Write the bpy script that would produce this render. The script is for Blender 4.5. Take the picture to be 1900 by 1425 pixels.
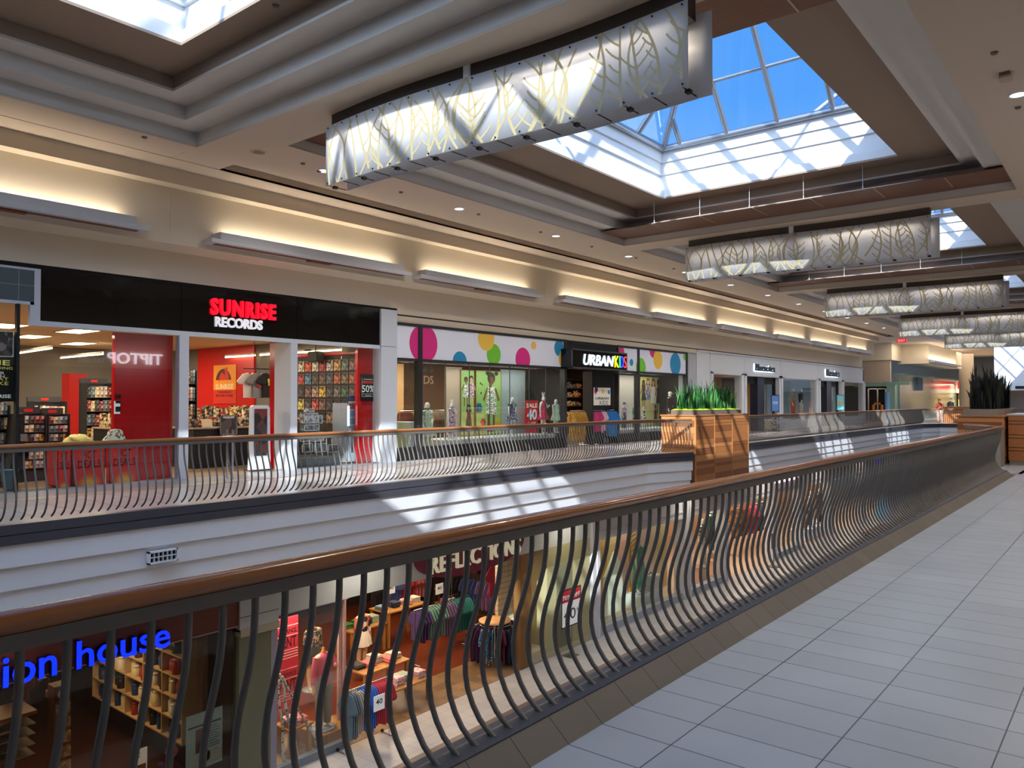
import bpy, bmesh, math, random
from mathutils import Vector, Matrix
from math import sin, cos, pi, radians
random.seed(7)
SC = bpy.context.scene
for _o in list(bpy.data.objects): bpy.data.objects.remove(_o, do_unlink=True)
C = SC.collection

# ---------------- camera ----------------
CAM_H = 1.6
YAW = radians(39.05); PIT = math.atan(29.5/1436.0); FPX = 1436.0
cam_d = bpy.data.cameras.new('camera'); cam = bpy.data.objects.new('camera', cam_d); C.objects.link(cam)
cam.location = (0, 0, CAM_H); cam.rotation_euler = (pi/2 + PIT, 0, YAW)
cam_d.sensor_width = 36.0; cam_d.lens = FPX/1900*36.0; cam_d.clip_start = 0.05; cam_d.clip_end = 400
SC.camera = cam
# ---------------- colour management ----------------
SC.view_settings.view_transform = 'Standard'; SC.view_settings.look = 'None'
SC.view_settings.gamma = 1.0; SC.view_settings.use_curve_mapping = False
SC.view_settings.exposure = 0.3
# ---------------- sky ----------------
W = bpy.data.worlds.new('sky'); SC.world = W; W.use_nodes = True
wn = W.node_tree.nodes; wl = W.node_tree.links; wn.clear()
wo = wn.new('ShaderNodeOutputWorld'); wb = wn.new('ShaderNodeBackground')
wt = wn.new('ShaderNodeTexCoord'); ws = wn.new('ShaderNodeSeparateXYZ'); wr = wn.new('ShaderNodeValToRGB')
wl.new(wt.outputs['Generated'], ws.inputs[0]); wl.new(ws.outputs['Z'], wr.inputs[0])
e = wr.color_ramp.elements
e[0].position = 0.0; e[0].color = (0.50, 0.72, 0.95, 1)
e[1].position = 0.35; e[1].color = (0.10, 0.36, 0.86, 1)
e3 = wr.color_ramp.elements.new(1.0); e3.color = (0.07, 0.28, 0.80, 1)
wl.new(wr.outputs[0], wb.inputs[0])
wb.inputs[1].default_value = 0.95
SUN_DIR = Vector((-0.50, 1.0, -0.63)).normalized()
# hazy brightening of the sky round the sun (behind the camera) and overhead
dp = wn.new('ShaderNodeVectorMath'); dp.operation = 'DOT_PRODUCT'; dp.inputs[1].default_value = tuple(-SUN_DIR); wl.new(wt.outputs['Generated'], dp.inputs[0])
mr_ = wn.new('ShaderNodeMapRange'); mr_.inputs['From Min'].default_value = 0.25; mr_.inputs['From Max'].default_value = 1.0; mr_.inputs['To Min'].default_value = 0.0; mr_.inputs['To Max'].default_value = 3.7
wl.new(dp.outputs['Value'], mr_.inputs['Value'])
wb2 = wn.new('ShaderNodeBackground'); wb2.inputs[0].default_value = (0.78, 0.88, 1.0, 1); wl.new(mr_.outputs[0], wb2.inputs[1])
wadd = wn.new('ShaderNodeAddShader'); wl.new(wb.outputs[0], wadd.inputs[0]); wl.new(wb2.outputs[0], wadd.inputs[1]); wl.new(wadd.outputs[0], wo.inputs[0])
# ---------------- sun ----------------
sd = bpy.data.lights.new('sun', 'SUN'); sun = bpy.data.objects.new('sun', sd); C.objects.link(sun)
sd.energy = 7.0; sd.angle = radians(0.53); sd.color = (1.0, 0.96, 0.90)
sun.rotation_euler = SUN_DIR.to_track_quat('-Z', 'Y').to_euler()

def lamp_area(loc, sx, sy, power, col=(1, 0.85, 0.68), rot=(0, 0, 0), spread=180):
    d = bpy.data.lights.new('lamp_light', 'AREA'); d.shape = 'RECTANGLE'; d.size = sx; d.size_y = sy
    d.energy = power; d.color = col; d.spread = radians(spread)
    o = bpy.data.objects.new('lamp_light', d); C.objects.link(o); o.location = loc; o.rotation_euler = rot
    return o
def lamp_spot(loc, power, col=(1, 0.9, 0.78), angle=120, blend=0.8, rot=(0, 0, 0), r=0.08):
    d = bpy.data.lights.new('lamp_light', 'SPOT'); d.energy = power; d.color = col
    d.spot_size = radians(angle); d.spot_blend = blend; d.shadow_soft_size = r
    o = bpy.data.objects.new('lamp_light', d); C.objects.link(o); o.location = loc; o.rotation_euler = rot
    return o

# ---------------- measuring helpers: a sight line met with a real plane ----------------
_F = Vector((-sin(YAW)*cos(PIT), cos(YAW)*cos(PIT), sin(PIT))); _R = Vector((cos(YAW), sin(YAW), 0)); _U = _R.cross(_F)
def _ray(px, py): return _F + _R*((px-950)/FPX) - _U*((py-712.5)/FPX)
def onX(px, py, X): d = _ray(px, py); return Vector((0, 0, CAM_H)) + d*(X/d.x)
def onY(px, py, Y): d = _ray(px, py); return Vector((0, 0, CAM_H)) + d*(Y/d.y)
def onZ(px, py, Z): d = _ray(px, py); return Vector((0, 0, CAM_H)) + d*((Z-CAM_H)/d.z)

# ---------------- materials ----------------
def lin(c):
    return tuple(((v/12.92) if v <= 0.04045 else ((v+0.055)/1.055)**2.4) for v in c)
_M = {}
def mat(name, rgb, rough=0.6, metal=0.0, emit=0.0, ecol=None, noise=0.0, nscale=8.0, spec=None, bump=0.0, stretch=None, coat=0.0):
    """rgb in 0..255 display values"""
    if name in _M: return _M[name]
    m = bpy.data.materials.new(name); m.use_nodes = True; _M[name] = m
    nt = m.node_tree; b = nt.nodes['Principled BSDF']
    c = lin([v/255 for v in rgb]) + (1,)
    b.inputs['Base Color'].default_value = c; b.inputs['Roughness'].default_value = rough; b.inputs['Metallic'].default_value = metal
    if spec is not None: b.inputs['Specular IOR Level'].default_value = spec
    if coat: b.inputs['Coat Weight'].default_value = coat; b.inputs['Coat Roughness'].default_value = 0.08
    if emit:
        b.inputs['Emission Color'].default_value = (lin([v/255 for v in ecol])+(1,)) if ecol else c
        b.inputs['Emission Strength'].default_value = emit
    tc = nt.nodes.new('ShaderNodeTexCoord'); mp = nt.nodes.new('ShaderNodeMapping'); nz = nt.nodes.new('ShaderNodeTexNoise')
    nt.links.new(tc.outputs['Object'], mp.inputs[0]); nt.links.new(mp.outputs[0], nz.inputs['Vector'])
    nz.inputs['Scale'].default_value = nscale; nz.inputs['Detail'].default_value = 3; mp.inputs['Location'].default_value = (.373, .219, .531)
    if stretch: mp.inputs['Scale'].default_value = stretch
    if noise:
        mx = nt.nodes.new('ShaderNodeMix'); mx.data_type = 'RGBA'
        k = 1-noise; k2 = 1+noise
        mx.inputs['A'].default_value = (c[0]*k, c[1]*k, c[2]*k, 1); mx.inputs['B'].default_value = (min(c[0]*k2, 1), min(c[1]*k2, 1), min(c[2]*k2, 1), 1)
        nt.links.new(nz.outputs['Fac'], mx.inputs['Factor']); nt.links.new(mx.outputs['Result'], b.inputs['Base Color'])
    if bump:
        bp = nt.nodes.new('ShaderNodeBump'); bp.inputs['Strength'].default_value = bump; bp.inputs['Distance'].default_value = 0.01
        nt.links.new(nz.outputs['Fac'], bp.inputs['Height']); nt.links.new(bp.outputs[0], b.inputs['Normal'])
    return m
def glass_mat(name, tint=(255, 255, 255), refl=1.0, rough=0.0, base=0.04):
    if name in _M: return _M[name]
    m = bpy.data.materials.new(name); m.use_nodes = True; _M[name] = m
    nt = m.node_tree; nt.nodes.clear()
    out = nt.nodes.new('ShaderNodeOutputMaterial'); mix = nt.nodes.new('ShaderNodeMixShader')
    tr = nt.nodes.new('ShaderNodeBsdfTransparent'); gl = nt.nodes.new('ShaderNodeBsdfGlossy'); lw = nt.nodes.new('ShaderNodeLayerWeight')
    tr.inputs[0].default_value = lin([v/255 for v in tint])+(1,); gl.inputs['Roughness'].default_value = rough
    lw.inputs['Blend'].default_value = 0.35
    ma = nt.nodes.new('ShaderNodeMath'); ma.operation = 'MULTIPLY_ADD'; ma.inputs[1].default_value = 0.35*refl; ma.inputs[2].default_value = base
    nt.links.new(lw.outputs['Fresnel'], ma.inputs[0]); nt.links.new(ma.outputs[0], mix.inputs[0])
    nt.links.new(tr.outputs[0], mix.inputs[1]); nt.links.new(gl.outputs[0], mix.inputs[2]); nt.links.new(mix.outputs[0], out.inputs[0])
    return m
def tile_mat(name, rgb, grout, w, h, org=(0, 0), rough=0.3, mortar=0.006, var=0.06, axes='XY', offset=0.0, bumpy=0.0):
    """tiles laid in real metres on an object whose origin is the world origin"""
    if name in _M: return _M[name]
    m = bpy.data.materials.new(name); m.use_nodes = True; _M[name] = m
    nt = m.node_tree; b = nt.nodes['Principled BSDF']; N = nt.nodes.new; L = nt.links.new
    tc = N('ShaderNodeTexCoord'); sp = N('ShaderNodeSeparateXYZ'); cb = N('ShaderNodeCombineXYZ')
    L(tc.outputs['Object'], sp.inputs[0])
    for i, a in enumerate(axes):
        ad = N('ShaderNodeMath'); ad.operation = 'SUBTRACT'; ad.inputs[1].default_value = org[i]; L(sp.outputs[a], ad.inputs[0]); L(ad.outputs[0], cb.inputs[i])
    br = N('ShaderNodeTexBrick'); L(cb.outputs[0], br.inputs['Vector'])
    br.offset = offset; br.offset_frequency = 2; br.squash = 1.0
    br.inputs['Scale'].default_value = 1.0; br.inputs['Brick Width'].default_value = w; br.inputs['Row Height'].default_value = h
    br.inputs['Mortar Size'].default_value = mortar/2; br.inputs['Mortar Smooth'].default_value = 0.1
    c = lin([v/255 for v in rgb]); g = lin([v/255 for v in grout])
    br.inputs['Color1'].default_value = tuple(v*(1-var) for v in c)+(1,); br.inputs['Color2'].default_value = tuple(min(1, v*(1+var)) for v in c)+(1,)
    br.inputs['Mortar'].default_value = g+(1,)
    nz = N('ShaderNodeTexNoise'); nz.inputs['Scale'].default_value = 1.3; nz.inputs['Detail'].default_value = 4; mo = N('ShaderNodeVectorMath'); mo.operation = 'ADD'; mo.inputs[1].default_value = (.37, .21, .53); L(tc.outputs['Object'], mo.inputs[0]); L(mo.outputs[0], nz.inputs['Vector'])
    m0 = N('ShaderNodeMapRange'); m0.inputs['From Min'].default_value = 0.25; m0.inputs['From Max'].default_value = 0.75; m0.inputs['To Min'].default_value = 0.93; m0.inputs['To Max'].default_value = 1.05; m0.interpolation_type = 'SMOOTHSTEP'
    L(nz.outputs['Fac'], m0.inputs['Value'])
    mx = N('ShaderNodeVectorMath'); mx.operation = 'SCALE'; L(br.outputs['Color'], mx.inputs[0]); L(m0.outputs[0], mx.inputs['Scale']); L(mx.outputs[0], b.inputs['Base Color'])
    b.inputs['Roughness'].default_value = rough
    return m
def wood_mat(name, c1, c2, rough=0.35, scale=3.0, stretch=(1, 1, 8), coat=0.0, planks=None):
    if name in _M: return _M[name]
    m = bpy.data.materials.new(name); m.use_nodes = True; _M[name] = m
    nt = m.node_tree; b = nt.nodes['Principled BSDF']; N = nt.nodes.new; L = nt.links.new
    tc = N('ShaderNodeTexCoord'); mp = N('ShaderNodeMapping'); mp.inputs['Scale'].default_value = stretch; mp.inputs['Location'].default_value = (.37, .21, .53); L(tc.outputs['Object'], mp.inputs[0])
    nz = N('ShaderNodeTexNoise'); nz.inputs['Scale'].default_value = scale; nz.inputs['Detail'].default_value = 6; nz.inputs['Roughness'].default_value = 0.65; L(mp.outputs[0], nz.inputs['Vector'])
    mx = N('ShaderNodeMix'); mx.data_type = 'RGBA'; L(nz.outputs['Fac'], mx.inputs['Factor'])
    mx.inputs['A'].default_value = lin([v/255 for v in c1])+(1,); mx.inputs['B'].default_value = lin([v/255 for v in c2])+(1,)
    last = mx.outputs['Result']
    if planks:
        br = N('ShaderNodeTexBrick'); sp = N('ShaderNodeSeparateXYZ'); cb = N('ShaderNodeCombineXYZ'); L(tc.outputs['Object'], sp.inputs[0])
        L(sp.outputs[planks[0]], cb.inputs[0]); L(sp.outputs[planks[1]], cb.inputs[1]); L(cb.outputs[0], br.inputs['Vector'])
        br.offset = 0.0; br.inputs['Scale'].default_value = 1; br.inputs['Brick Width'].default_value = planks[2]; br.inputs['Row Height'].default_value = planks[3]
        br.inputs['Mortar Size'].default_value = 0.003; br.inputs['Color1'].default_value = (0.70, 0.70, 0.70, 1); br.inputs['Color2'].default_value = (1, 1, 1, 1); br.inputs['Mortar'].default_value = (0.25, 0.2, 0.18, 1)
        m2 = N('ShaderNodeMix'); m2.data_type = 'RGBA'; m2.blend_type = 'MULTIPLY'; m2.inputs['Factor'].default_value = 1.0
        L(last, m2.inputs['A']); L(br.outputs['Color'], m2.inputs['B']); last = m2.outputs['Result']
    L(last, b.inputs['Base Color']); b.inputs['Roughness'].default_value = rough
    if coat: b.inputs['Coat Weight'].default_value = coat; b.inputs['Coat Roughness'].default_value = 0.06
    return m
def patch_mat(name, cols, scale=14.0, rough=0.5, kind='VORONOI'):
    """speckled printed surface (fabric prints, cover art, crowded goods)"""
    if name in _M: return _M[name]
    m = bpy.data.materials.new(name); m.use_nodes = True; _M[name] = m
    nt = m.node_tree; b = nt.nodes['Principled BSDF']; N = nt.nodes.new; L = nt.links.new
    tc = N('ShaderNodeTexCoord'); vo = N('ShaderNodeTexVoronoi'); vo.inputs['Scale'].default_value = scale; L(tc.outputs['Object'], vo.inputs['Vector'])
    sp = N('ShaderNodeSeparateXYZ'); L(vo.outputs['Color'], sp.inputs[0]); cr = N('ShaderNodeValToRGB'); cr.color_ramp.interpolation = 'CONSTANT'
    while len(cr.color_ramp.elements) < len(cols): cr.color_ramp.elements.new(0.5)
    for i, c in enumerate(cols):
        cr.color_ramp.elements[i].position = i/len(cols); cr.color_ramp.elements[i].color = lin([v/255 for v in c])+(1,)
    L(sp.outputs[0], cr.inputs[0]); L(cr.outputs[0], b.inputs['Base Color']); b.inputs['Roughness'].default_value = rough
    return m

# ---------------- mesh builder ----------------
class MB:
    def __init__(s): s.v = []; s.f = []; s.m = []; s.sm = []
    def add(s, vs, fs, mi=0, smooth=False):
        n = len(s.v); s.v += [tuple(v) for v in vs]
        for f in fs: s.f.append(tuple(i+n for i in f)); s.m.append(mi); s.sm.append(smooth)
        return s
    def box(s, x0, x1, y0, y1, z0, z1, mi=0):
        if x1 < x0: x0, x1 = x1, x0
        if y1 < y0: y0, y1 = y1, y0
        if z1 < z0: z0, z1 = z1, z0
        v = [(x0, y0, z0), (x1, y0, z0), (x1, y1, z0), (x0, y1, z0), (x0, y0, z1), (x1, y0, z1), (x1, y1, z1), (x0, y1, z1)]
        return s.add(v, [(0, 3, 2, 1), (4, 5, 6, 7), (0, 1, 5, 4), (1, 2, 6, 5), (2, 3, 7, 6), (3, 0, 4, 7)], mi)
    def bbox(s, x0, x1, y0, y1, z0, z1, b=0.01, mi=0):
        """box with all edges bevelled by b"""
        if x1 < x0: x0, x1 = x1, x0
        if y1 < y0: y0, y1 = y1, y0
        if z1 < z0: z0, z1 = z1, z0
        b = min(b, (x1-x0)/2.1, (y1-y0)/2.1, (z1-z0)/2.1)
        vs = []; idx = {}
        for i, x in enumerate((x0, x1)):
            for j, y in enumerate((y0, y1)):
                for k, z in enumerate((z0, z1)):
                    sx = b if i == 0 else -b; sy = b if j == 0 else -b; sz = b if k == 0 else -b
                    for a, p in enumerate(((x, y+sy, z+sz), (x+sx, y, z+sz), (x+sx, y+sy, z))):
                        idx[(i, j, k, a)] = len(vs); vs.append(p)
        g = lambda i, j, k, a: idx[(i, j, k, a)]
        fs = []
        fs.append((g(0,0,0,0), g(0,0,1,0), g(0,1,1,0), g(0,1,0,0))); fs.append((g(1,0,0,0), g(1,1,0,0), g(1,1,1,0), g(1,0,1,0)))
        fs.append((g(0,0,0,1), g(1,0,0,1), g(1,0,1,1), g(0,0,1,1))); fs.append((g(0,1,0,1), g(0,1,1,1), g(1,1,1,1), g(1,1,0,1)))
        fs.append((g(0,0,0,2), g(0,1,0,2), g(1,1,0,2), g(1,0,0,2))); fs.append((g(0,0,1,2), g(1,0,1,2), g(1,1,1,2), g(0,1,1,2)))
        for i in (0, 1):
            for j in (0, 1): fs.append((g(i,j,0,0), g(i,j,1,0), g(i,j,1,1), g(i,j,0,1)))
            for k in (0, 1): fs.append((g(i,0,k,0), g(i,1,k,0), g(i,1,k,2), g(i,0,k,2)))
        for j in (0, 1):
            for k in (0, 1): fs.append((g(0,j,k,1), g(1,j,k,1), g(1,j,k,2), g(0,j,k,2)))
        for i in (0, 1):
            for j in (0, 1):
                for k in (0, 1): fs.append((g(i,j,k,0), g(i,j,k,1), g(i,j,k,2)))
        return s.add(vs, fs, mi)
    def quad(s, a, b, c, d, mi=0): return s.add([a, b, c, d], [(0, 1, 2, 3)], mi)
    def slab(s, o, r, u, w, h, t, mi=0):
        """rectangular plate: corner o, unit right r, unit up u, size w x h, thickness t along r x u (front side at o plane + t)"""
        o = Vector(o); r = Vector(r).normalized(); u = Vector(u).normalized(); n = r.cross(u)
        v = [o, o+r*w, o+r*w+u*h, o+u*h]; v2 = [p+n*t for p in v]
        return s.add(v+v2, [(3, 2, 1, 0), (4, 5, 6, 7), (0, 1, 5, 4), (1, 2, 6, 5), (2, 3, 7, 6), (3, 0, 4, 7)], mi)
    def prism(s, poly, o, r, u, n, t, mi=0, smooth=False):
        """2D polygon in (r,u) at o, extruded t along n"""
        o = Vector(o); r = Vector(r); u = Vector(u); n = Vector(n)
        a = [o+r*x+u*y for x, y in poly]; b = [p+n*t for p in a]; k = len(poly)
        fs = [tuple(range(k-1, -1, -1)), tuple(range(k, 2*k))]
        s.add(a+b, fs, mi); s.add(a+b, [(i, (i+1) % k, (i+1) % k+k, i+k) for i in range(k)], mi, smooth)
        return s
    def cyl(s, p0, p1, r, n=12, mi=0, r2=None, caps=True):
        p0 = Vector(p0); p1 = Vector(p1); d = (p1-p0).normalized()
        a = d.orthogonal().normalized(); b = d.cross(a); r2 = r if r2 is None else r2
        v = [p0+(a*cos(2*pi*i/n)+b*sin(2*pi*i/n))*r for i in range(n)]+[p1+(a*cos(2*pi*i/n)+b*sin(2*pi*i/n))*r2 for i in range(n)]
        s.add(v, [(i, (i+1) % n, (i+1) % n+n, i+n) for i in range(n)], mi, True)
        if caps: s.add(v, [tuple(range(n-1, -1, -1)), tuple(range(n, 2*n))], mi)
        return s
    def tube(s, pts, r, n=8, mi=0, rs=None):
        pts = [Vector(p) for p in pts]; k = len(pts); vs = []; prev = None
        for i, p in enumerate(pts):
            d = (pts[min(i+1, k-1)]-pts[max(i-1, 0)]).normalized()
            a = prev if prev is not None else d.orthogonal().normalized()
            a = (a-d*a.dot(d)).normalized(); prev = a; b = d.cross(a); rr = rs[i] if rs else r
            vs += [p+(a*cos(2*pi*j/n)+b*sin(2*pi*j/n))*rr for j in range(n)]
        fs = [(i*n+j, i*n+(j+1) % n, (i+1)*n+(j+1) % n, (i+1)*n+j) for i in range(k-1) for j in range(n)]
        s.add(vs, fs, mi, True); s.add(vs, [tuple(range(n-1, -1, -1)), tuple(range((k-1)*n, k*n))], mi)
        return s
    def lathe(s, prof, c=(0, 0, 0), n=16, mi=0, sx=1.0, sy=1.0, cap=True):
        """prof: (radius, z) from bottom to top"""
        vs = []
        for r, z in prof: vs += [(c[0]+r*cos(2*pi*j/n)*sx, c[1]+r*sin(2*pi*j/n)*sy, c[2]+z) for j in range(n)]
        k = len(prof)
        s.add(vs, [(i*n+j, i*n+(j+1) % n, (i+1)*n+(j+1) % n, (i+1)*n+j) for i in range(k-1) for j in range(n)], mi, True)
        if cap: s.add(vs, [tuple(range(n-1, -1, -1)), tuple(range((k-1)*n, k*n))], mi)
        return s
    def sweep(s, path, prof, mi=0, closed=True, smooth=False):
        """profile [(offset,z)] swept along plan path [(x,y)], mitred; offset is to the right of travel"""
        P = [Vector((x, y)) for x, y in path]; k = len(P); n = len(prof); vs = []
        for i in range(k):
            d0 = (P[i]-P[i-1]).normalized() if i > 0 else (P[1]-P[0]).normalized()
            d1 = (P[i+1]-P[i]).normalized() if i < k-1 else d0
            n0 = Vector((d0.y, -d0.x)); n1 = Vector((d1.y, -d1.x)); m = (n0+n1); m = m/m.dot(n0) if m.length > 1e-6 else n0
            for o, z in prof: vs.append((P[i].x+m.x*o, P[i].y+m.y*o, z))
        nn = n if closed else n-1
        s.add(vs, [(i*n+j, (i+1)*n+j, (i+1)*n+(j+1) % n, i*n+(j+1) % n) for i in range(k-1) for j in range(nn)], mi, smooth)
        if closed: s.add(vs, [tuple(range(n)), tuple(range((k-1)*n+n-1, (k-1)*n-1, -1))], mi)
        return s
    def build(s, name, mats, parent=None, keep=False, local=False):
        """world-space verts; origin goes to the base centre (top-level) or follows the parent"""
        if not isinstance(mats, (list, tuple)): mats = [mats]
        me = bpy.data.meshes.new(name)
        if parent is not None: off = Vector((0, 0, 0)) if local else root_loc(parent)
        elif keep or local: off = Vector((0, 0, 0))
        else:
            xs = [v[0] for v in s.v]; ys = [v[1] for v in s.v]; zs = [v[2] for v in s.v]
            off = Vector(((min(xs)+max(xs))/2, (min(ys)+max(ys))/2, min(zs)))
        me.from_pydata([tuple(Vector(v)-off) for v in s.v], [], s.f)
        for m in mats: me.materials.append(m)
        me.polygons.foreach_set('material_index', s.m); me.polygons.foreach_set('use_smooth', s.sm)
        bm = bmesh.new(); bm.from_mesh(me); bmesh.ops.recalc_face_normals(bm, faces=bm.faces); bm.to_mesh(me); bm.free()
        me.update()
        o = bpy.data.objects.new(name, me); C.objects.link(o)
        if parent is not None: o.parent = parent
        elif not keep: o.location = off
        return o
def root_loc(p):
    v = Vector((0, 0, 0))
    while p is not None: v = v+p.location; p = p.parent
    return v
def tag(o, label, cat, group=None, kind=None):
    o['label'] = label; o['category'] = cat
    if group: o['group'] = group
    if kind: o['kind'] = kind
    return o
def thing(name, label, cat, loc, group=None, rotz=0.0):
    o = bpy.data.objects.new(name, None); C.objects.link(o); o.location = loc; o.rotation_euler = (0, 0, rotz); o.empty_display_size = 0.1
    return tag(o, label, cat, group)
def struct(o, kind='structure'):
    o['kind'] = kind; return o
def dup(root, loc, label=None, rotz=None, group=None, scale=None, swap=None):
    r = root.copy(); C.objects.link(r); r.location = loc
    if rotz is not None: r.rotation_euler = (0, 0, rotz)
    if scale: r.scale = scale
    if label: r['label'] = label
    if group: r['group'] = group
    for ch in list(root.children):
        c = ch.copy(); C.objects.link(c); c.parent = r
        for g in list(ch.children):
            d = g.copy(); C.objects.link(d); d.parent = c
    return r
ORD = ['first', 'second', 'third', 'fourth', 'fifth', 'sixth', 'seventh', 'eighth', 'ninth', 'tenth', 'eleventh', 'twelfth', 'thirteenth', 'fourteenth', 'fifteenth', 'sixteenth', 'seventeenth', 'eighteenth', 'nineteenth', 'twentieth']
# ---------------- lettering ----------------
_TC = {}
def text_mb(mb, s, o, r, u, w=None, h=0.2, depth=0.01, bold=0.0, shear=0.0, mi=0, space=1.0, align='L'):
    """letters of string s, cap-height scaled so the whole block is h high and w wide, standing out 'depth' from plane (o; r,u)"""
    key = (s, bold, shear, space)
    if key not in _TC:
        cu = bpy.data.curves.new('t', 'FONT'); cu.body = s; cu.offset = bold; cu.shear = shear; cu.space_character = space; cu.extrude = 0.5; cu.resolution_u = 3
        ob = bpy.data.objects.new('t', cu); C.objects.link(ob); bpy.context.view_layer.update()
        me = bpy.data.meshes.new_from_object(ob.evaluated_get(bpy.context.evaluated_depsgraph_get()))
        _TC[key] = ([tuple(v.co) for v in me.vertices], [tuple(p.vertices) for p in me.polygons])
        bpy.data.objects.remove(ob, do_unlink=True); bpy.data.curves.remove(cu); bpy.data.meshes.remove(me)
    vs, fs = _TC[key]
    x0 = min(v[0] for v in vs); x1 = max(v[0] for v in vs); y0 = min(v[1] for v in vs); y1 = max(v[1] for v in vs)
    sy = h/(y1-y0); sx = (w/(x1-x0)) if w else sy
    o = Vector(o); r = Vector(r).normalized(); u = Vector(u).normalized(); n = r.cross(u)
    sh = 0.0 if align == 'L' else (-(x1-x0)*sx/2)
    mb.add([o+r*((v[0]-x0)*sx+sh)+u*((v[1]-y0)*sy)+n*((v[2]+0.5)*depth) for v in vs], fs, mi)
    return mb
YR = (0, 1, 0); XR = (1, 0, 0); UP = (0, 0, 1)
# =====================================================================
#  STRUCTURE
# =====================================================================
ZC = 5.9
paint = mat('ceiling_paint', (200, 184, 166), 0.75, noise=0.015, nscale=2)
paintw = mat('warm_wall_paint', (212, 198, 176), 0.75, noise=0.02, nscale=2)
paintd = mat('taupe_paint', (178, 160, 140), 0.8)
white = mat('white_paint', (236, 238, 240), 0.5)
fasc = mat('white_panel', (238, 240, 244), 0.42, noise=0.01)
charc = mat('charcoal_metal', (72, 72, 80), 0.4, noise=0.05)
black = mat('black_gloss', (8, 8, 9), 0.07, nscale=0.9, bump=0.9)
blackm = mat('black_matt', (16, 16, 18), 0.6)
dark = mat('dark_reveal', (24, 20, 18), 0.8)

tile_up = tile_mat('grey_floor_tile', (174, 179, 184), (60, 60, 62), 0.594, 0.2925, org=(-1.71, 3.861), rough=0.3, mortar=0.007, var=0.05)
tile_far = tile_mat('pale_floor_tile', (205, 198, 196), (120, 115, 112), 0.594, 0.594, rough=0.2, mortar=0.007, var=0.04)
tile_curb = tile_mat('brown_curb_tile', (112, 104, 94), (50, 46, 42), 5.0, 0.2925, org=(-1.71, 3.861), rough=0.45, mortar=0.006, var=0.08)
tile_low = tile_mat('lower_floor_tile', (196, 188, 180), (140, 132, 124), 0.3, 0.3, rough=0.3, mortar=0.006, var=0.05)
tile_band = mat('brown_floor_band', (118, 98, 84), 0.35, noise=0.05)
tile_thr = mat('grey_threshold_tile', (150, 155, 162), 0.3, noise=0.04)

XN, XF = -2.3, -10.9            # rail lines, near and far
# near walkway
mb = MB(); mb.box(-2.08, 2.4, -6, 90, -0.4, 0); struct(mb.build('floor', tile_up, keep=True))
mb = MB(); mb.sweep([(-2.08, -6), (-2.08, 19.3)], [(0, 0), (0, -0.3), (-0.26, -0.3), (-0.26, 0.085), (-0.115, 0.1)])
struct(mb.build('trim_1', tile_curb, keep=True))
mb = MB(); mb.sweep([(XN+0.06, -6), (XN+0.06, 19.35), (-3.15, 20.6)], [(-0.05, 0.085), (-0.05, 0.108), (0.045, 0.108), (0.045, 0.085)])
mb.sweep([(XN-0.02, -6), (XN-0.02, 19.35), (-3.2, 20.65)], [(0, 0.085), (0, -0.19), (-0.06, -0.19), (-0.06, 0.085)])
struct(mb.build('trim_2', charc, keep=True))
mb = MB(); mb.box(-3.3, -2.0, 19.9, 22.3, -0.4, 0.0); mb.box(-2.6, -2.0, 22.3, 26.3, -0.4, 0); struct(mb.build('floor', tile_up, keep=True))
mb = MB(); mb.sweep([(-2.5, -6), (-2.5, 19.5)], [(0, -0.19), (0, -1.25), (0.3, -1.25), (0.3, -0.19)]); struct(mb.build('trim_3', fasc, keep=True))
# far walkway
mb = MB(); mb.box(-15.0, XF+0.02, -6, 57.5, -0.4, 0); mb.add([(XF, 19.5, 0), (-10.3, 21, 0), (-10.3, 21.4, 0), (XF, 25.4, 0)], [(0, 1, 2, 3)])
mb.box(-19.5, 2, 57.5, 90, -0.4, 0); mb.box(-10.95, 2, 57.0, 57.5, -0.4, 0)
struct(mb.build('floor', tile_far, keep=True))
mb = MB(); mb.box(-15.05, -14.15, -6, 13.7, 0.0, 0.006); struct(mb.build('floor', tile_thr, keep=True))
mb = MB(); mb.box(-14.15, -13.75, -6, 57, 0.0, 0.004); struct(mb.build('trim_4', mat('tan_tile_line', (176, 158, 148), 0.3), keep=True))
FARA = [(XF, -6), (XF, 19.5), (-10.32, 21.15)]
FARB = [(XF, 25.4), (XF, 55.3), (-10.2, 57.0), (-2.5, 57.0)]
for i, pth in enumerate((FARA, FARB)):
    mb = MB(); mb.sweep(pth, [(-0.12, 0.0), (-0.12, 0.05), (0.09, 0.06), (0.09, -0.06), (0.07, -0.06), (0.07, -0.075), (0.09, -0.075), (0.09, -0.19), (0.0, -0.19), (0.0, 0)])
    struct(mb.build('trim_%d' % (5+i*2), charc, keep=True))
    mb = MB(); prof = [(-0.2, -0.19), (0.05, -0.19), (0.05, -0.47), (0.03, -0.485), (-0.005, -0.485), (-0.005, -0.765), (-0.02, -0.78), (-0.06, -0.78), (-0.06, -1.06), (-0.08, -1.08), (-0.12, -1.08), (-0.12, -1.4), (-0.2, -1.4)]
    mb.sweep(pth, prof); struct(mb.build('trim_%d' % (6+i*2), fasc, keep=True))
# slab end cap under the upper walkway (ceiling of the lower arcade)
mb = MB(); mb.box(-15, -11.0, -6, 57, -1.5, -1.4)
struct(mb.build('ceiling', paint, keep=True))
# lower floor
mb = MB(); mb.box(-20, 2, -6, 90, -5.3, -5.1); struct(mb.build('floor', tile_low, keep=True))
mb = MB(); mb.box(-10.66, -9.7, -6, 60, -5.1, -5.096); mb.box(-8.5, -5, -6, 60, -5.1, -5.096); struct(mb.build('floor', tile_band, keep=True))
mb = MB(); mb.box(-2.0, -1.8, -6, 60, -5.1, -0.4); struct(mb.build('wall_right', paintw, keep=True))

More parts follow.
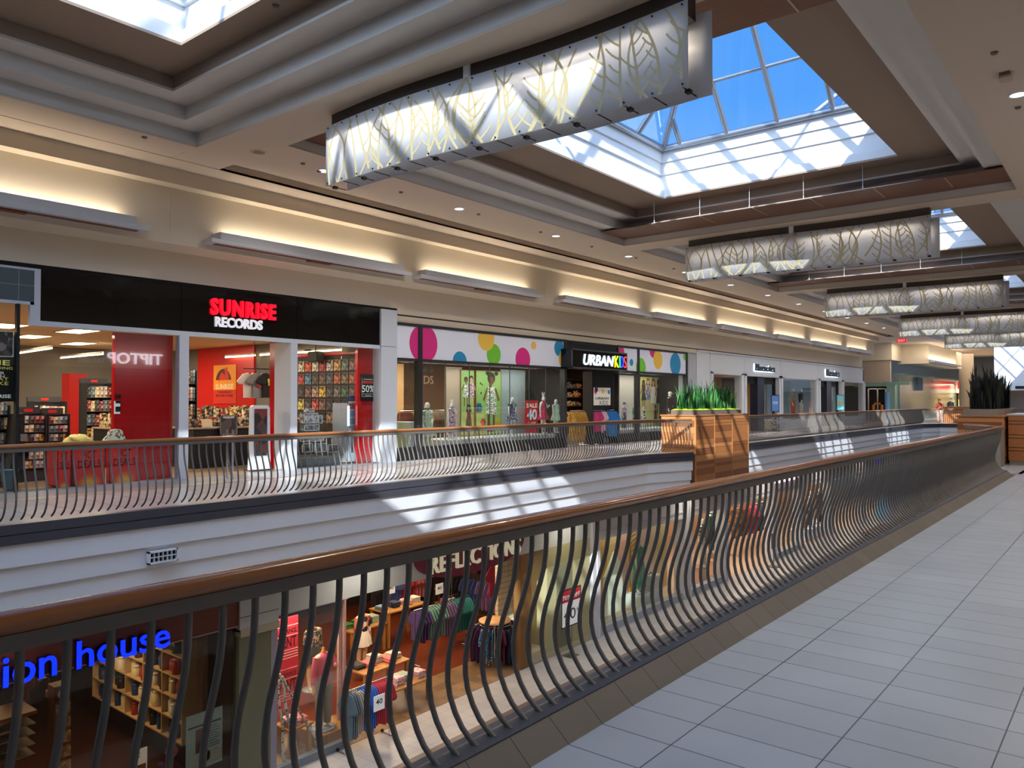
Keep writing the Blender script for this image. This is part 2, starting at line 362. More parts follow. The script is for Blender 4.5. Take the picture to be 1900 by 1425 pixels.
# ---- upper far wall ----
mb = MB(); mb.box(-14.5, -14.2, -6, 57.2, 4.6, 5.62); mb.box(-15.4, -14.2, -6, 57.2, 4.56, 4.6); mb.box(-15.4, -15.0, -6, 57.2, 3.98, 4.56)
mb.box(-15.4, -15.0, 13.75, 57.2, 3.84, 3.98)
for y in (7.25, 19.15, 31.05, 42.95): mb.box(-14.199, -14.197, y-0.004, y+0.004, 4.6, 5.62)
struct(mb.build('wall_left', paintw, keep=True))
mb = MB(); mb.box(-15.35, -15.04, -6, 57.2, 3.92, 3.98); mb.box(-15.2, -15.03, 13.75, 57.2, 3.80, 3.85); struct(mb.build('trim_9', dark, keep=True))
mb = MB(); mb.box(-15.4, -15.0, 13.70, 57.2, 3.62, 3.80); struct(mb.build('trim_10', paintw, keep=True))
mb = MB(); mb.box(-14.5, -13.9, -6, 57.2, 5.62, 5.66); mb.box(-14.0, -13.9, -6, 57.2, 5.66, 5.9); struct(mb.build('trim_11', paintw, keep=True))

# ---- main ceiling with stepped coffers ----
COF = [(-12.43, -0.6, -5.0, 6.79)] + [(-11.15, -1.9, 7.71+11.9*k, 18.72+11.9*k if k < 4 else 73.4) for k in range(5)]
mb = MB(); T = 0.04
edges = [-6.0]+[v for c in COF for v in (c[2], c[3])]+[90]
for i in range(0, len(edges), 2):                      # bands between the coffers
    mb.box(-12.83 if i else -13.3, 3, edges[i], edges[i+1], ZC, ZC+T)
for (xl, xr, y0, y1) in COF:
    mb.box(-12.83 if y0 > 0 else -13.3, xl, y0, y1, ZC, ZC+T); mb.box(xr, 3, y0, y1, ZC, ZC+T)
mb.box(-13.9, -13.3, -6, 57.2, ZC, ZC+T)
mb.box(-13.3, -12.83, 6.8, 7.71, ZC, ZC+T)
mb.box(-13.32, -13.3, 7.71, 57.2, ZC, ZC+0.3); mb.box(-12.83, -12.81, 7.71, 57.2, ZC, ZC+0.3); mb.box(-13.32, -12.81, 7.7, 57.2, ZC+0.3, ZC+0.35)
mb.box(-20, -12.81, 57.2, 90, ZC, ZC+T)
struct(mb.build('ceiling', paint, keep=True))
mb = MB(); mb.box(-13.308, -13.296, -6, 7.7, ZC-0.003, ZC+0.01); struct(mb.build('trim_12', dark, keep=True))

def ring(mb, a, b, z0, z1):
    """step: vertical face at rectangle a from z0 to z1, then flat soffit at z1 from a to b"""
    (x0, x1, y0, y1), (u0, u1, v0, v1) = a, b
    t = 0.04
    z0 += t; mb.box(x0-t, x0, y0-t, y1+t, z0, z1); mb.box(x1, x1+t, y0-t, y1+t, z0, z1); mb.box(x0, x1, y0-t, y0, z0, z1); mb.box(x0, x1, y1, y1+t, z0, z1)
    if v0 > y0: mb.box(x0-t, x1+t, y0-t, v0, z1, z1+t)
    if v1 < y1: mb.box(x0-t, x1+t, v1, y1+t, z1, z1+t)
    mb.box(x0-t, u0, v0, v1, z1, z1+t); mb.box(u1, x1+t, v0, v1, z1, z1+t)
def inset(r, a, b=None): b = a if b is None else b; return (r[0]+a, r[1]-a, r[2]+b, r[3]-b)
alum = mat('aluminium_bar', (150, 156, 166), 0.3, metal=0.7)
skyglass = glass_mat('skylight_glass', (232, 243, 255), refl=0.35, base=0.02)
wellw = mat('skylight_well_white', (222, 224, 226), 0.55, noise=0.01)
wood_panel = wood_mat('hung_wood', (92, 56, 34), (128, 82, 52), rough=0.4, scale=3, stretch=(1, 10, 10))
for k, c in enumerate(COF):
    r0 = c; r1 = inset(r0, .43); r2 = inset(r1, .43)
    first = (k == 0)
    op = (-10.48, -2.5, -3.4, 5.48) if first else (-9.2, -3.8, c[2]+1.42, c[3]-1.42)
    mb = MB(); ring(mb, r0, r1, ZC, 6.15); ring(mb, r1, r2, 6.15, 6.38)
    struct(mb.build('ceiling', mat('ceiling_paint_skylit', (206, 202, 196), .7), keep=True))  # ceiling paint made cooler and whiter: skylight tint put into the step colour
    mb = MB(); ring(mb, r2, op, 6.38, 6.62); struct(mb.build('ceiling', mat('taupe_soffit_paint', (150, 132, 116), .75), keep=True))
    # opening fascia and terraced well
    mb = MB(); w0 = op; t = 0.05
    w1 = inset(w0, -0.1, -0.1)
    ring(mb, w0, w0, 6.62, 6.83)
    w2 = (w0[0]+0.0, w0[1]-0.0, w0[2]+0.0, w0[3]-0.0)
    lv = [(6.83, w1), (7.23, inset(w1, .05)), (7.53, inset(w1, .1)), (7.82, inset(w1, .15))]
    for (za, ra), (zb, rb) in zip(lv[:-1], lv[1:]): ring(mb, ra, rb, za, zb)
    mb.box(w1[0]-.05, w0[0]-.04, w1[2], w1[3], 6.83, 6.85); mb.box(w0[1]+.04, w1[1]+.05, w1[2], w1[3], 6.83, 6.85); mb.box(w1[0], w1[1], w1[2]-.05, w0[2]-.04, 6.83, 6.85); mb.box(w1[0], w1[1], w0[3]+.04, w1[3]+.05, 6.83, 6.85)
    struct(mb.build('wall_skylight', wellw, keep=True))
    # hipped glazed roof
    g = inset(w1, .17); zb = 7.84; sl = 1.15; hw = (g[1]-g[0])/2; zr = zb+hw*sl; cx = (g[0]+g[1])/2; ya, yb = g[2]+hw, g[3]-hw
    win = thing('window_%d' % (k+1), '', '', (cx, (g[2]+g[3])/2, zb)); del win['label']; del win['category']; struct(win)
    mb = MB(); A = (g[0], g[2], zb); B = (g[1], g[2], zb); Cc = (g[1], g[3], zb); D = (g[0], g[3], zb); E = (cx, ya, zr); F_ = (cx, yb, zr)
    mb.add([A, B, Cc, D, E, F_], [(0, 1, 4), (1, 2, 5, 4), (2, 3, 5), (3, 0, 4, 5)]); mb.build('pane', skyglass, win)
    mb = MB()
    def bar(p, q, w=0.068, mb=mb):
        mb.cyl(p, q, w, 6)
    for p, q in ((A, B), (B, Cc), (Cc, D), (D, A)): bar(p, q, 0.08)
    for p, q in ((A, E), (B, E), (Cc, F_), (D, F_), (E, F_)): bar(p, q, 0.075)
    mb.build('frame', alum, win)
    mb = MB(); sp_ = 1.2
    n = int(hw/sp_)
    for j in range(-n, n+1):
        x = cx+0.25+j*sp_
        if x > g[1]-0.3 or x < g[0]+0.3: continue
        d = hw-abs(x-cx)
        bar((x, g[2], zb), (x, g[2]+d, zb+d*sl), mb=mb); bar((x, g[3], zb), (x, g[3]-d, zb+d*sl), mb=mb)
    y = g[2]+sp_*0.6
    while y < g[3]-0.2:
        d = min(hw, y-g[2], g[3]-y)
        bar((g[0], y, zb), (g[0]+d, y, zb+d*sl), mb=mb); bar((g[1], y, zb), (g[1]-d, y, zb+d*sl), mb=mb); y += sp_
    for zz in (0.98,):
        i_ = zz/sl
        if i_ < hw: q = inset(g, i_); P = [(q[0], q[2], zb+zz), (q[1], q[2], zb+zz), (q[1], q[3], zb+zz), (q[0], q[3], zb+zz)]
        for a in range(4): bar(P[a], P[(a+1) % 4], 0.04, mb=mb)
    mb.build('glazing_bar', alum, win)
    # hung timber soffit boards at the ends of the coffer
    if not first:
        ends = [('far', c[3]-1.22, c[3]-0.02)]
        if k == 1: ends.append(('near', c[2]+0.02, c[2]+1.24))
        for nm, y0, y1 in ends:
            t_ = thing('ceiling_panel', 'dark brown timber soffit board at the %s end of the %s glazed coffer' % (nm, ORD[k-1]), 'ceiling panel', ((c[0]+c[1])/2, (y0+y1)/2, 6.08), 'timber soffit boards hung in the ceiling coffers')
            mb = MB(); mb.box(c[0]+.02, c[1]-.02, y0, y1, 6.08, 6.10); mb.build('board', wood_panel, t_)
            mb = MB()
            for x in [c[0]+1.55+1.32*j for j in range(6)]: mb.box(x-.012, x+.012, y0 if nm == 'far' else y1-.9, y1 if nm == 'near' else y0+.9, 6.072, 6.081)
            mb.build('joint_strip', mat('pale_strip', (190, 165, 140), 0.5), t_)
            mb = MB(); yy = y0+.02 if nm == 'far' else y1-.02
            mb.box(c[0]+1.45, c[1]-1.5, yy-.015, yy+.015, 6.085, 6.112); mb.build('edge_lip', mat('edge_lip_cream', (238, 226, 210), 0.4), t_)
            for x in [c[0]+1.6+1.25*j for j in range(5)]:
                mb = MB(); mb.cyl((x, yy, 6.11), (x, yy, 6.62), .005, 6); mb.cyl((x, yy, 6.11), (x, yy, 6.17), .010, 6); mb.build('hanger_rod', white, t_)

# outside roof deck: keeps daylight to the skylights only
mb = MB()
roofcol = mat('roof_membrane', (150, 150, 150), 0.9)
ys = [-8]+[v for c in COF for v in ((-3.7, 5.8) if c[2] < 0 else (c[2]+1.15, c[3]-1.15))]+[92]
for i in range(0, len(ys), 2): mb.box(-30, 8, ys[i], ys[i+1], 7.70, 7.80)
for i, c in enumerate(COF):
    a, b = ys[2*i+1], ys[2*i+2]; xl, xr = (-10.8, -2.2) if i == 0 else (-9.45, -3.55)
    mb.box(-30, xl, a, b, 7.70, 7.80); mb.box(xr, 8, a, b, 7.70, 7.80)
mb.box(-30, -29.8, -8, 92, -6, 7.8); mb.box(8, 8.2, -8, 92, -6, 7.8); mb.box(-30, 8, -8.2, -8, -6, 7.8); mb.box(-30, 8, 92, 92.2, -6, 7.8)
struct(mb.build('ceiling_roof_deck', roofcol, keep=True))
mb = MB(); mb.box(-30, 8, -8, -6, -6, 7.8); struct(mb.build('wall_back', paintw, keep=True))
# walls on the camera's own side (seen only in reflections)
mb = MB(); mb.box(1.8, 2.4, -6, 90, 2.9, 5.9); mb.box(1.8, 2.4, -6, 7, 0, 2.9); mb.box(1.8, 2.4, 20, 90, 0, 2.9); struct(mb.build('wall_right', paintw, keep=True))
mb = MB(); mb.box(2.2, 2.4, 7, 20, 0, 2.9); struct(mb.build('wall_right', blackm, keep=True))
# end wall of the mall with a doorway
endw = mat('end_wall_white', (226, 230, 236), 0.6, noise=0.01)
mb = MB(); dx = onY(1864, 725, 72).x; dz = onY(1864, 724, 72).z; xe = onY(1845, 700, 72).x
mb.box(xe, dx, 72, 72.4, 0, 7.6); mb.box(dx, 2, 72, 72.4, dz, 7.6); mb.box(dx, 2, 74, 74.2, 0, dz)
struct(mb.build('wall_back', endw, keep=True))
mb = MB(); mb.box(dx, 2, 73.2, 73.4, 0, dz); struct(mb.build('wall_back', mat('taupe_recess', (130, 118, 108), .7), keep=True))
mb = MB(); zj = onY(1870, 684, 72).z; mb.box(xe, 2, 71.995, 72, zj, zj+.03); zj = onY(1870, 736, 72).z; mb.box(xe, dx, 71.995, 72, zj, zj+.03); struct(mb.build('trim_13', mat('pale_joint', (190, 200, 212), .6), keep=True))
p = onY(1898, 719, 72); q = onY(1912, 722, 72); mb = MB(); mb.box(p.x-.5, p.x+1, 71.96, 72, p.z-.1, p.z+.12); tag(mb.build('door_sign', blackm), 'small black sign above the doorway in the bright end wall', 'sign')
mb = MB(); p = onY(1871, 753, 72); mb.box(p.x-.12, p.x+.12, 71.95, 72, p.z-.3, p.z+.3); tag(mb.build('wall_box', blackm), 'small dark box on the bright end wall beside the doorway', 'box')
# =====================================================================
#  BALUSTRADES
# =====================================================================
steel = mat('grey_painted_steel', (118, 111, 103), 0.6, noise=0.06, nscale=30)
rail_wood = wood_mat('handrail_wood', (136, 80, 40), (190, 122, 68), rough=0.22, scale=4, stretch=(10, 0.7, 10), coat=0.5)
BAL = [(0.0, 1.0), (-0.001, .90), (-0.006, .83), (-0.018, .76), (-0.038, .69), (-0.062, .62), (-0.088, .55), (-0.107, .48), (-0.118, .41), (-0.118, .345), (-0.104, .28), (-0.072, .215), (-0.03, .16), (0.012, .128), (0.058, .1)]
def pathpts(path, sp, ofs=0.0):
    out = []; carry = ofs
    for (a, b) in zip(path[:-1], path[1:]):
        a = Vector(a); b = Vector(b); L_ = (b-a).length; d = (b-a).normalized()
        while carry < L_: out.append((a+d*carry, Vector((-d.y, d.x)))); carry += sp
        carry -= L_
    return out
def railing(name, label, path, side, vis, group, zoff=0.0, sp=0.1165, r=0.0125):
    """side=+1: the balusters belly to the left of travel; -1: to the right"""
    p0 = Vector(path[0]); pm = (Vector(path[0])+Vector(path[-1]))/2
    t = thing(name, label, 'railing', (pm.x, pm.y, zoff), group)
    prof = [(0.026*cos(a)*1.15, 1.018+0.032*sin(a)+zoff) for a in [2*pi*i/14 for i in range(14)]]
    mb = MB(); mb.sweep(path, [(o*1.1, z) for o, z in prof], smooth=True); mb.build('handrail', rail_wood, t)
    mb = MB(); mb.sweep(path, [(-0.019, 0.945+zoff), (-0.019, 0.99+zoff), (0.019, 0.99+zoff), (0.019, 0.945+zoff)]); mb.build('top_bar', steel, t)
    pts = pathpts(path, sp, 0.03)
    def one(mb, p, nrm, n):
        P = [Vector((p.x+nrm.x*(-side)*o*1.0, p.y+nrm.y*(-side)*o*1.0, z+zoff)) for o, z in BAL]
        P[0].z = 0.97+zoff
        mb.tube(P, r, n)
    idx = [i for i in range(len(pts)) if vis(pts[i][0])]
    cam2 = Vector((0, 0)); idx.sort(key=lambda i: pts[i][0].length)
    near = set(idx[:100]); rest = [i for i in range(len(pts)) if i not in near and vis(pts[i][0])]
    meshes = {}
    for i in sorted(near):
        p, nrm = pts[i]; key = (round(nrm.x, 3), round(nrm.y, 3))
        if key not in meshes:
            mb = MB(); one(mb, Vector((0, 0)), nrm, 8 if r > .012 else 6)
            o = mb.build('baluster', steel, t, local=True); meshes[key] = o
        else:
            o = meshes[key].copy(); C.objects.link(o)
        o.location = (p.x-t.location.x, p.y-t.location.y, -t.location.z*0-zoff+0.0)
    if rest:
        mb = MB()
        for i in rest: one(mb, pts[i][0], pts[i][1], 5)
        o = mb.build('baluster', steel, t); o['kind'] = 'stuff'
    return t
NEARP = [(XN, -1.0), (XN, 19.35), (-3.18, 20.62)]
railing('railing', 'long near railing with wooden handrail and grey S-curved balusters beside the tiled walkway', NEARP, 1, lambda p: p.y > 0.4, 'S-curved balustrades round the atrium')
railing('railing', 'railing in front of the red record shop and the dotted shop window across the atrium', FARA, -1, lambda p: p.y > 2.8, 'S-curved balustrades round the atrium')
railing('railing', 'far railing beyond the plant box running past the white-fronted shop across the atrium', FARB, -1, lambda p: True, 'S-curved balustrades round the atrium', sp=0.117)

# =====================================================================
#  HANGING LEAF-PATTERN BANNERS
# =====================================================================
ban_w = mat('frosted_panel', (228, 230, 234), 0.25, noise=0.01)
_b = ban_w.node_tree.nodes['Principled BSDF']; _b.inputs['Transmission Weight'].default_value = 0.0
def translucent(name, rgb, fac=0.4):
    m = bpy.data.materials.new(name); m.use_nodes = True; nt = m.node_tree; b = nt.nodes['Principled BSDF']; out = nt.nodes['Material Output']
    c = lin([v/255 for v in rgb])+(1,); b.inputs['Base Color'].default_value = c; b.inputs['Roughness'].default_value = 0.3
    tl = nt.nodes.new('ShaderNodeBsdfTranslucent'); tl.inputs[0].default_value = c
    mx = nt.nodes.new('ShaderNodeMixShader'); mx.inputs[0].default_value = fac
    nt.links.new(b.outputs[0], mx.inputs[1]); nt.links.new(tl.outputs[0], mx.inputs[2]); nt.links.new(mx.outputs[0], out.inputs[0])
    nz = nt.nodes.new('ShaderNodeTexNoise'); nz.inputs['Scale'].default_value = 1.2; bp = nt.nodes.new('ShaderNodeBump'); bp.inputs['Strength'].default_value = 0.03
    nt.links.new(nz.outputs['Fac'], bp.inputs['Height']); nt.links.new(bp.outputs[0], b.inputs['Normal'])
    return m
ban_w = translucent('frosted_panel_lit', (232, 234, 238), 0.4)
ban_v = translucent('leaf_vein_gold', (212, 198, 152), 0.3)
box_d = mat('banner_channel', (66, 58, 52), 0.6)
BX0, BX1, BZ0, BZ1 = -9.5, -3.56, 4.82, 5.72
def by(x): u = (x-BX0)/(BX1-BX0); return -0.075*sin(2*pi*u)     # gentle S in plan
def bframe(x): h = 0.01; dy = (by(x+h)-by(x-h))/(2*h); n = Vector((dy, -1.0)).normalized(); return n
rb = random.Random(11)
veins = []
def vein(x0, z0, x1, z1, bend, w0, w1, n=10):
    pts = []; w0 *= 1.15; w1 *= 1.15
    for i in range(n+1):
        t = i/n; x = x0+(x1-x0)*t; z = z0+(z1-z0)*t; b = bend*sin(pi*t)
        L_ = math.hypot(x1-x0, z1-z0) or 1
        pts.append((x-(z1-z0)/L_*b, z+(x1-x0)/L_*b, w0+(w1-w0)*t))
    veins.append(pts)
    return pts
x = BX0-0.1
while x < BX1+0.1:
    lean = rb.uniform(-0.34, 0.34); stem = vein(x, BZ0+rb.choice((0, 0, rb.uniform(0, .15))), x+lean, BZ1-rb.choice((0, 0, rb.uniform(0, .12))), rb.uniform(-.13, .13), 0.017, 0.012, 12)
    if rb.random() < 0.62:                                     # a leaf: side veins off one or both flanks
        for s_ in ((-1, 1) if rb.random() < .5 else (rb.choice((-1, 1)),)):
            for j in range(rb.randint(3, 5)):
                q = stem[min(11, 1+2*j)]; ln = rb.uniform(.16, .30); vein(q[0], q[1], q[0]+s_*ln*0.75, q[1]+ln*0.7, s_*-0.015, 0.011, 0.009, 4)
    if rb.random() < 0.6: vein(x+rb.uniform(-.1, .1), BZ0, x+rb.uniform(-.25, .25), BZ1, rb.choice((-1, 1))*rb.uniform(.15, .3), 0.015, 0.012, 14)
    x += rb.uniform(0.19, 0.30)
def banner(yc, idx):
    zt = 0
    lab = 'white leaf-patterned ceiling banner, %s' % (['nearest and largest, hanging in front of the blue skylight', 'second from the camera, below the second timber soffit', 'third from the camera', 'fourth from the camera', 'fifth and farthest, above the bright end wall'][idx])
    t = thing('ceiling_banner', lab, 'banner', ((BX0+BX1)/2, yc, BZ0), 'leaf-patterned ceiling banners')
    n = 48 if idx < 2 else 24
    xm = (BX0+BX1)/2-0.13
    for (nm, yo, xa, xb, dz) in (('front_panel', 0, BX0, BX1, 0.0), ('back_panel', 0.32, BX0+0.12, BX1+0.12, -0.02)):
        mb = MB(); vs = []
        for i in range(n+1):
            x = xa+(xb-xa)*i/n; y = yc+yo+by(min(max(x, BX0), BX1))
            vs += [(x, y, BZ0+dz), (x, y, BZ1+dz), (x, y+.012, BZ0+dz), (x, y+.012, BZ1+dz)]
        fs = []
        for i in range(n):
            a = i*4; b = a+4
            fs += [(a, b, b+1, a+1), (a+2, a+3, b+3, b+2), (a+1, b+1, b+3, a+3), (a, a+2, b+2, b)]
        fs += [(0, 1, 3, 2), (n*4, n*4+2, n*4+3, n*4+1)]
        mb.add(vs, fs, 0, True); panel = mb.build(nm, ban_w, t)
        if idx < 5 and nm == 'front_panel':
            mb = MB()
            for pts in veins:
                vv = []; pts2 = [(x_, min(max(z_, BZ0), BZ1), w_) for x_, z_, w_ in pts if BX0 < x_ < BX1]
                if len(pts2) < 2: continue
                for i in range(len(pts2)):
                    a = pts2[max(i-1, 0)]; b = pts2[min(i+1, len(pts2)-1)]; dx, dz_ = b[0]-a[0], b[1]-a[1]; L_ = math.hypot(dx, dz_) or 1
                    px_, pz_ = -dz_/L_, dx/L_; x_, z_, w_ = pts2[i]
                    for s in (-1, 1):
                        xx = min(max(x_+px_*w_*s, BX0+.002), BX1-.002); zz = min(max(z_+pz_*w_*s, BZ0+.002), BZ1-.002)
                        vv.append((xx, yc+by(xx)-0.003, zz))
                mb.add(vv, [(2*i, 2*i+1, 2*i+3, 2*i+2) for i in range(len(pts2)-1)])
            mb.build('leaf_pattern', ban_v, panel)
    # dark channel, two lengths with a white hub between
    for xa, xb in ((BX0+.08, xm-.06), (xm+.06, BX1-.04)):
        mb = MB(); m = 14; vs = []
        for i in range(m+1):
            x = xa+(xb-xa)*i/m; y = yc+by(x)
            vs += [(x, y+.05, BZ1-.12), (x, y+.27, BZ1-.12), (x, y+.27, ZC), (x, y+.05, ZC)]
        fs = [(a*4+j, a*4+(j+1) % 4, a*4+4+(j+1) % 4, a*4+4+j) for a in range(m) for j in range(4)]+[(0, 1, 2, 3), (m*4+3, m*4+2, m*4+1, m*4)]
        mb.add(vs, fs); mb.build('channel', box_d, t)
    mb = MB(); mb.bbox(xm-.055, xm+.055, yc+by(xm)+.03, yc+by(xm)+.29, BZ1-.06, ZC, .008); mb.build('hub', white, t)
    for xa, xb in ((BX0+.2, xm-.2), (xm+.2, BX1-.2)): lamp_area(((xa+xb)/2, yc+.16, BZ1-.14), xb-xa, .12, 14, (1, .84, .66))
    if idx < 3:
        j = 0; L_ = BX1-BX0; N_ = 17
        peg0 = None
        for i in range(N_):
            x = BX0+0.06+(L_-0.12)*i/(N_-1); y = yc+by(x)
            for z, long in ((BZ0+0.035, True), (BZ1-0.035, False)):
                mb = MB(); mb.cyl((x, y-.014, z), (x, y+.02, z), .011, 8)
                if long: mb.cyl((x, y+.0, z-.03), (x, y+.34, z-.03), .007, 6); 
                if long and i % 2 == 0: mb.bbox(x-.03, x+.03, y+.10, y+.17, z-.055, z-.015, .004)
                mb.build('peg', blackm, t)
    return t
for i in range(5): banner(7.25+11.9*i, i)

# =====================================================================
#  WALL LIGHT SHELVES (up-lighters on the upper wall)
# =====================================================================
shelf_m = mat('shelf_grey_white', (196, 198, 202), 0.5)
slot_m = mat('copper_slot', (120, 62, 36), 0.5)
tube_m = mat('warm_tube', (255, 226, 180), 0.5, emit=2.2, ecol=(255, 222, 172))
SH = [(2.2, 6.7), (7.9, 13.2), (13.5, 18.6), (19.6, 25.2), (25.5, 30.8), (31.3, 37.6), (37.95, 43.2), (43.55, 50), (50.4, 55.6)]
for i, (y0, y1) in enumerate(SH):
    t = thing('wall_light_shelf', 'pale up-lighting shelf on the upper wall, %s from the left' % ORD[i], 'wall light', (-14.2, (y0+y1)/2, 4.62), 'up-lighting shelves on the upper wall')
    e_ = .22 if i else 0
    mb = MB(); mb.bbox(-14.2, -13.86, y0, y1, 4.655, 4.735, .006); mb.box(-13.99, -13.92, y0+e_, y1-.22, 4.735, 4.885); mb.box(-14.2, -13.99, y1-.26, y1-.22, 4.735, 4.885)
    if i: mb.box(-14.2, -13.99, y0+e_, y0+e_+.04, 4.735, 4.885)
    mb.build('shelf', shelf_m, t)
    mb = MB(); mb.box(-14.10, -13.98, y0+.15, y1-.15, 4.645, 4.657); mb.box(-14.11, -13.97, (y0+y1)/2-.3, (y0+y1)/2+.3, 4.62, 4.65); mb.build('light_slot', slot_m, t)
    mb = MB(); mb.cyl((-14.1, y0+.5, 4.77), (-14.1, y1-.5, 4.77), .018, 8); mb.build('lamp_tube', tube_m, t)
    L_ = lamp_area((-14.07, (y0+y1)/2, 4.83), 0.06, (y1-y0)-0.8, 3.5*(y1-y0), (1.0, 0.89, 0.73), rot=(0, radians(180-14), 0)); L_.name = 'wall_lamp'

# =====================================================================
#  CEILING FITTINGS
# =====================================================================
trim_m = mat('downlight_trim', (220, 220, 225), 0.3)
lens_m = mat('downlight_lens', (210, 232, 255), 0.3, emit=3.0, ecol=(200, 226, 255))
def downlight(x, y, label, z=ZC, power=60, light=True):
    t = thing('ceiling_downlight', label, 'downlight', (x, y, z), 'recessed ceiling downlights')
    mb = MB(); mb.lathe([(0.10, -.004), (0.125, -.004), (0.125, .0), (0.10, .0)], (x, y, z), 24, cap=False); mb.build('trim_ring', trim_m, t)
    mb = MB(); mb.lathe([(0.0, -.003), (0.10, -.003), (0.10, .0), (0, 0)], (x, y, z), 24); mb.build('lens', lens_m, t)
    if light: lamp_spot((x, y, z-.02), power, (1, .93, .84), 150, .9)
for i in range(12):
    y = 9.0+3.72*i
    downlight(-11.85, y, 'round recessed downlight over the far walkway, %s in its row from the camera' % ORD[i], power=300)
for i, y in enumerate((5.5, 9.2, 12.9, 16.6, 20.3, 24)):
    downlight(-1.28 if i != 1 else -1.28, y, 'round recessed downlight over the near walkway, %s in its row' % ORD[i], power=300)
rr = random.Random(3); kk = 0
for i in range(4):
    for j in range(4):
        x = -10.6+2.1*i; y = 67.5+3.6*j
        if x > -9 and y > 71: continue
        kk += 1; downlight(x-2.2 if y > 71 else x, y, 'small round downlight in the distant ceiling, row %s, %s from the left' % (ORD[j], ORD[i]), light=False)
for i, (px_, py_) in enumerate([(268, 254), (562, 303), (744, 356), (888, 397), (1003, 430), (1098, 457), (1180, 478), (1250, 498), (1845, 97), (1889, 199), (512, 10), (592, 317)]):
    p = onZ(px_, py_, ZC)
    if px_ == 512: p = onZ(px_, py_, 6.62)
    mb = MB(); mb.lathe([(0.02, -.03), (0.035, -.025), (0.045, -.006), (0.045, 0)], p, 12)
    tag(mb.build('ceiling_sprinkler', mat('sprinkler_grey', (110, 98, 88), .5)), 'small round grey sprinkler cap in the ceiling, %s' % ['left of the speaker', 'just left of the first banner', 'beside the first blue downlight', 'between the first two downlights', 'before the second downlight', 'after the second downlight', 'near the third downlight', 'near the second banner', 'at the far right above the smoke detector', 'at the right edge below the large downlight', 'at the top inside the first coffer', 'below left of the first banner'][i], 'sprinkler', 'sprinkler caps')
p = onZ(481, 283, ZC); t = thing('ceiling_speaker', 'round flush ceiling speaker left of the first banner', 'speaker', p)
mb = MB(); mb.lathe([(0.10, -.006), (.15, -.006), (.15, 0), (.10, 0)], p, 24, cap=False); mb.build('rim', paint, t)
mb = MB(); mb.lathe([(0, -.008), (.10, -.008), (.10, 0), (0, 0)], p, 24); mb.build('grille', mat('speaker_grille', (150, 140, 130), .8), t)
p = onZ(1866, 139, ZC); t = thing('smoke_detector', 'beige box-shaped detector on the ceiling at the far right', 'detector', p)
mb = MB(); mb.bbox(p.x-.07, p.x+.07, p.y-.12, p.y+.10, ZC-.07, ZC-.02, .012); mb.build('body', mat('detector_beige', (176, 160, 142), .5), t)
mb = MB(); mb.box(p.x-.06, p.x+.06, p.y-.14, p.y+.06, ZC-.02, ZC); mb.build('base', mat('detector_base', (120, 100, 86), .6), t)
# exit sign far away
p = onY(1673, 632, 57.6); t = thing('exit_sign', 'small red exit sign high in the distance below the far banners', 'sign', p)
mb = MB(); mb.box(p.x-.3, p.x+.3, p.y, p.y+.08, p.z-.13, p.z+.13); mb.build('case', mat('exit_red', (190, 30, 40), .4, emit=.9), t)
mb = MB(); text_mb(mb, 'EXIT', (p.x, p.y, p.z-.07), XR, UP, .44, .14, .006, .01, align='C'); mb.build('lettering', mat('exit_pink', (255, 150, 150), .4, emit=1), t)
# vent grille in the white fascia
p = onX(301, 1030, -10.84); t = thing('air_vent', 'white rectangular air vent in the white band below the far railing', 'vent', (p.x, p.y, p.z-.1))
y0, y1, z0, z1 = p.y-.21, p.y+.21, p.z-.1, p.z+.075
mb = MB(); mb.box(-10.87, -10.79, y0, y1, z1-.02, z1); mb.box(-10.87, -10.79, y0, y1, z0, z0+.02); mb.box(-10.87, -10.79, y0, y0+.02, z0, z1); mb.box(-10.87, -10.79, y1-.02, y1, z0, z1); mb.build('frame', white, t)
mb = MB(); mb.box(-10.86, -10.85, y0+.02, y1-.02, z0+.02, z1-.02); mb.build('backing', dark, t)
for i in range(5):
    y = y0+.02+(y1-y0-.04)*(i+1)/6; mb = MB(); mb.box(-10.85, -10.80, y-.004, y+.004, z0+.02, z1-.02); mb.build('slat', white, t)
mb = MB(); mb.box(-10.85, -10.80, y0+.02, y1-.02, (z0+z1)/2-.005, (z0+z1)/2+.005); mb.build('slat', white, t)
# =====================================================================
#  UPPER LEVEL: RED RECORD SHOP
# =====================================================================
XS = -15.0
shopglass = glass_mat('shop_glass', (250, 252, 251), refl=0.5, base=0.02)
redw = mat('red_wall', (196, 30, 26), 0.35, noise=0.03)
redl = mat('red_gloss_panel', (190, 14, 24), 0.15, noise=0.04)
greyw = mat('grey_shop_wall', (108, 104, 98), 0.7)
shopceil = mat('beige_shop_ceiling', (214, 186, 150), 0.8)
brownfl = tile_mat('brown_shop_floor', (136, 112, 84), (96, 80, 62), 0.6, 0.6, rough=0.35, var=0.05)
warmlight = mat('warm_light_panel', (255, 240, 210), 0.5, emit=5, ecol=(255, 226, 176))
tubelight = mat('fluorescent_tube', (255, 240, 214), 0.5, emit=7, ecol=(255, 226, 178))
frame_w = mat('white_shop_frame', (206, 212, 220), 0.4)
chrome = mat('chrome', (210, 212, 216), 0.18, metal=1.0)
cream = mat('cream_print', (240, 222, 176), .5); inkblk = mat('ink_black', (18, 16, 16), .5); inkwht = mat('ink_white', (240, 240, 236), .5, emit=.15)
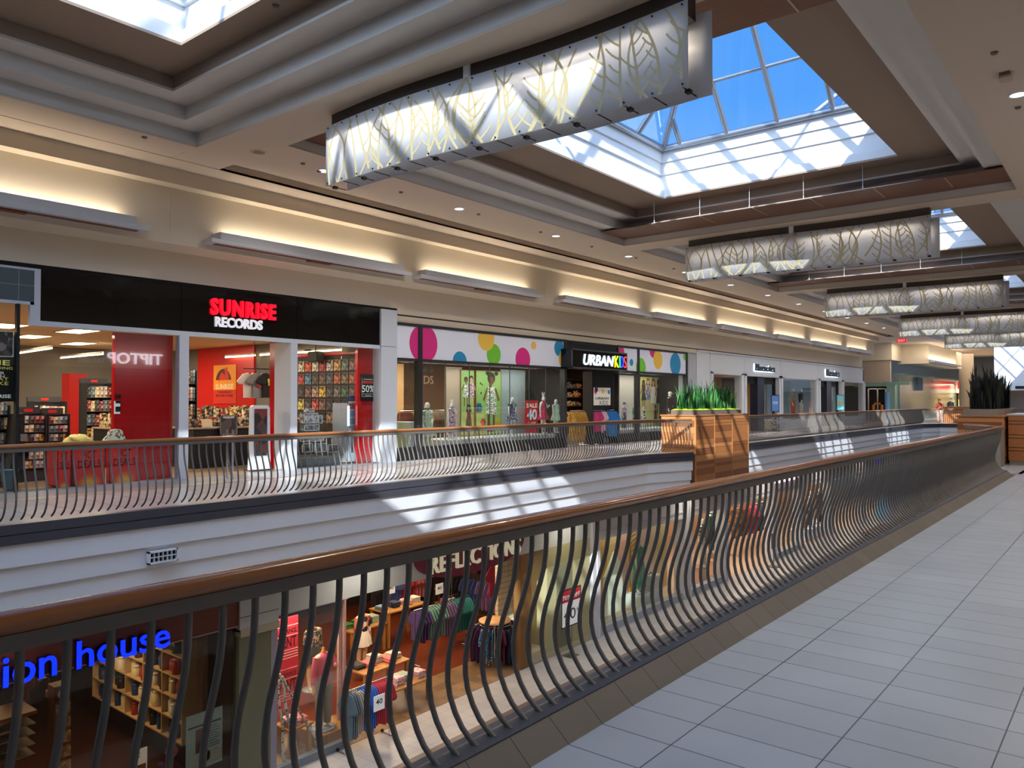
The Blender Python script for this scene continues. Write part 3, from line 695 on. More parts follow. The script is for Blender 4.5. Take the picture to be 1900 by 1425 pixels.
# shell of the shop
SY0, SY1 = -2.0, 13.5
mb = MB(); mb.box(-27.2, -27, SY0, SY1, 0, 3.4); struct(mb.build('wall_left', greyw, keep=True))
mb = MB(); mb.box(-27, -15.1, SY0-.2, SY0, 0, 3.4); struct(mb.build('wall_back', greyw, keep=True))
mb = MB(); mb.box(-27, -15.05, SY1, SY1+.1, 0, 3.4); struct(mb.build('wall_front', greyw, keep=True))
mb = MB(); mb.box(-27, -15.13, SY0, SY1, 3.3, 3.36); struct(mb.build('ceiling', shopceil, keep=True))
mb = MB(); mb.box(-27, -15.05, SY0, SY1, -.1, 0.002); struct(mb.build('floor', brownfl, keep=True))
# facade: black fascia, tiled corner panel, white frames
yL = 5.32
t = thing('shop_fascia', 'glossy black fascia board with red and white shop name above the record shop', 'sign board', (XS, 9.2, 2.99))
for a, b in ((yL, 7.9), (7.905, 10.66), (10.665, 13.15)):
    mb = MB(); mb.bbox(XS-.12, XS, a, b, 2.99, 3.93, .006); mb.build('panel', black, t)
mb = MB(); mb.box(-15.1, -14.99, 3.0 if False else yL-.10, 13.15, 2.90, 2.99); mb.box(-15.1, -14.99, yL-.10, yL, 2.99, 3.90); struct(mb.build('trim_14', frame_w, keep=True))
mb = MB(); mb.box(-15.1, -14.99, -4, yL-.10, 3.26, 3.31); mb.box(-15.1, -14.99, -4, yL-.10, 3.86, 3.90); mb.box(-15.1, -14.99, yL-.16, yL-.10, 2.90, 3.31); struct(mb.build('trim_15', frame_w, keep=True))
mb = MB(); mb.box(-15.08, -15.0, -4, yL-.10, 3.31, 3.86)
tag(mb.build('tiled_panel', tile_mat('slate_green_tile', (84, 98, 104), (150, 170, 172), 0.42, 0.28, org=(4.98, 3.31), axes='YZ', rough=.25, mortar=.008), keep=True), 'grey-green tiled panel in a white frame left of the black fascia', 'wall panel')
# lettering
nl = onX(388, 549, XS); nr = onX(511, 590, XS)
t = thing('shop_sign', 'fat red illuminated shop name over white lettering on the black record shop fascia', 'sign', (XS, (nl.y+nr.y)/2, 3.05))
red_em = mat('red_neon_letter', (255, 16, 40), .3, emit=1.3, ecol=(255, 10, 34)); wht_em = mat('white_lit_letter', (225, 226, 232), .4, emit=.45)
zb = onX(388, 582, XS).z; zt = onX(388, 552, XS).z
mb = MB(); text_mb(mb, 'SUNRISE', (XS, nl.y+.02, zb-.02), YR, UP, nr.y-nl.y-.04, (zt-zb)*1.05, .07, bold=.03, space=1.2); mb.build('red_lettering', red_em, t)
zb = onX(398, 606, XS).z; zt = onX(398, 587, XS).z; a = onX(398, 600, XS).y; b = onX(486, 600, XS).y
mb = MB(); text_mb(mb, 'RECORDS', (XS, a, zb), YR, UP, b-a, zt-zb, .04, bold=.03); mb.build('white_lettering', wht_em, t)
# posts
mb = MB(); mb.box(-15.14, -14.98, 7.86, 8.06, 0, 2.92); struct(mb.build('trim_16', frame_w, keep=True))
XJ = onY(509, 750, 10.5).x; mb = MB(); mb.box(XJ, -15.0, 10.5, 10.68, 0, 2.92); struct(mb.build('wall_left', frame_w, keep=True))
mb = MB(); mb.box(onY(500, 750, 10.5).x, XJ, 10.5, 10.66, 0, 2.92); struct(mb.build('trim_17', redl, keep=True))
mb = MB(); mb.box(-15.3, -14.95, 13.157, 13.70, 0, 2.965); mb.box(-15.3, -14.95, 13.157, 13.70, 2.975, 3.92); struct(mb.build('wall_left', frame_w, keep=True))
mb = MB(); mb.box(-15.12, -15.02, -4, 7.86, .0, .03); mb.box(-15.12, -15.02, 10.68, 13.157, 0, .03); struct(mb.build('trim_18', chrome, keep=True))
def pane(y0, y1, z0, z1, X=XS-.04, name='window_shop', m=None):
    mb = MB(); mb.box(X-.012, X, y0, y1, z0, z1); return struct(mb.build(name, m or shopglass, keep=True))
ym = onX(33, 700, XS).y
pane(-2, ym-.02, .03, 3.26); pane(ym+.02, 7.86, .03, 2.9); pane(10.68, 11.97, .03, 2.9); pane(11.98, 13.157, .03, 2.9)
mb = MB(); mb.box(-15.1, -15.0, ym-.025, ym+.025, 0, 3.26); struct(mb.build('trim_19', blackm, keep=True))
# red panel behind the second pane
yr = onX(212, 700, XS-.25).y
mb = MB(); mb.box(-15.34, -15.25, yr, 7.86, 0.02, 2.9); mb.box(-15.36, -15.34, yr, 7.86, 0.02, 2.9)
tag(mb.build('red_partition', redl), 'tall glossy red panel standing behind the window glass beside the white post', 'partition')
mb = MB(); yq = onX(700, 700, -15.3).y; ya_ = onX(662, 700, -15.3).y
mb.box(-15.36, -15.27, ya_, 13.15, 0.02, 2.9)
tag(mb.build('red_partition', redl), 'narrow red panel behind the glass at the right end of the record shop window', 'partition')
# small notice on the red panel
def poster(name, label, cat, o, r, w, h, base, draws=(), frame=None, thick=.012, parent=None, group=None):
    """flat board with printed layers; draws: list of (part, material, function(mb,O,r,n))"""
    o = Vector(o); r = Vector(r); n = r.cross(Vector(UP))
    t = thing(name, label, cat, tuple(o+r*(w/2)), group)
    mb = MB(); mb.slab(o, r, UP, w, h, thick); mb.build('board', base, t)
    if frame:
        mb = MB(); f = frame[1]
        for (x, z, ww, hh) in ((0, 0, w, f), (0, h-f, w, f), (0, 0, f, h), (w-f, 0, f, h)): mb.slab(o+r*x+Vector(UP)*z, r, UP, ww, hh, thick+.008)
        mb.build('frame', frame[0], t)
    for pn, m, fn in draws:
        mb = MB(); fn(mb, o+n*(thick+.001)); mb.build(pn, m, t)
    return t
def T_(s, x, z, w, h, bold=.0, r=YR, shear=0, d=.003):
    return lambda mb, O: text_mb(mb, s, O+Vector(r)*x+Vector(UP)*z, r, UP, w, h, d, bold=bold, shear=shear)
def R_(x, z, w, h, r=YR, d=.002): return lambda mb, O: mb.slab(O+Vector(r)*x+Vector(UP)*z, r, UP, w, h, d)
def multi(*fs):
    def f(mb, O):
        for g in fs: g(mb, O)
    return f
def disc(x, z, rad, r=YR, d=.002, n=28, a0=0, a1=2*pi):
    def f(mb, O):
        pts = [(x+rad*cos(a0+(a1-a0)*i/n), z+rad*sin(a0+(a1-a0)*i/n)) for i in range(n+(0 if a1-a0 > 6.2 else 1))]
        mb.prism(pts, O, r, UP, Vector(r).cross(Vector(UP)), d)
    return f
p = onX(212, 768, -15.24); q = onX(223, 744, -15.24)
poster('notice', 'small white notice taped to the left edge of the tall red panel', 'notice', (-15.25, p.y, p.z), YR, q.y-p.y, q.z-p.z, inkwht, [('print', inkblk, multi(R_(.02, .04, .1, .1), R_(.02, .2, .1, .05), R_(.02, .3, .1, .07)))])
# big black poster at the far left window
p = onX(-30, 745, -15.12); q = onX(28, 622, -15.12)
poster('window_poster', 'black music poster with picture and pale lettering in the far left window', 'poster', (-15.14, q.y-.75, p.z), YR, .75, q.z-p.z, inkblk,
       [('picture', patch_mat('poster_pic', [(30, 34, 40), (70, 80, 90), (150, 140, 140), (20, 20, 24)], 9), R_(.10, .78, .62, .42)),
        ('picture_frame', inkwht, multi(R_(.09, .77, .64, .008, d=.003), R_(.09, 1.2, .64, .008, d=.003), R_(.72, .77, .008, .43, d=.003))),
        ('yellow_lettering', mat('ink_yellow', (220, 210, 110), .5, emit=.2), multi(T_('LIE', .38, .62, .3, .09, .02), T_('BUILDING', .3, .55, .42, .045), T_('AT', .5, .36, .16, .05), T_('DUKE', .3, .28, .36, .06))),
        ('white_lettering', inkwht, multi(T_('OVER', .3, .46, .3, .05), T_('SEVEN', .3, .41, .3, .04), T_('SUNRISE', .3, .06, .4, .06, .02)))])
# ---- ceiling lights inside
for i, (a, b) in enumerate([(144, 614), (58, 624), (145, 637), (10, 604), (176, 651)]):
    p = onZ(a, b, 3.3); t = thing('ceiling_light_panel', 'recessed light panel in the record shop ceiling, %s' % ['nearest the black fascia', 'left of the window bar', 'deeper behind the first', 'cut by the picture edge', 'deepest and thinnest'][i], 'ceiling light', (p.x, p.y, 3.28), 'light panels in the record shop ceiling')
    mb = MB(); mb.box(p.x-.62, p.x+.62, p.y-.32, p.y+.32, 3.285, 3.30); mb.build('frame', paint, t)
    mb = MB(); mb.box(p.x-.58, p.x+.58, p.y-.28, p.y+.28, 3.28, 3.286); mb.build('diffuser', warmlight, t)
for i, (a, b) in enumerate([((30, 656), (96, 646)), ((113, 664), (212, 655)), ((36, 664), (76, 665)), ((442, 664), (485, 660)), ((487, 659), (506, 657)), ((552, 656), (585, 653)), ((593, 655), (646, 650)), ((600, 638), (643, 641))]):
    p = onZ(a[0], a[1], 2.95); q = onZ(b[0], b[1], 2.95)
    for v in (p, q): v.y = min(v.y, 13.3)
    if (p-q).length > 3.5: q = p+(q-p).normalized()*3.2
    t = thing('strip_light', 'hanging fluorescent strip light in the record shop, %s' % ['long one by the window bar', 'long one ending at the red panel', 'short one at far left', 'seen through the doorway', 'short one at the doorway edge', 'left one over the magazine wall', 'longer one over the magazine wall', 'highest over the magazine wall'][i], 'strip light', (p+q)/2, 'fluorescent strips in the record shop')
    mb = MB(); mb.cyl(p, q, .022, 8); mb.build('tube', tubelight, t)
    mb = MB(); mb.cyl(p+Vector((0, 0, .05)), q+Vector((0, 0, .05)), .035, 4); mb.build('batten', white, t)
for x, y in ((-19, 3), (-19, 7), (-19, 11), (-24, 5), (-24, 11)): lamp_area((x, y, 3.24), 1.6, 1.6, 125, (1, .84, .62))
for x, y in ((-15.9, 5.6), (-15.9, 11.8)): lamp_area((x, y, 2.86), .5, 2.4, 40, (1, .86, .68))  # added lamps without fittings, to brighten the goods behind the windows
# ---- side wall: red field, poster, grey
p = onY(369, 800, 13.5).x; q = onY(474, 800, 13.5).x
mb = MB(); mb.box(p, q, 13.44, 13.5, 0, 3.3); struct(mb.build('wall_front', redw, keep=True))
p = onY(396, 749, 13.42); q = onY(438, 676, 13.42); w, h = q.x-p.x, q.z-p.z
O_ = mat('poster_orange', (232, 150, 34), .5); RD = mat('poster_red', (206, 52, 30), .5)
def bird(mb, O):
    pts = [(.22, .56), (.30, .70), (.36, .80), (.42, .78), (.46, .70), (.52, .68), (.55, .78), (.62, .80), (.64, .90), (.56, .94), (.52, .88), (.44, .86), (.34, .86), (.26, .80), (.18, .68)]
    pts = [(.24, .57), (.28, .70), (.36, .81), (.46, .78), (.50, .72), (.53, .80), (.50, .88), (.55, .94), (.63, .92), (.62, .84), (.66, .76), (.70, .68), (.66, .60), (.56, .63), (.46, .60), (.36, .62)]
    mb.prism([(a*w, b*h) for a, b in pts], O, XR, UP, Vector(XR).cross(Vector(UP)), .002)
poster('wall_poster', 'orange and red SUNRISE poster on the red wall seen through the shop doorway', 'poster', (p.x, 13.43, p.z), XR, w, h, O_,
       [('bird_picture', RD, bird), ('red_field', RD, R_(0, 0, w, h*.36, XR, .001)), ('title', cream, T_('SUNRISE', .1*w, .37*h, .8*w, .14*h, .02, XR)),
        ('rays', mat('poster_brown', (84, 40, 30), .5), multi(*[disc(.45*w, .52*h, r_*w, XR, .0015, 16, .25, pi-.25) for r_ in (.36,)])),
        ('slogan', mat('poster_dark', (70, 20, 16), .5), multi(T_("CANADA'S", .2*w, .27*h, .6*w, .06*h, .02, XR, d=.005), T_('RECORD STORE', .12*w, .18*h, .76*w, .06*h, .02, XR, d=.005)))])
# ---- sleeve wall: 8 x 5 covers on black slatted board
xa = onY(553, 800, 13.42).x; xb = onY(662, 800, 13.42).x; zt = onY(600, 668, 13.42).z
mb = MB(); mb.box(xa-.6, xb, 13.42, 13.48, .0, zt+.12); tag(mb.build('display_board', blackm), 'black slatted display board covering the right-hand shop wall behind the magazine covers', 'display board')
mb = MB(); mb.box(xa-.6, xb, 13.40, 13.45, zt+.12, zt+.17); tag(mb.build('board_cap', redl), 'thin red cap strip above the magazine cover wall', 'trim strip')
covers = [[(236, 214, 196), (226, 60, 40), (226, 222, 196), (200, 20, 30), (220, 210, 206), (236, 170, 80), (90, 120, 110), (110, 70, 74)],
          [(190, 40, 44), (60, 120, 170), (60, 50, 46), (100, 60, 50), (70, 80, 96), (196, 70, 40), (110, 90, 56), (140, 60, 40)],
          [(44, 34, 40), (110, 70, 60), (180, 140, 140), (230, 180, 40), (60, 56, 60), (110, 104, 96), (50, 90, 60), (80, 60, 50)],
          [(220, 200, 90), (60, 54, 60), (210, 60, 50), (120, 80, 80), (40, 36, 50), (70, 40, 60), (30, 30, 60), (150, 144, 140)],
          [(90, 70, 60), (60, 60, 70), (120, 40, 40), (40, 40, 44), (150, 120, 90), (60, 30, 50), (70, 80, 100), (100, 90, 80)]]
cw = (xb-xa)/8; chh = .30
for r_ in range(5):
    for c_ in range(8):
        b_ = covers[r_][c_]; b_ = tuple(int(v*.72+14) for v in b_); m1 = patch_mat('cover_%d_%d' % (r_, c_), [b_, tuple(min(255, v+40) for v in b_), tuple(v//3 for v in b_), tuple(v//2 for v in b_)], 16)
        x = xa+cw*c_+.05*cw; z = zt-.36*(r_+1)+.05
        mb = MB(); mb.slab((x, 13.41, z), XR, UP, cw*.86, chh, .012)
        tag(mb.build('magazine_cover', m1), 'magazine cover on the black board, %s row down, %s from left' % (ORD[r_], ORD[c_]), 'magazine', 'magazine covers on the wall board')
# speaker on wall
p = onY(590, 662, 13.3); t = thing('wall_speaker', 'small black speaker hanging from the ceiling above the magazine wall', 'speaker', p)
mb = MB(); mb.bbox(p.x-.22, p.x+.22, 13.1, 13.35, p.z-.14, p.z+.14, .02); mb.build('cabinet', blackm, t); mb = MB(); mb.cyl((p.x, 13.22, p.z+.14), (p.x, 13.22, 3.3), .015, 6); mb.build('bracket', blackm, t)
# 50% poster on the red panel
p = onX(670, 745, -15.24); q = onX(697, 695, -15.24); w, h = q.y-p.y, q.z-p.z
poster('sale_poster', 'black poster with large white 50% on the narrow red panel', 'poster', (-15.26, p.y, p.z), YR, w, h, inkblk,
       [('number', inkwht, T_('50%', .08*w, .34*h, .84*w, .26*h, .01)), ('red_bar', RD, R_(.1*w, .66*h, .8*w, .09*h)), ('small_print', inkwht, multi(T_('STOREWIDE', .2*w, .79*h, .6*w, .04*h), R_(.1*w, .27*h, .8*w, .012*h), R_(.08*w, .18*h, .84*w, .01*h), R_(.06*w, .18*h, .012*w, .68*h), R_(.92*w, .18*h, .012*w, .68*h), T_('EVERYTHING', .3*w, .2*h, .4*w, .03*h)))])
# mirrored TIPTOP sign: the real sign stands on the opposite side, seen only as a reflection
tp = onX(303, 668, -31.8); tq = onX(225, 652, -31.8)
t = thing('shop_sign', 'white TIPTOP sign of the opposite shop, seen mirrored in the record shop glass', 'sign', (1.8, 14.9, 2.9))
em = mat('bright_white_letter', (245, 240, 255), .4, emit=9)
dz = tp.z
mb = MB(); L_ = 2.35
text_mb(mb, 'TIPTOP', (1.78, tp.y, dz-.22), (0, -1, 0), UP, (tp.y-onX(200, 660, -31.8).y), .46, .05, bold=.02); mb.build('lettering', em, t)
mb = MB(); text_mb(mb, 'TAILORS', (1.78, onX(196, 672, -31.8).y, dz-.22), (0, -1, 0), UP, 1.0, .2, .05, bold=.0); mb.build('small_lettering', mat('dim_white_letter', (200, 200, 200), .4, emit=1.5), t)
# =====================================================================
#  GOODS IN THE RECORD SHOP
# =====================================================================
rg = random.Random(21)
cases = [patch_mat('case_%d' % i, c, 22) for i, c in enumerate([
    [(150, 156, 166), (90, 96, 110), (200, 204, 210)], [(180, 170, 160), (120, 90, 80), (230, 220, 210)], [(90, 110, 120), (50, 70, 80), (150, 170, 176)],
    [(130, 50, 50), (60, 30, 30), (210, 150, 140)], [(60, 60, 66), (30, 30, 34), (120, 120, 126)], [(214, 190, 150), (150, 110, 60), (240, 224, 190)], [(196, 150, 70), (120, 70, 30), (60, 40, 30)]])]
goods = [patch_mat('goods_%d' % i, c, 18) for i, c in enumerate([
    [(214, 190, 150), (120, 90, 60), (60, 40, 30)], [(150, 40, 36), (60, 20, 20), (220, 180, 150)], [(40, 38, 40), (90, 86, 84), (150, 140, 130)],
    [(226, 210, 180), (180, 150, 110), (90, 70, 50)], [(190, 150, 60), (110, 60, 30), (230, 210, 150)]])]
rack_m = mat('rack_black', (34, 34, 38), .5); redlab = mat('red_label', (210, 40, 30), .5, emit=.1)
def cd_rack(px0, px1, ytop, X, label, rows=6, cols=4, base=0.0, hmax=None, head=True, headtxt='NEW'):
    a = onX(px0, 800, X).y; b = onX(px1, 800, X).y; zt = onX((px0+px1)/2, ytop, X).z
    t = thing('media_rack', label, 'shelf rack', (X-.2, (a+b)/2, base), 'black media racks')
    mb = MB(); mb.box(X-.45, X-.40, a, b, base, zt); mb.box(X-.42, X-.02, a, a+.02, base, zt-.1); mb.box(X-.42, X-.02, b-.02, b, base, zt-.1); mb.box(X-.42, X, a, b, base, base+.22); mb.build('frame', rack_m, t)
    hh = .12 if head else 0
    if head:
        mb = MB(); mb.box(X-.40, X-.38, a, b, zt-hh, zt+.02); h_ = mb.build('header_board', mat('header_grey', (60, 60, 64), .5), t)
        mb = MB(); mb.slab((X-.375, (a+b)/2-.08, zt-.08), YR, UP, .16, .06, .004); mb.build('label', redlab, h_)
    z0 = base+.26; dz = (zt-hh-z0)/rows
    for r_ in range(rows):
        z = z0+dz*r_
        xf = X-.06+.04*(1-r_/rows)
        mb = MB(); mb.box(X-.42, xf, a+.02, b-.02, z-.015, z); mb.build('shelf', rack_m, t)
        w = (b-a-.06)/cols
        for c_ in range(cols):
            if rg.random() < .03: continue
            mb = MB(); y = a+.03+w*c_; hgt = dz*.82*rg.uniform(.9, 1)
            mb.box(xf-.12, xf-.02, y+.004, y+w-.006, z, z+hgt)
            tag(mb.build('disc_case', rg.choice(cases)), 'small upright disc case on a black media rack in the record shop', 'disc case', 'disc cases on the media racks')
    return t
cd_rack(43, 88, 757, -16.9, 'left bay of the two black disc racks with red labels behind the shop window')
cd_rack(90, 131, 759, -16.9, 'right bay of the two black disc racks, beside the red bins')
cd_rack(160, 211, 703, -20.5, 'tall black magazine rack at the back beside the red panel', rows=5, cols=6)
cd_rack(62, 125, 737, -20.0, 'low black rack farther back above the disc racks', rows=3, cols=8)
cd_rack(-8, 20, 742, -16.2, 'tall rack at the far left edge of the picture', rows=5, cols=3, head=False)
cd_rack(348, 366, 680, -19.0, 'narrow rack just inside the shop doorway beside the white post', rows=5, cols=3, head=False)
# red square pillar far back
p = onX(128, 800, -22); q = onX(160, 800, -22); zt = onX(140, 693, -22).z
mb = MB(); mb.box(-22.5, -22, p.y, q.y, 0, zt); struct(mb.build('wall_front', redw, keep=True))
# tables
def table(name, label, x0, x1, y0, y1, h, m, skirt=False, z0=0.0, group=None):
    t = thing(name, label, 'table', ((x0+x1)/2, (y0+y1)/2, z0), group)
    mb = MB(); mb.bbox(x0, x1, y0, y1, z0+h-.04, z0+h, .006); mb.build('top', m, t)
    if skirt:
        mb = MB(); mb.box(x0+.03, x1-.03, y0+.03, y1-.03, z0, z0+h-.04); mb.build('base', blackm, t)
    else:
        for x in (x0+.03, x1-.10):
            for y in (y0+.03, y1-.10): mb = MB(); mb.box(x, x+.07, y, y+.07, z0, z0+h-.04); mb.build('leg', m, t)
    return t
tabm = mat('display_table_tan', (150, 124, 100), .45, noise=.05)
p = onX(350, 800, -17.2); q = onX(462, 800, -17.2)
table('display_table', 'black-skirted display table inside the record shop doorway', -18.2, -17.0, p.y, q.y+.3, .95, tabm, True)
y = p.y+.05; 
for i in range(26):
    yy = rg.uniform(p.y+.05, q.y+.1); xx = rg.uniform(-18.1, -17.3); w = rg.uniform(.10, .22); h = rg.uniform(.10, .3); 
    pass
def stack(x0, x1, y0, y1, z, n, seed, name, lab, cat, grp, wr=(.10, .2), hr=(.1, .28), mats=None):
    r_ = random.Random(seed); cells = []
    nx = max(1, int((x1-x0)/.22)); ny = max(1, int((y1-y0)/.22)); grid = [(i, j) for i in range(nx) for j in range(ny)]; r_.shuffle(grid)
    for (i, j) in grid[:n]:
        w = r_.uniform(*wr); d = r_.uniform(.08, .16); h = r_.uniform(*hr); x = x0+(i+.5)*(x1-x0)/nx; yy = y0+(j+.5)*(y1-y0)/ny
        mb = MB(); mb.bbox(x-d/2, x+d/2, yy-w/2, yy+w/2, z, z+h, .004)
        if h > .24: mb.bbox(x-d/2, x+d/2, yy-w/2+.01, yy+w/2, z+h, z+h+.05, .004)
        tag(mb.build(name, r_.choice(mats or goods)), lab, cat, grp)
stack(-18.1, -17.2, p.y+.05, q.y+.2, .95, 22, 4, 'boxed_gift', 'small boxed gift item crowded on the black-skirted table in the record shop doorway', 'box', 'boxed gifts on the doorway table')
mb = MB(); pp = onX(384, 790, -17.15); mb.slab((pp.x+.0, pp.y-.12, .955), (0, 1, 0), (-.35, 0, 1), .26, .2, .01); tag(mb.build('open_book', cream), 'pale open booklet propped on the doorway table', 'book')
# red wall counter goods farther back
table('shelf_table', 'long back counter below the orange poster crowded with goods', -23.2, -19.6, 12.4, 13.1, 1.0, blackm, True)
stack(-23.1, -19.7, 12.5, 13.05, 1.0, 30, 9, 'boxed_gift', 'small boxed item crowded on the back counter below the orange poster', 'box', 'boxed items on the back counter', hr=(.15, .4))
table('side_table', 'tan table with goods behind the disc racks left of the red panel', -19.6, -18.6, 8.1, 9.6, .95, tabm, True)
stack(-19.5, -18.7, 8.15, 9.5, .95, 18, 12, 'boxed_gift', 'brown boxed item on the tan table behind the disc racks', 'box', 'boxed items on the tan table', hr=(.15, .3))
# hot deals bins
hd = mat('hot_red', (228, 46, 44), .45); arcs = [mat('arc_%d' % i, c, .5) for i, c in enumerate([(226, 70, 44), (232, 104, 50), (236, 140, 60), (240, 170, 70)])]
def bin_(y0, y1, x1, label, side=False):
    h = .66; d = .5 if y1 < 6.9 else .14
    t = thing('dump_bin', label, 'bin', (x1-d/2, (y0+y1)/2, .03), 'red dump bins behind the window')
    mb = MB()
    for (a, b, c, e_) in ((x1-d, x1-d+.01, y0, y1), (x1-.01, x1, y0, y1), (x1-d, x1, y0, y0+.01), (x1-d, x1, y1-.01, y1)): mb.box(a, b, c, e_, .03, .03+h)
    mb.box(x1-d, x1, y0, y1, .03, .05); body = mb.build('body', hd, t)
    w = y1-y0; O = Vector((x1+.001, y0, .03))
    for i, rr_ in enumerate((.42, .34, .26, .18)):
        mb = MB(); disc(w/2, 0, rr_*w, d=.001+.001*i, n=20, a0=0, a1=pi)(mb, O); mb.build('sun_arc', arcs[i], body)
    mb = MB(); text_mb(mb, 'HOT', O+Vector((0, w*.28, h*.74)), YR, UP, w*.44, .14, .003, bold=.0); text_mb(mb, 'DEALS', O+Vector((0, w*.14, h*.48)), YR, UP, w*.72, .14, .003, bold=.0); mb.build('lettering', mat('hot_black', (40, 16, 16), .5), body)
    return t
X_ = -15.10
for i, (a, b) in enumerate(((107, 132), (136, 195), (203, 258))):
    y0, y1 = onX(a, 870, X_).y, onX(b, 870, X_).y
    bin_(y0, y1, X_, 'red HOT DEALS dump bin behind the window glass, %s' % ['narrow leftmost one', 'middle one', 'rightmost one beside the red panel'][i])
def bag(label, y0, y1, m, m2, peak, seed, cx_=-.27, rx=.27):
    t = thing('wrapped_cushion', label, 'cushion', (X_-.28, (y0+y1)/2, .7), 'cushions on the red bins')
    r_ = random.Random(seed); mb = MB(); n = 28; k = 12; vs = []
    for i in range(k+1):
        ph = pi/2*i/k
        for j in range(n):
            a = 2*pi*j/n; rr_ = cos(ph)**.8*(1+.05*sin(5*a+seed)+.03*r_.uniform(-1, 1)); zz = (sin(ph)**(1.0 if not peak else 1.5))*(.26 if not peak else .34)
            vs.append((X_+cx_+rx*rr_*cos(a), (y0+y1)/2+(y1-y0)/2*rr_*sin(a)+.03*sin(3*a+i), .70+zz+.01*r_.uniform(-1, 1)))
    mb.add(vs, [(i*n+j, i*n+(j+1) % n, (i+1)*n+(j+1) % n, (i+1)*n+j) for i in range(k) for j in range(n)], 0, True); mb.build('cushion', m, t)
    mb = MB(); 
    for q in range(5):
        a = y0+(y1-y0)*(.5+.12*q); mb.add([(X_-.03, a, .70), (X_-.04, a+.12, .70), (X_-.06, a+.08, .80+.02*(q % 2))], [(0, 1, 2)])
    mb.build('wrapper_fold', m2, t)
mc = patch_mat('printed_cushion', [(236, 236, 214), (230, 232, 208), (90, 120, 90), (236, 236, 216), (220, 120, 110), (236, 236, 214), (234, 234, 210)], 26); my = mat('yellow_cushion', (226, 206, 120), .6, noise=.15, nscale=14); pk = mat('pink_wrap', (226, 150, 160), .4)
a, b = onX(128, 800, X_).y, onX(188, 800, X_).y; bag('yellow plastic-wrapped cushion lying on the left red bins', a, b-.05, my, pk, False, 2)
a, b = onX(186, 800, X_).y, onX(240, 800, X_).y; bag('pale cushion with printed flowers peaked on the right red bin', a+.07, b, mc, pk, True, 5, -.08, .07)
# shirts hanging from a high rail
rail_pt = onX(470, 684, -17.6)
t = thing('hanging_rail', 'black ceiling-hung clothes rail with T-shirts above the white stand', 'clothes rail', (rail_pt.x, rail_pt.y, rail_pt.z))
yr0, yr1 = onX(452, 684, -17.6).y, onX(508, 684, -17.6).y
mb = MB(); mb.cyl((-17.6, yr0, rail_pt.z), (-17.6, yr1, rail_pt.z), .014, 8); mb.cyl((-17.6, yr0+.3, rail_pt.z), (-17.6, yr0+.3, 3.3), .01, 6); mb.cyl((-17.6, yr1-.1, rail_pt.z), (-17.6, yr1-.1, 3.3), .01, 6); mb.build('rail', blackm, t)
def shirt(mb, c, w, h, dirr=YR, thick=.05, sleeve=.16, drape=.0):
    """T-shirt outline hanging with its shoulders at c, width along dirr"""
    r_ = Vector(dirr).normalized(); n = r_.cross(Vector(UP)); s = sleeve
    pts = [(-.5*w*.62, -h), (-.5*w*.66, -.33*h), (-.5*w-.25*s, -.42*h), (-.5*w-.55*s, -.33*h), (-.5*w*.70, -.02*h), (-.13*w, 0.02*h), (-.07*w, -.03*h), (.07*w, -.03*h), (.13*w, 0.02*h), (.5*w*.70, -.02*h), (.5*w+.55*s, -.33*h), (.5*w+.25*s, -.42*h), (.5*w*.66, -.33*h), (.5*w*.62, -h), (.2*w, -h*1.01), (-.2*w, -h*.99)]
    c = Vector(c); f = [c+r_*x+Vector(UP)*z+n*(thick*(.5+.5*cos(3*x/w*2))*.6) for x, z in pts]; b = [c+r_*x+Vector(UP)*z-n*(thick*.4) for x, z in pts]; k = len(pts)
    cf = c+Vector(UP)*(-.5*h)+n*thick*1.1; cb = c+Vector(UP)*(-.5*h)-n*thick*.8
    vs = f+b+[cf, cb]; fs = []
    for i in range(k):
        j = (i+1) % k; fs += [(i, j, 2*k), (j+k, i+k, 2*k+1), (i+k, j+k, j, i)]
    mb.add(vs, fs, 0, False); return mb
for i, (px_, m, g, lab) in enumerate([(464, mat('shirt_white', (222, 218, 212), .8), patch_mat('print_navy', [(60, 60, 90), (120, 120, 150), (222, 218, 212)], 20), 'white T-shirt with dark print hanging from the high rail'), (481, mat('shirt_grey', (130, 130, 132), .85), mat('print_red', (170, 60, 60), .7), 'grey T-shirt with round red print hanging in the middle of the high rail'), (499, mat('shirt_black', (24, 24, 26), .85), patch_mat('print_green', [(60, 150, 60), (24, 24, 26), (200, 200, 60)], 20), 'black T-shirt with green print hanging at the doorway edge')]):
    c = onX(px_, 693, -17.55+.12*i); hh = c.z-onX(px_, 738, -17.55).z
    t = thing('hanging_t_shirt', lab, 't-shirt', c, 'T-shirts on the high rail')
    mb = MB(); shirt(mb, c, .56, hh); mb.build('shirt', m, t)
    mb = MB(); n_ = Vector((1, 0, 0)); 
    if i == 1:
        mb.prism([(.13*cos(a), .13*sin(a)) for a in [2*pi*k/20 for k in range(20)]]+[], c+Vector((.075, 0, -.3*hh-.05)), YR, UP, (1, 0, 0), .003)
    else: mb.slab(c+Vector((.07, -.08, -.5*hh)), YR, UP, .16, .28*hh, .004)
    mb.build('print', g, t)
    mb = MB(); mb.tube([c+Vector((0, 0, 0)), c+Vector((0, 0, .05)), c+Vector((0, .01, .08))], .004, 5); mb.build('hanger_hook', blackm, t)
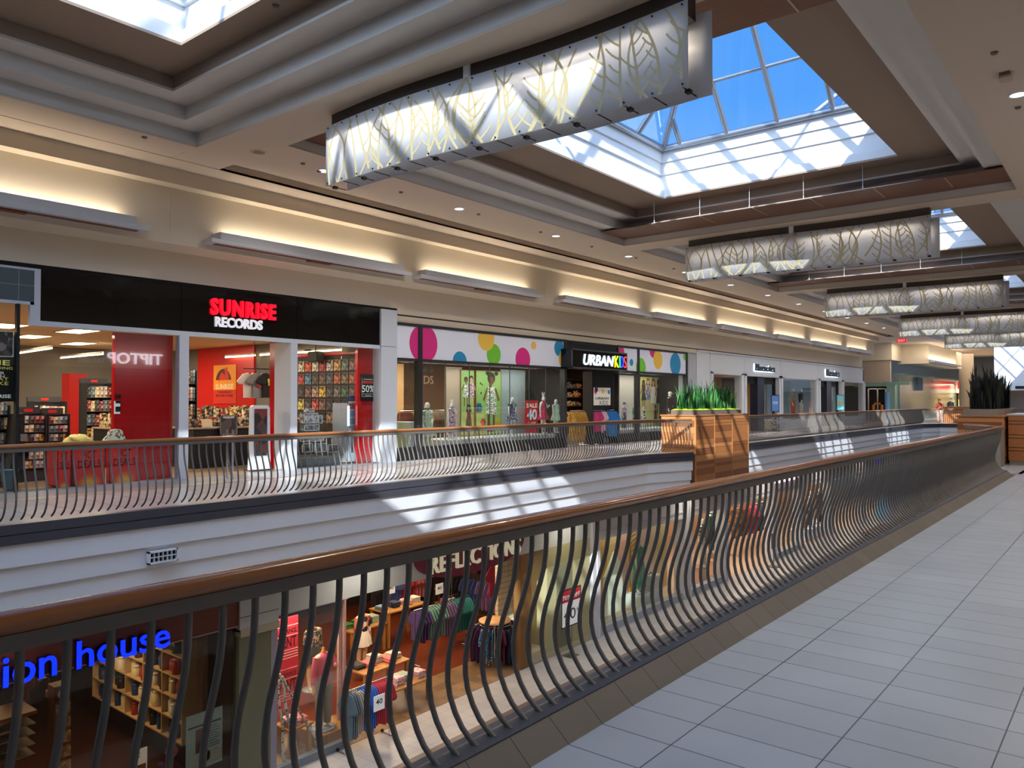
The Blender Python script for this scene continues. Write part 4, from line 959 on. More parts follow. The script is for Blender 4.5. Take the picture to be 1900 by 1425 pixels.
# white anti-theft style display stand in the doorway
p = onZ(466, 876, 0); t = thing('display_stand', 'tall white stand with a dark poster panel in the record shop doorway', 'display stand', (-15.55, 10.0, 0))
X2 = -15.5; a, b = onX(465, 800, X2).y, onX(499, 800, X2).y; zt = onX(480, 752, X2).z; w = b-a
mb = MB(); pts = []
for (cx_, cz_, a0) in ((w-.08, zt-.08, 0), (.08, zt-.08, pi/2)):
    for i in range(7): pts.append((cx_+.08*cos(a0+pi/2*i/6), cz_+.08*sin(a0+pi/2*i/6)))
pts += [(-.03, .02), (w+.03, .02)]
mb.prism(pts, (X2-.06, a, 0), YR, UP, (1, 0, 0), .09); mb.build('body', mat('stand_white', (224, 226, 226), .35), t)
mb = MB(); mb.slab((X2+.031, a+.07, .34), YR, UP, w-.14, zt-.42, .006); pm = mb.build('poster_panel', patch_mat('stand_poster', [(52, 46, 44), (70, 64, 60), (40, 36, 36), (120, 50, 40)], 5), t)
mb = MB(); mb.box(X2-.2, X2+.12, a-.03, b+.03, 0, .03); mb.build('base_plate', rack_m, t)
# black framed AVAILABLE NOW sign on the table
X3 = -16.95; p = onX(407, 838, X3); q = onX(440, 770, X3)
poster('counter_sign', 'dark AVAILABLE NOW poster in a grey frame in the shop doorway', 'sign', (X3, p.y, .96-.2), YR, q.y-p.y, q.z-.76, patch_mat('available_poster', [(66, 60, 58), (86, 80, 78), (50, 46, 46), (100, 90, 86)], 4),
       [('lettering', inkwht, T_('AVAILABLE NOW', .08, (q.z-.76)*.84, (q.y-p.y)-.16, .05, .01))], frame=(mat('frame_grey', (120, 120, 124), .4), .03))
# two chrome posts of the gate
for i, px_ in enumerate((421, 431)):
    p = onZ(px_, 889, 0); t = thing('gate_post', 'thin chrome upright in the shop doorway, %s of two' % ['left', 'right'][i], 'post', p, 'chrome uprights in the doorway')
    mb = MB(); mb.cyl((p.x, p.y, .012), (p.x, p.y, 1.0), .02, 12); mb.build('pole', chrome, t); mb = MB(); mb.lathe([(.04, 0), (.04, .008), (.025, .02)], (p.x, p.y, 0), 20); mb.build('foot', chrome, t)
# window goods right of the column: stacked frames and drinks cooler
r_ = random.Random(8)
Xw = -15.75; fr = mat('frame_edge_white', (206, 208, 210), .5)
k_ = 0
for (a, b, c, d) in [(564, 766, 590, 786), (571, 758, 583, 765), (564, 787, 592, 800), (576, 801, 601, 820), (556, 802, 574, 820), (560, 822, 580, 840), (582, 822, 606, 840), (608, 824, 628, 840), (590, 770, 598, 786)]:
    p = onX(a, d, Xw); q = onX(c, b, Xw)
    t = thing('figure_box', 'white-edged boxed figure in the right record shop window, stacked pile, item %s from the top' % ORD[k_], 'box', (Xw, (p.y+q.y)/2, p.z), 'white-edged boxes in the window'); k_ += 1
    mb = MB(); w = q.y-p.y; h = q.z-p.z
    for (x, z, ww, hh) in ((0, 0, w, .02), (0, h-.02, w, .02), (0, 0, .02, h), (w-.02, 0, .02, h)): mb.slab((Xw, p.y+x, p.z+z), YR, UP, ww, hh, .02)
    mb.build('edge', fr, t); mb = MB(); mb.box(Xw-.16, Xw, p.y, q.y, p.z, q.z); mb.build('box', rg.choice([cases[4], cases[2], cases[0]]), t)
for (z, zz) in ((.30, .34), (.76, .79)):
    pass
t = thing('window_shelf', 'dark display platform and shelves in the right record shop window', 'shelf', (-15.9, 11.7, 0.03))
mb = MB(); mb.box(-16.4, -15.2, 10.75, 12.1, .03, .22); mb.build('plinth', mat('dark_slate', (50, 60, 66), .5), t)
mb = MB(); mb.box(-16.4, -15.93, 11.0, 12.0, .60, .62); mb.box(-16.4, -15.93, 11.3, 12.3, 1.05, 1.07); mb.build('shelf', mat('shelf_tan', (120, 84, 60), .5), t)
stack(-16.3, -15.95, 11.45, 12.25, 1.07, 7, 31, 'packet', 'small colourful packet on the upper window shelf beside the drinks cooler', 'packet', 'packets on the window shelves', hr=(.05, .12), wr=(.15, .25))
stack(-16.3, -15.75, 11.5, 12.0, .62, 6, 32, 'packet', 'small colourful packet on the lower window shelf', 'packet', 'packets on the window shelves', hr=(.05, .2), wr=(.12, .2))
Xc = -15.45; a, b, c = onX(645, 800, Xc).y, onX(668, 800, Xc).y, onX(700, 800, Xc).y; zt = onX(660, 748, Xc).z
t = thing('drinks_cooler', 'slanted blue and silver energy-drink cooler in the record shop window', 'cooler', (Xc-.3, (a+c)/2, 0.03))
sil = mat('silver_blue', (150, 160, 172), .35); blu = mat('blue_glow_edge', (60, 70, 255), .4, emit=1.8, ecol=(50, 60, 255))
mb = MB(); mb.box(Xc-.6, Xc-.02, a, c-.08, .03, zt); mb.build('cabinet', sil, t)
mb = MB(); mb.slab((Xc-.01, a, .95), YR, UP, .05, zt-1.02, .02); mb.build('lit_edge', mat('white_glow', (240, 245, 255), .4, emit=2.5), t)
for i in range(4):
    mb = MB(); 
    z = .98+.15*i*1.3
    for j in range(5): mb.cyl((Xc-.03, a+.09+j*.062, z), (Xc-.03, a+.09+j*.062, z+.14), .026, 8)
    mb.build('can_row', [mat('can_blue', (60, 90, 150), .3, metal=.4), mat('can_red', (150, 70, 80), .3, metal=.4), mat('can_pale', (90, 170, 210), .3, metal=.4)][[2, 2, 1, 0][i]], t); mb = MB(); mb.slab((Xc-.05, a+.05, z-.02), YR, UP, .33, .012, .05); mb.build('shelf', white, t)
mb = MB(); y1_ = c-.20
mb.prism([(0, 0), (.1, 0), (.28, zt-.95), (.2, zt-.95)], (Xc, b+.14, .95), YR, UP, (1, 0, 0), .01)
mb.slab((Xc, b-.1, zt-.02), YR, UP, y1_-b+.28, .025, .012); mb.build('blue_edge', blu, t)
mb = MB(); mb.prism([(0, 0), (.30, 0), (.30, .62), (.12, .62)], (Xc+.001, b+.24, .93), YR, UP, (1, 0, 0), .008); mb.build('graphic_panel', mat('graphic_magenta', (150, 50, 90), .4), t)
mb = MB(); mb.prism([(0, 0), (.22, .06), (.2, .22), (.06, .3)], (Xc+.012, b+.22, .97), YR, UP, (1, 0, 0), .003); disc(.13, .13, .06, d=.006)(mb, Vector((Xc+.012, b+.22, .97))); mb.build('logo', mat('logo_orange', (240, 150, 30), .4, emit=.2), t)
mb = MB(); disc(.12, .14, .05, d=.008)(mb, Vector((Xc+.014, b+.22, .97))); mb.build('logo_mark', mat('logo_red', (200, 30, 30), .4), t)
mb = MB(); mb.slab((Xc, a+.02, .06), YR, UP, .08, .82, .02); mb.slab((Xc, a+.05, .05), YR, UP, c-a-.15, .22, .03); mb.build('lower_panel', mat('pale_blue_panel', (176, 206, 224), .4), t)
# black pyramid-like rack at far left and blue tub
p = onX(8, 800, -15.9); t = thing('leaning_stand', 'black sloping display stand at the left of the window with pale price card', 'display stand', (-16, 4.95, 0.0))
a, b = onX(10, 800, -16).y, onX(38, 800, -16).y
mb = MB(); mb.prism([(0, 0), (b-a, 0), (b-a, 1.25), (b-a-.14, 1.25)], (-16.2, a, .1), YR, UP, (1, 0, 0), .4); mb.build('stand', blackm, t)
mb = MB(); mb.slab((-15.79, (a+b)/2+.05, .85), YR, UP, .11, .13, .006); mb.build('price_card', mat('card_grey', (150, 140, 136), .5), t)
p = onX(17, 868, -16.1); mb = MB(); mb.lathe([(.09, 0), (.14, .36)], (-15.5, onX(19, 800, -15.5).y, 0.01), 16); tag(mb.build('waste_tub', mat('tub_blue', (70, 110, 130), .5)), 'small teal tub on the floor behind the far left window', 'tub')
# =====================================================================
#  FIGURES: one skinned surface per body
# =====================================================================
def skin_mesh(V, E_, R_d, sub=2, name='body'):
    me = bpy.data.meshes.new(name); me.from_pydata([tuple(v) for v in V], E_, [])
    ob = bpy.data.objects.new(name, me); C.objects.link(ob)
    sk = ob.modifiers.new('s', 'SKIN'); sk.use_smooth_shade = True
    lay = me.skin_vertices[0].data if me.skin_vertices else None
    if lay is None:
        bm = bmesh.new(); bm.from_mesh(me); bm.verts.layers.skin.verify(); bm.to_mesh(me); bm.free(); lay = me.skin_vertices[0].data
    for i, r in enumerate(R_d):
        lay[i].radius = r if isinstance(r, tuple) else (r, r); lay[i].use_root = (i == 0)
    su = ob.modifiers.new('u', 'SUBSURF'); su.levels = sub; su.render_levels = sub
    bpy.context.view_layer.update()
    out = bpy.data.meshes.new_from_object(ob.evaluated_get(bpy.context.evaluated_depsgraph_get()))
    bpy.data.objects.remove(ob, do_unlink=True)
    for p in out.polygons: p.use_smooth = True
    return out
def person_skel(h, arms, legs, kid=False, headless=False):
    """forward = +X, left = +Y. arms/legs: [(elbow, wrist), ...] as offsets in body units"""
    k = h; hs = 1.18 if kid else 1.0
    V = [(0, 0, .53), (.0, 0, .60), (.005, 0, .68), (.0, 0, .775), (-.004, 0, .835)]
    R = [(.062, .088), (.05, .07), (.056, .078), (.055, .085), (.026, .028)]
    E_ = [(0, 1), (1, 2), (2, 3), (3, 4)]
    if not headless:
        n = len(V); V += [(.004, 0, .872), (.016, 0, .92), (.004, 0, .972), (.052, 0, .912)]; R += [(.038*hs, .034*hs), (.056*hs, .045*hs), (.036*hs, .036*hs), (.008, .008)]
        E_ += [(4, n), (n, n+1), (n+1, n+2), (n+1, n+3)]
    for s, (el, wr) in zip((1, -1), arms):
        n = len(V); sh = (0, s*.105, .80)
        e_ = (el[0], s*(.105+el[1]), .80+el[2]); w_ = (e_[0]+wr[0], e_[1]+s*wr[1], e_[2]+wr[2])
        d = Vector(w_)-Vector(e_); hd = Vector(w_)+d.normalized()*.045; ft = hd+d.normalized()*.04
        th = hd+Vector((.022, -s*.02, -.005))
        V += [sh, e_, w_, tuple(hd), tuple(ft), tuple(th)]; R += [.034, .024, .016, (.012, .022), (.007, .014), .007]
        E_ += [(3, n), (n, n+1), (n+1, n+2), (n+2, n+3), (n+3, n+4), (n+3, n+5)]
    for s, (kn, an) in zip((1, -1), legs):
        n = len(V); hp = (0, s*.055, .49); k_ = (hp[0]+kn[0], hp[1]+s*kn[1], .28); a_ = (k_[0]+an[0], k_[1]+s*an[1], .05)
        V += [hp, k_, (k_[0]-.012, (k_[1]+a_[1])/2, .2), a_, (a_[0]+.02, a_[1], .018), (a_[0]+.085, a_[1]+s*.01, .012)]; R += [(.056, .058), (.036, .036), (.036, .034), (.021, .021), (.022, .022), (.013, .026)]
        E_ += [(0, n), (n, n+1), (n+1, n+2), (n+2, n+3), (n+3, n+4), (n+4, n+5)]
    V = [Vector(v)*k for v in V]; R = [((r[0]*k, r[1]*k) if isinstance(r, tuple) else (r*k, r*k)) for r in R]
    return V, E_, R
REST = [((0, .02, -.16), (.02, .01, -.145)), ((0, .02, -.16), (.02, .01, -.145))]
HIP = [((-.03, .075, -.13), (.06, -.075, -.09)), ((0, .02, -.16), (.03, .01, -.145))]
CHEST = [((.03, .04, -.14), (.09, -.07, .05)), ((0, .03, -.16), (.02, .02, -.145))]
STAND = [((.0, .0), (.0, .0)), ((.0, .0), (.0, .0))]
STRIDE = [((.05, .0), (.0, .0)), ((-.03, .0), (-.06, .0))]
_SK = {}
def figure_mesh(h, arms, legs, kid, key, headless=False):
    if key not in _SK: _SK[key] = skin_mesh(*person_skel(h, arms, legs, kid, headless))
    return _SK[key]
def place_mesh(name, me, m, parent, loc=(0, 0, 0)):
    me2 = me.copy(); me2.materials.clear(); me2.materials.append(m); me2.name = name
    o = bpy.data.objects.new(name, me2); C.objects.link(o); o.parent = parent; o.location = loc; return o
def loft(mb, rings, n=20, fold=0.0, nf=9):
    """rings: (z, rx, ry, cx) ; forward x"""
    vs = []
    for i, (z, rx, ry, cx_) in enumerate(rings):
        for j in range(n):
            a = 2*pi*j/n; f = 1+fold*(i/(len(rings)-1))*sin(nf*a); vs.append((cx_+rx*cos(a)*f, ry*sin(a)*f, z))
    mb.add(vs, [(i*n+j, i*n+(j+1) % n, (i+1)*n+(j+1) % n, (i+1)*n+j) for i in range(len(rings)-1) for j in range(n)], 0, True)
    mb.add(vs, [tuple(range(n)), tuple(range((len(rings)-1)*n, len(rings)*n))][:1]); return mb
def garment(kind, h, m, parent, name, arms=None):
    mb = MB()
    if kind == 'dress': loft(mb, [(.835*h, .034*h, .06*h, 0), (.80*h, .062*h, .118*h, 0), (.74*h, .070*h, .105*h, .002), (.62*h, .064*h, .088*h, 0), (.52*h, .09*h, .12*h, 0), (.36*h, .13*h, .165*h, 0)], 36, .10)
    if kind == 'longdress': loft(mb, [(.835*h, .034*h, .06*h, 0), (.80*h, .062*h, .118*h, 0), (.74*h, .070*h, .105*h, .002), (.62*h, .060*h, .085*h, 0), (.50*h, .09*h, .11*h, 0), (.10*h, .11*h, .14*h, 0)], 36, .10)
    if kind == 'top': loft(mb, [(.838*h, .034*h, .055*h, 0), (.80*h, .062*h, .122*h, 0), (.74*h, .070*h, .108*h, .002), (.62*h, .066*h, .092*h, 0), (.50*h, .078*h, .105*h, 0)], 30, .03)
    if kind == 'skirt': loft(mb, [(.62*h, .058*h, .084*h, 0), (.55*h, .085*h, .115*h, 0), (.38*h, .12*h, .15*h, 0)], 36, .10)
    if kind == 'shorts' or kind == 'trousers':
        zb = .33*h if kind == 'shorts' else .045*h
        for s in (1, -1):
            vs = []; n = 18; rr = [(.60*h, .070*h, .05*h, .038), (.52*h, .074*h, .056*h, .05), (.42*h, .064*h, .058*h, .056), (.33*h, .052*h, .05*h, .056)]+([] if kind == 'shorts' else [(.2*h, .048*h, .046*h, .056), (zb, .04*h, .044*h, .056)])
            for z, rx, ry, cy_ in rr: vs += [(rx*cos(2*pi*j/n), s*cy_*h+ry*sin(2*pi*j/n), z) for j in range(n)]
            mb.add(vs, [(i*n+j, i*n+(j+1) % n, (i+1)*n+(j+1) % n, (i+1)*n+j) for i in range(len(rr)-1) for j in range(n)], 0, True)
    if arms is not None:
        for s, (el, wr) in zip((1, -1), arms):
            sh = Vector((0, s*.095, .805))*h; e_ = Vector((el[0], s*(.105+el[1]), .80+el[2]))*h; w_ = e_+Vector((wr[0], s*wr[1], wr[2]))*h
            if kind in ('top',): mb.tube([sh, sh.lerp(e_, .5), e_, e_.lerp(w_, .85)], .03*h, 10, rs=[.042*h, .038*h, .031*h, .026*h])
            else: mb.tube([sh, sh.lerp(e_, .45)], .03*h, 10, rs=[.044*h, .044*h])
    return mb.build(name, m, parent, local=True)
manw = mat('mannequin_white', (226, 224, 220), .35)
def mannequin(label, loc, h, arms, key, clothes, kid=True, rotz=0.0, extra=None, headless=False, m=None, group='shop window mannequins', cat='mannequin', name='mannequin', legs=STAND):
    t = thing(name, label, cat, loc, group, rotz)
    place_mesh('body', figure_mesh(h, arms, legs, kid, key, headless), m or manw, t)
    for (kind, mm, nm, sl) in clothes: garment(kind, h, mm, t, nm, arms if sl else None)
    mb = MB(); 
    if name == 'mannequin': mb.lathe([(.14*h, 0), (.14*h, .012), (0, .012)], (0, 0, -.005), 20); mb.build('stand', mat('stand_glass_grey', (170, 176, 180), .2), t, local=True)
    if extra: extra(t, h)
    return t
# =====================================================================
#  UPPER LEVEL: CHILDREN'S WEAR SHOP WITH DOTTED BAND
# =====================================================================
bz0, bz1 = 2.70, 3.55
band_w = mat('band_white', (222, 224, 234), .5, emit=.06); frc = mat('charcoal_frame', (40, 40, 44), .45)
DC = {'p': mat('dot_pink', (206, 36, 120), .5, emit=.08), 'b': mat('dot_blue', (34, 132, 176), .5, emit=.08), 'y': mat('dot_yellow', (226, 182, 70), .5, emit=.08), 'g': mat('dot_green', (110, 188, 50), .5, emit=.08)}
def dotted(label, y0, y1, dots):
    t = thing('dotted_band', label, 'sign board', (XS, (y0+y1)/2, bz0), 'dotted bands above the shop windows')
    mb = MB(); mb.box(XS-.08, XS-.0, y0, y1, bz0, bz1); mb.build('board', band_w, t)
    for i, (px_, py_, r_, c_) in enumerate(dots):
        c0 = onX(px_, py_, XS); r = onX(px_, py_-r_, XS).z-c0.z
        for rr_, m, d in ((r+.035, band_w, .002), (r, DC[c_], .004)):
            pts = []
            for k in range(40):
                a = 2*pi*k/40; pts.append((min(max(c0.y+rr_*cos(a), y0+.002), y1-.002), min(max(c0.z+rr_*sin(a), bz0+.002), bz1-.002)))
            mb = MB(); mb.prism(pts, (XS+.0005*(i+1), 0, 0), YR, UP, (1, 0, 0), d+.0); mb.build('dot' if m is not band_w else 'dot_outline', m, t)
    return t
ya, yb = 13.72, onX(1047, 650, XS).y; yc_, yd = onX(1147, 650, XS).y, onX(1273, 670, XS).y
dotted('long white band with pink, blue, yellow and green dots left of the black shop sign', ya, yb, [(786, 638, 36, 'p'), (853, 671, 19, 'b'), (916, 658, 20, 'g'), (902, 628, 23, 'y'), (970, 667, 22, 'p'), (990, 641, 7.5, 'y'), (1037, 646, 15, 'b'), (1047, 666, 18, 'y')])
dotted('short white band with coloured dots right of the black shop sign', yc_, yd, [(1153, 653, 10, 'p'), (1171.5, 672.5, 6.5, 'b'), (1189, 682, 18, 'g'), (1212, 650, 14, 'p'), (1220.5, 667.5, 17.5, 'y'), (1253, 676, 21, 'b'), (1271, 662, 7, 'g')])
mb = MB()
mb.box(-15.12, -14.97, ya, yb, bz1, bz1+.08); mb.box(-15.12, -14.97, ya, yb, bz0-.06, bz0); mb.box(-15.12, -14.97, yc_, yd, bz1, bz1+.08); mb.box(-15.12, -14.97, yc_, yd, bz0-.06, bz0)
for px_, z0_ in ((779, 0), (1184, 0)): y = onX(px_, 700, XS).y; mb.box(-15.15, -14.965, y-.07, y+.07, z0_, bz1)
for y in (yb, yd): mb.box(-15.15, -14.96, y-.04, y+.10, 0, bz1+.08)
mb.box(-15.12, -14.97, yc_-.06, yc_, 0, bz1+.08)
struct(mb.build('trim_20', frc, keep=True))
mb = MB(); mb.box(-15.25, -15.02, ya, yb, .0, .34); mb.box(-15.25, -15.02, yc_, yd, 0, .34); struct(mb.build('trim_21', blackm, keep=True))
pane(ya, yb-.05, .34, bz0-.06, name='window_shop'); pane(yc_, yd, .34, bz0-.06)
mb = MB()
for px_ in (829, 873, 911, 948, 984, 1015, 1150): y = onX(px_, 700, XS).y; mb.box(-15.06, -15.035, y-.006, y+.006, .34, bz0-.06)
struct(mb.build('trim_22', mat('glass_joint', (60, 66, 64), .4), keep=True))
# shop shell
brownw = mat('brown_shop_wall', (96, 72, 54), .7); darkw = mat('dark_shop_wall', (38, 32, 30), .6)
mb = MB(); mb.box(-22.2, -22, 13.62, 30.7, 0, 3.4); struct(mb.build('wall_left', brownw, keep=True))
mb = MB(); mb.box(-22, -15.13, 13.62, 30.7, 3.2, 3.26); struct(mb.build('ceiling', mat('cream_shop_ceiling', (206, 190, 170), .8), keep=True))
mb = MB(); mb.box(-22, -15.06, 13.62, 30.7, -.1, .004); struct(mb.build('floor', mat('dark_shop_floor', (110, 92, 78), .3, noise=.05), keep=True))
mb = MB(); mb.box(-22, -15.1, 30.6, 30.7, 0, 3.4); struct(mb.build('wall_front', darkw, keep=True))
mb = MB(); mb.box(-22, -15.06, 13.60, 13.62, 0, 3.4); struct(mb.build('wall_back', mat('lime_wall', (170, 176, 70), .6), keep=True))
for y in (15.5, 18.5, 21.2): lamp_area((-18.6, y, 3.1), 2.2, 1.2, 110, (1, .84, .64))
lamp_area((-15.9, 17.8, 2.66), .3, 6.5, 70, (1, .93, .84)); lamp_area((-15.9, 27.3, 2.66), .3, 5.0, 60, (1, .93, .84)); lamp_area((-18.5, 23, 3.1), 2, 2, 90, (1, .72, .42)); lamp_area((-18.5, 27.5, 3.1), 2, 2, 50, (1, .85, .7))
# display platforms
plat = mat('platform_white', (206, 216, 218), .4)
for i, (a, b, lab) in enumerate(((onX(781, 800, -15.8).y, yb-.1, 'long white display platform behind the dotted shop window'), (yc_+.1, yd-.1, 'white display platform in the right-hand window of the dotted shop'))):
    mb = MB(); mb.bbox(-16.35, -15.3, a+(.5 if i == 0 else 0), b, .004, .46, .01); tag(mb.build('display_platform', plat), lab, 'platform')
mb = MB(); mb.bbox(-16.2, -15.3, onX(750, 800, -15.5).y, onX(770, 800, -15.5).y, .004, 1.0, .01); tag(mb.build('display_cube', plat), 'tall white display cube at the left end of the dotted shop window', 'display cube')
Xb = -16.5
def wallpanel(pa, pb, z0, z1, m, lab, X=Xb, name='window_screen', cat='screen'):
    mb = MB(); mb.box(X-.06, X, onX(pa, 700, X).y, onX(pb, 700, X).y, z0, z1); return tag(mb.build(name, m), lab, cat)
wallpanel(828, 857, .004, 2.62, mat('beige_screen', (176, 162, 142), .7), 'beige screen left of the green photo posters')
wallpanel(931, 974, .004, 2.62, mat('blue_grey_screen', (146, 166, 172), .6), 'pale blue-grey screen behind the mannequin in the blue dress')
wallpanel(975, 1046, .004, 2.62, darkw, 'dark screen behind the two right mannequins of the long window', X=-17.3)
wallpanel(1150, 1184, .004, 2.62, mat('cream_screen', (184, 180, 168), .6), 'cream screen behind the cap-wearing mannequin')
wallpanel(1228, 1262, .004, 2.62, mat('taupe_screen', (120, 108, 98), .6), 'taupe screen beside the yellow-green photo poster', X=-17)
# photo posters with children drawn as plain shapes
skin1 = mat('photo_skin_dark', (110, 66, 48), .6); skin2 = mat('photo_skin_light', (206, 160, 130), .6); hairm = mat('photo_hair', (34, 22, 20), .7)
prints = [patch_mat('print_white_leaf', [(230, 234, 226), (60, 90, 70), (226, 230, 224), (120, 150, 120), (234, 236, 230)], 30), patch_mat('print_dark', [(50, 44, 40), (80, 70, 60), (36, 32, 30)], 20), patch_mat('print_blue', [(60, 70, 110), (120, 130, 170), (40, 50, 80), (200, 204, 214)], 26), patch_mat('print_lilac', [(206, 190, 206), (160, 120, 150), (230, 214, 224), (90, 80, 120)], 26)]
def kid_shape(cx_, z0, h, dm, sk, hair, long_hair=False, arm=None):
    out = []
    out.append(('legs', sk, multi(R_(cx_-.10*h, z0, .05*h, .34*h, d=.002), R_(cx_+.04*h, z0, .05*h, .34*h, d=.002))))
    hr = .10*h
    out.append(('hair', hair, multi(disc(cx_, z0+.92*h, hr, d=.003), *( [disc(cx_-.05*h, z0+.80*h, hr*.8, d=.003), disc(cx_+.05*h, z0+.8*h, hr*.8, d=.003), R_(cx_-.1*h, z0+.6*h, .2*h, .3*h, d=.0025)] if long_hair else []))))
    def dress(mb, O): mb.prism([(cx_-.16*h, z0+.30*h), (cx_+.16*h, z0+.30*h), (cx_+.10*h, z0+.62*h), (cx_+.09*h, z0+.78*h), (cx_-.09*h, z0+.78*h), (cx_-.10*h, z0+.62*h)], O, YR, UP, (1, 0, 0), .004)
    out.append(('clothing', dm, dress))
    def arms_(mb, O):
        for s in (-1, 1): mb.prism([(cx_+s*.08*h, z0+.77*h), (cx_+s*.13*h, z0+.74*h), (cx_+s*.22*h, z0+.55*h), (cx_+s*.18*h, z0+.52*h)], O, YR, UP, (1, 0, 0), .005)
    out.append(('skin', sk, multi(arms_, disc(cx_, z0+.88*h, .065*h, d=.006), R_(cx_-.02*h, z0+.76*h, .04*h, .08*h, d=.004))))
    return out
grn = mat('poster_green', (130, 176, 96), .5, emit=.1)
def flower(x, z, r, m): return ('flower', m, multi(*[disc(x+r*.6*cos(a), z+r*.6*sin(a), r*.45, d=.006) for a in [2*pi*k/6 for k in range(6)]], disc(x, z, r*.4, d=.008)))
fb, fr_, fy = mat('flower_blue', (50, 110, 160), .5), mat('flower_red', (190, 40, 60), .5), mat('flower_yellow', (210, 180, 60), .5)
def pwin(pa, pb, ytop, ybot): a = onX(pa, 700, Xb+.08); b = onX(pb, 700, Xb+.08); zt = onX(pa, ytop, Xb+.08).z; zb = onX(pa, ybot, Xb+.08).z; return (Xb+.02, a.y, zb), b.y-a.y, zt-zb
O, w, h = pwin(857, 882, 686, 826); h = O[2]+h-.47; O = (O[0], O[1], .47)
poster('photo_poster', 'narrow green photo poster of children in patterned clothes, left of the big one', 'poster', O, YR, w, h, grn, kid_shape(w*.38, h*.45, h*.44, prints[0], skin1, hairm)+kid_shape(w*.78, h*.45, h*.46, prints[3], skin2, hairm)+kid_shape(w*.6, .02, h*.46, prints[1], skin2, hairm, True), frame=(mat('gold_edge', (150, 110, 60), .5), .02))
O, w, h = pwin(885, 932, 687, 830); h = O[2]+h-.47; O = (O[0], O[1], .47)
poster('photo_poster', 'large green photo poster of a laughing girl in a white patterned dress with flowers', 'poster', O, YR, w, h, grn,
       kid_shape(w*.60, h*.04, h*.92, prints[0], skin1, hairm)+[('top_hair', hairm, multi(disc(w*.45, h*.97, .09, d=.004), disc(w*.8, h*.97, .09, d=.004))), flower(w*.12, h*.42, .16, fb), flower(w*.28, h*.2, .12, fr_), flower(w*.85, h*.2, .12, fy), flower(w*.2, h*.08, .1, fy), flower(w*.6, h*.1, .12, fr_), ('butterfly', hairm, multi(disc(w*.18, h*.8, .035, d=.004), disc(w*.24, h*.78, .03, d=.004), disc(w*.2, h*.65, .035, d=.004)))], frame=(mat('gold_edge', (150, 110, 60), .5), .02))
O, w, h = pwin(1190, 1228, 699, 790); h = O[2]+h-.47; O = (O[0], O[1], .47)
poster('photo_poster', 'yellow-green photo poster of four standing children in the right-hand window', 'poster', O, YR, w, h, mat('poster_pale_green', (168, 172, 110), .5, emit=.08),
       kid_shape(w*.15, h*.35, h*.58, prints[1], skin1, hairm, True)+kid_shape(w*.36, h*.35, h*.62, prints[2], skin2, mat('photo_hair_brown', (96, 60, 36), .7), True)+kid_shape(w*.62, h*.25, h*.72, mat('photo_white', (220, 216, 206), .6), skin2, mat('photo_hair_red', (130, 70, 36), .7), True)+kid_shape(w*.88, h*.25, h*.70, prints[1], skin1, hairm)+kid_shape(w*.72, .02, h*.42, prints[1], skin1, hairm))
# SALE boards
sred = mat('sale_red', (206, 24, 50), .5, emit=.05); skyb = mat('sale_blue', (190, 220, 236), .5, emit=.2)
for (pa, pb, yt, yb_, X, lab) in ((975, 998, 743, 812, -16.2, 'red SALE 40 board in the long dotted shop window beside a pink dress'), (1247, 1260, 741, 790, -16.1, 'small red SALE 40 board at the right end of the dotted shop')):
    a = onX(pa, 700, X).y; b = onX(pb, 700, X).y; zt = onX(pa, yt, X).z; w = b-a; h = zt-.47
    poster('sale_board', lab, 'sign', (X, a, .47), YR, w, h, sred, [('word', inkwht, T_('SALE', .06*w, .78*h, .88*w, .13*h, .02)), ('number', skyb, T_('40', .1*w, .40*h, .8*w, .33*h, .03)), ('small_print', inkwht, T_('% OFF', .2*w, .26*h, .6*w, .08*h))])
# interior wall sign and racks (left bay)
mb = MB(); mb.box(-21.95, -20.6, 15.0, 19.2, .9, 2.9); tag(mb.build('wall_cabinet', mat('lit_tan', (196, 160, 116), .6)), 'tan lit wall cabinet deep in the dotted shop behind its name', 'cabinet')
c = onX(763, 690, -20.5); t = thing('wall_sign', 'black URBAN KIDS lettering on the tan wall inside the dotted shop', 'sign', c)
mb = MB(); text_mb(mb, 'URBAN', (-20.58, c.y, c.z), YR, UP, 1.15, .22, .02, bold=.02, shear=.2); mb.build('upper_word', blackm, t)
mb = MB(); text_mb(mb, 'KIDS', (-20.58, c.y+.3, c.z-.42), YR, UP, .9, .3, .02); mb.build('lower_word', mat('faint_grey', (130, 110, 90), .6), t)
def clothes_rack(label, X, y0, y1, z, mats, n, gname, glabel, group, gh=.75, w=.42, along='Y', z0=0.0, col=None):
    t = thing('clothes_rack', label, 'clothes rack', (X, (y0+y1)/2, z0), 'clothes racks')
    mb = MB(); P = (lambda u, zz: (X, u, zz)) if along == 'Y' else (lambda u, zz: (u, X, zz))
    mb.cyl(P(y0, z), P(y1, z), .013, 8); mb.build('rail', chrome, t)
    for u in (y0, y1): mb = MB(); mb.cyl(P(u, z0+.02), P(u, z), .013, 8); mb.cyl(*( ((X-.22, u, z0+.02), (X+.22, u, z0+.02)) if along == 'Y' else ((u, X-.22, z0+.02), (u, X+.22, z0+.02))), .015, 8); mb.build('upright', chrome, t)
    for i in range(n):
        u = y0+.06+(y1-y0-.12)*i/(n-1); mb = MB(); m = mats[i*len(mats)//n] if col is None else mats[i % len(mats)]
        c = P(u, z-.05); shirt(mb, c, w, gh*rg.uniform(.9, 1.05), dirr=(XR if along == 'Y' else YR), thick=.028, sleeve=.12)
        tt = mb.build(gname, m); tag(tt, glabel(i, m) if callable(glabel) else glabel, 'clothing', group)
    return t
yel = patch_mat('fabric_yellow_print', [(196, 150, 50), (170, 120, 40), (214, 176, 80)], 30)
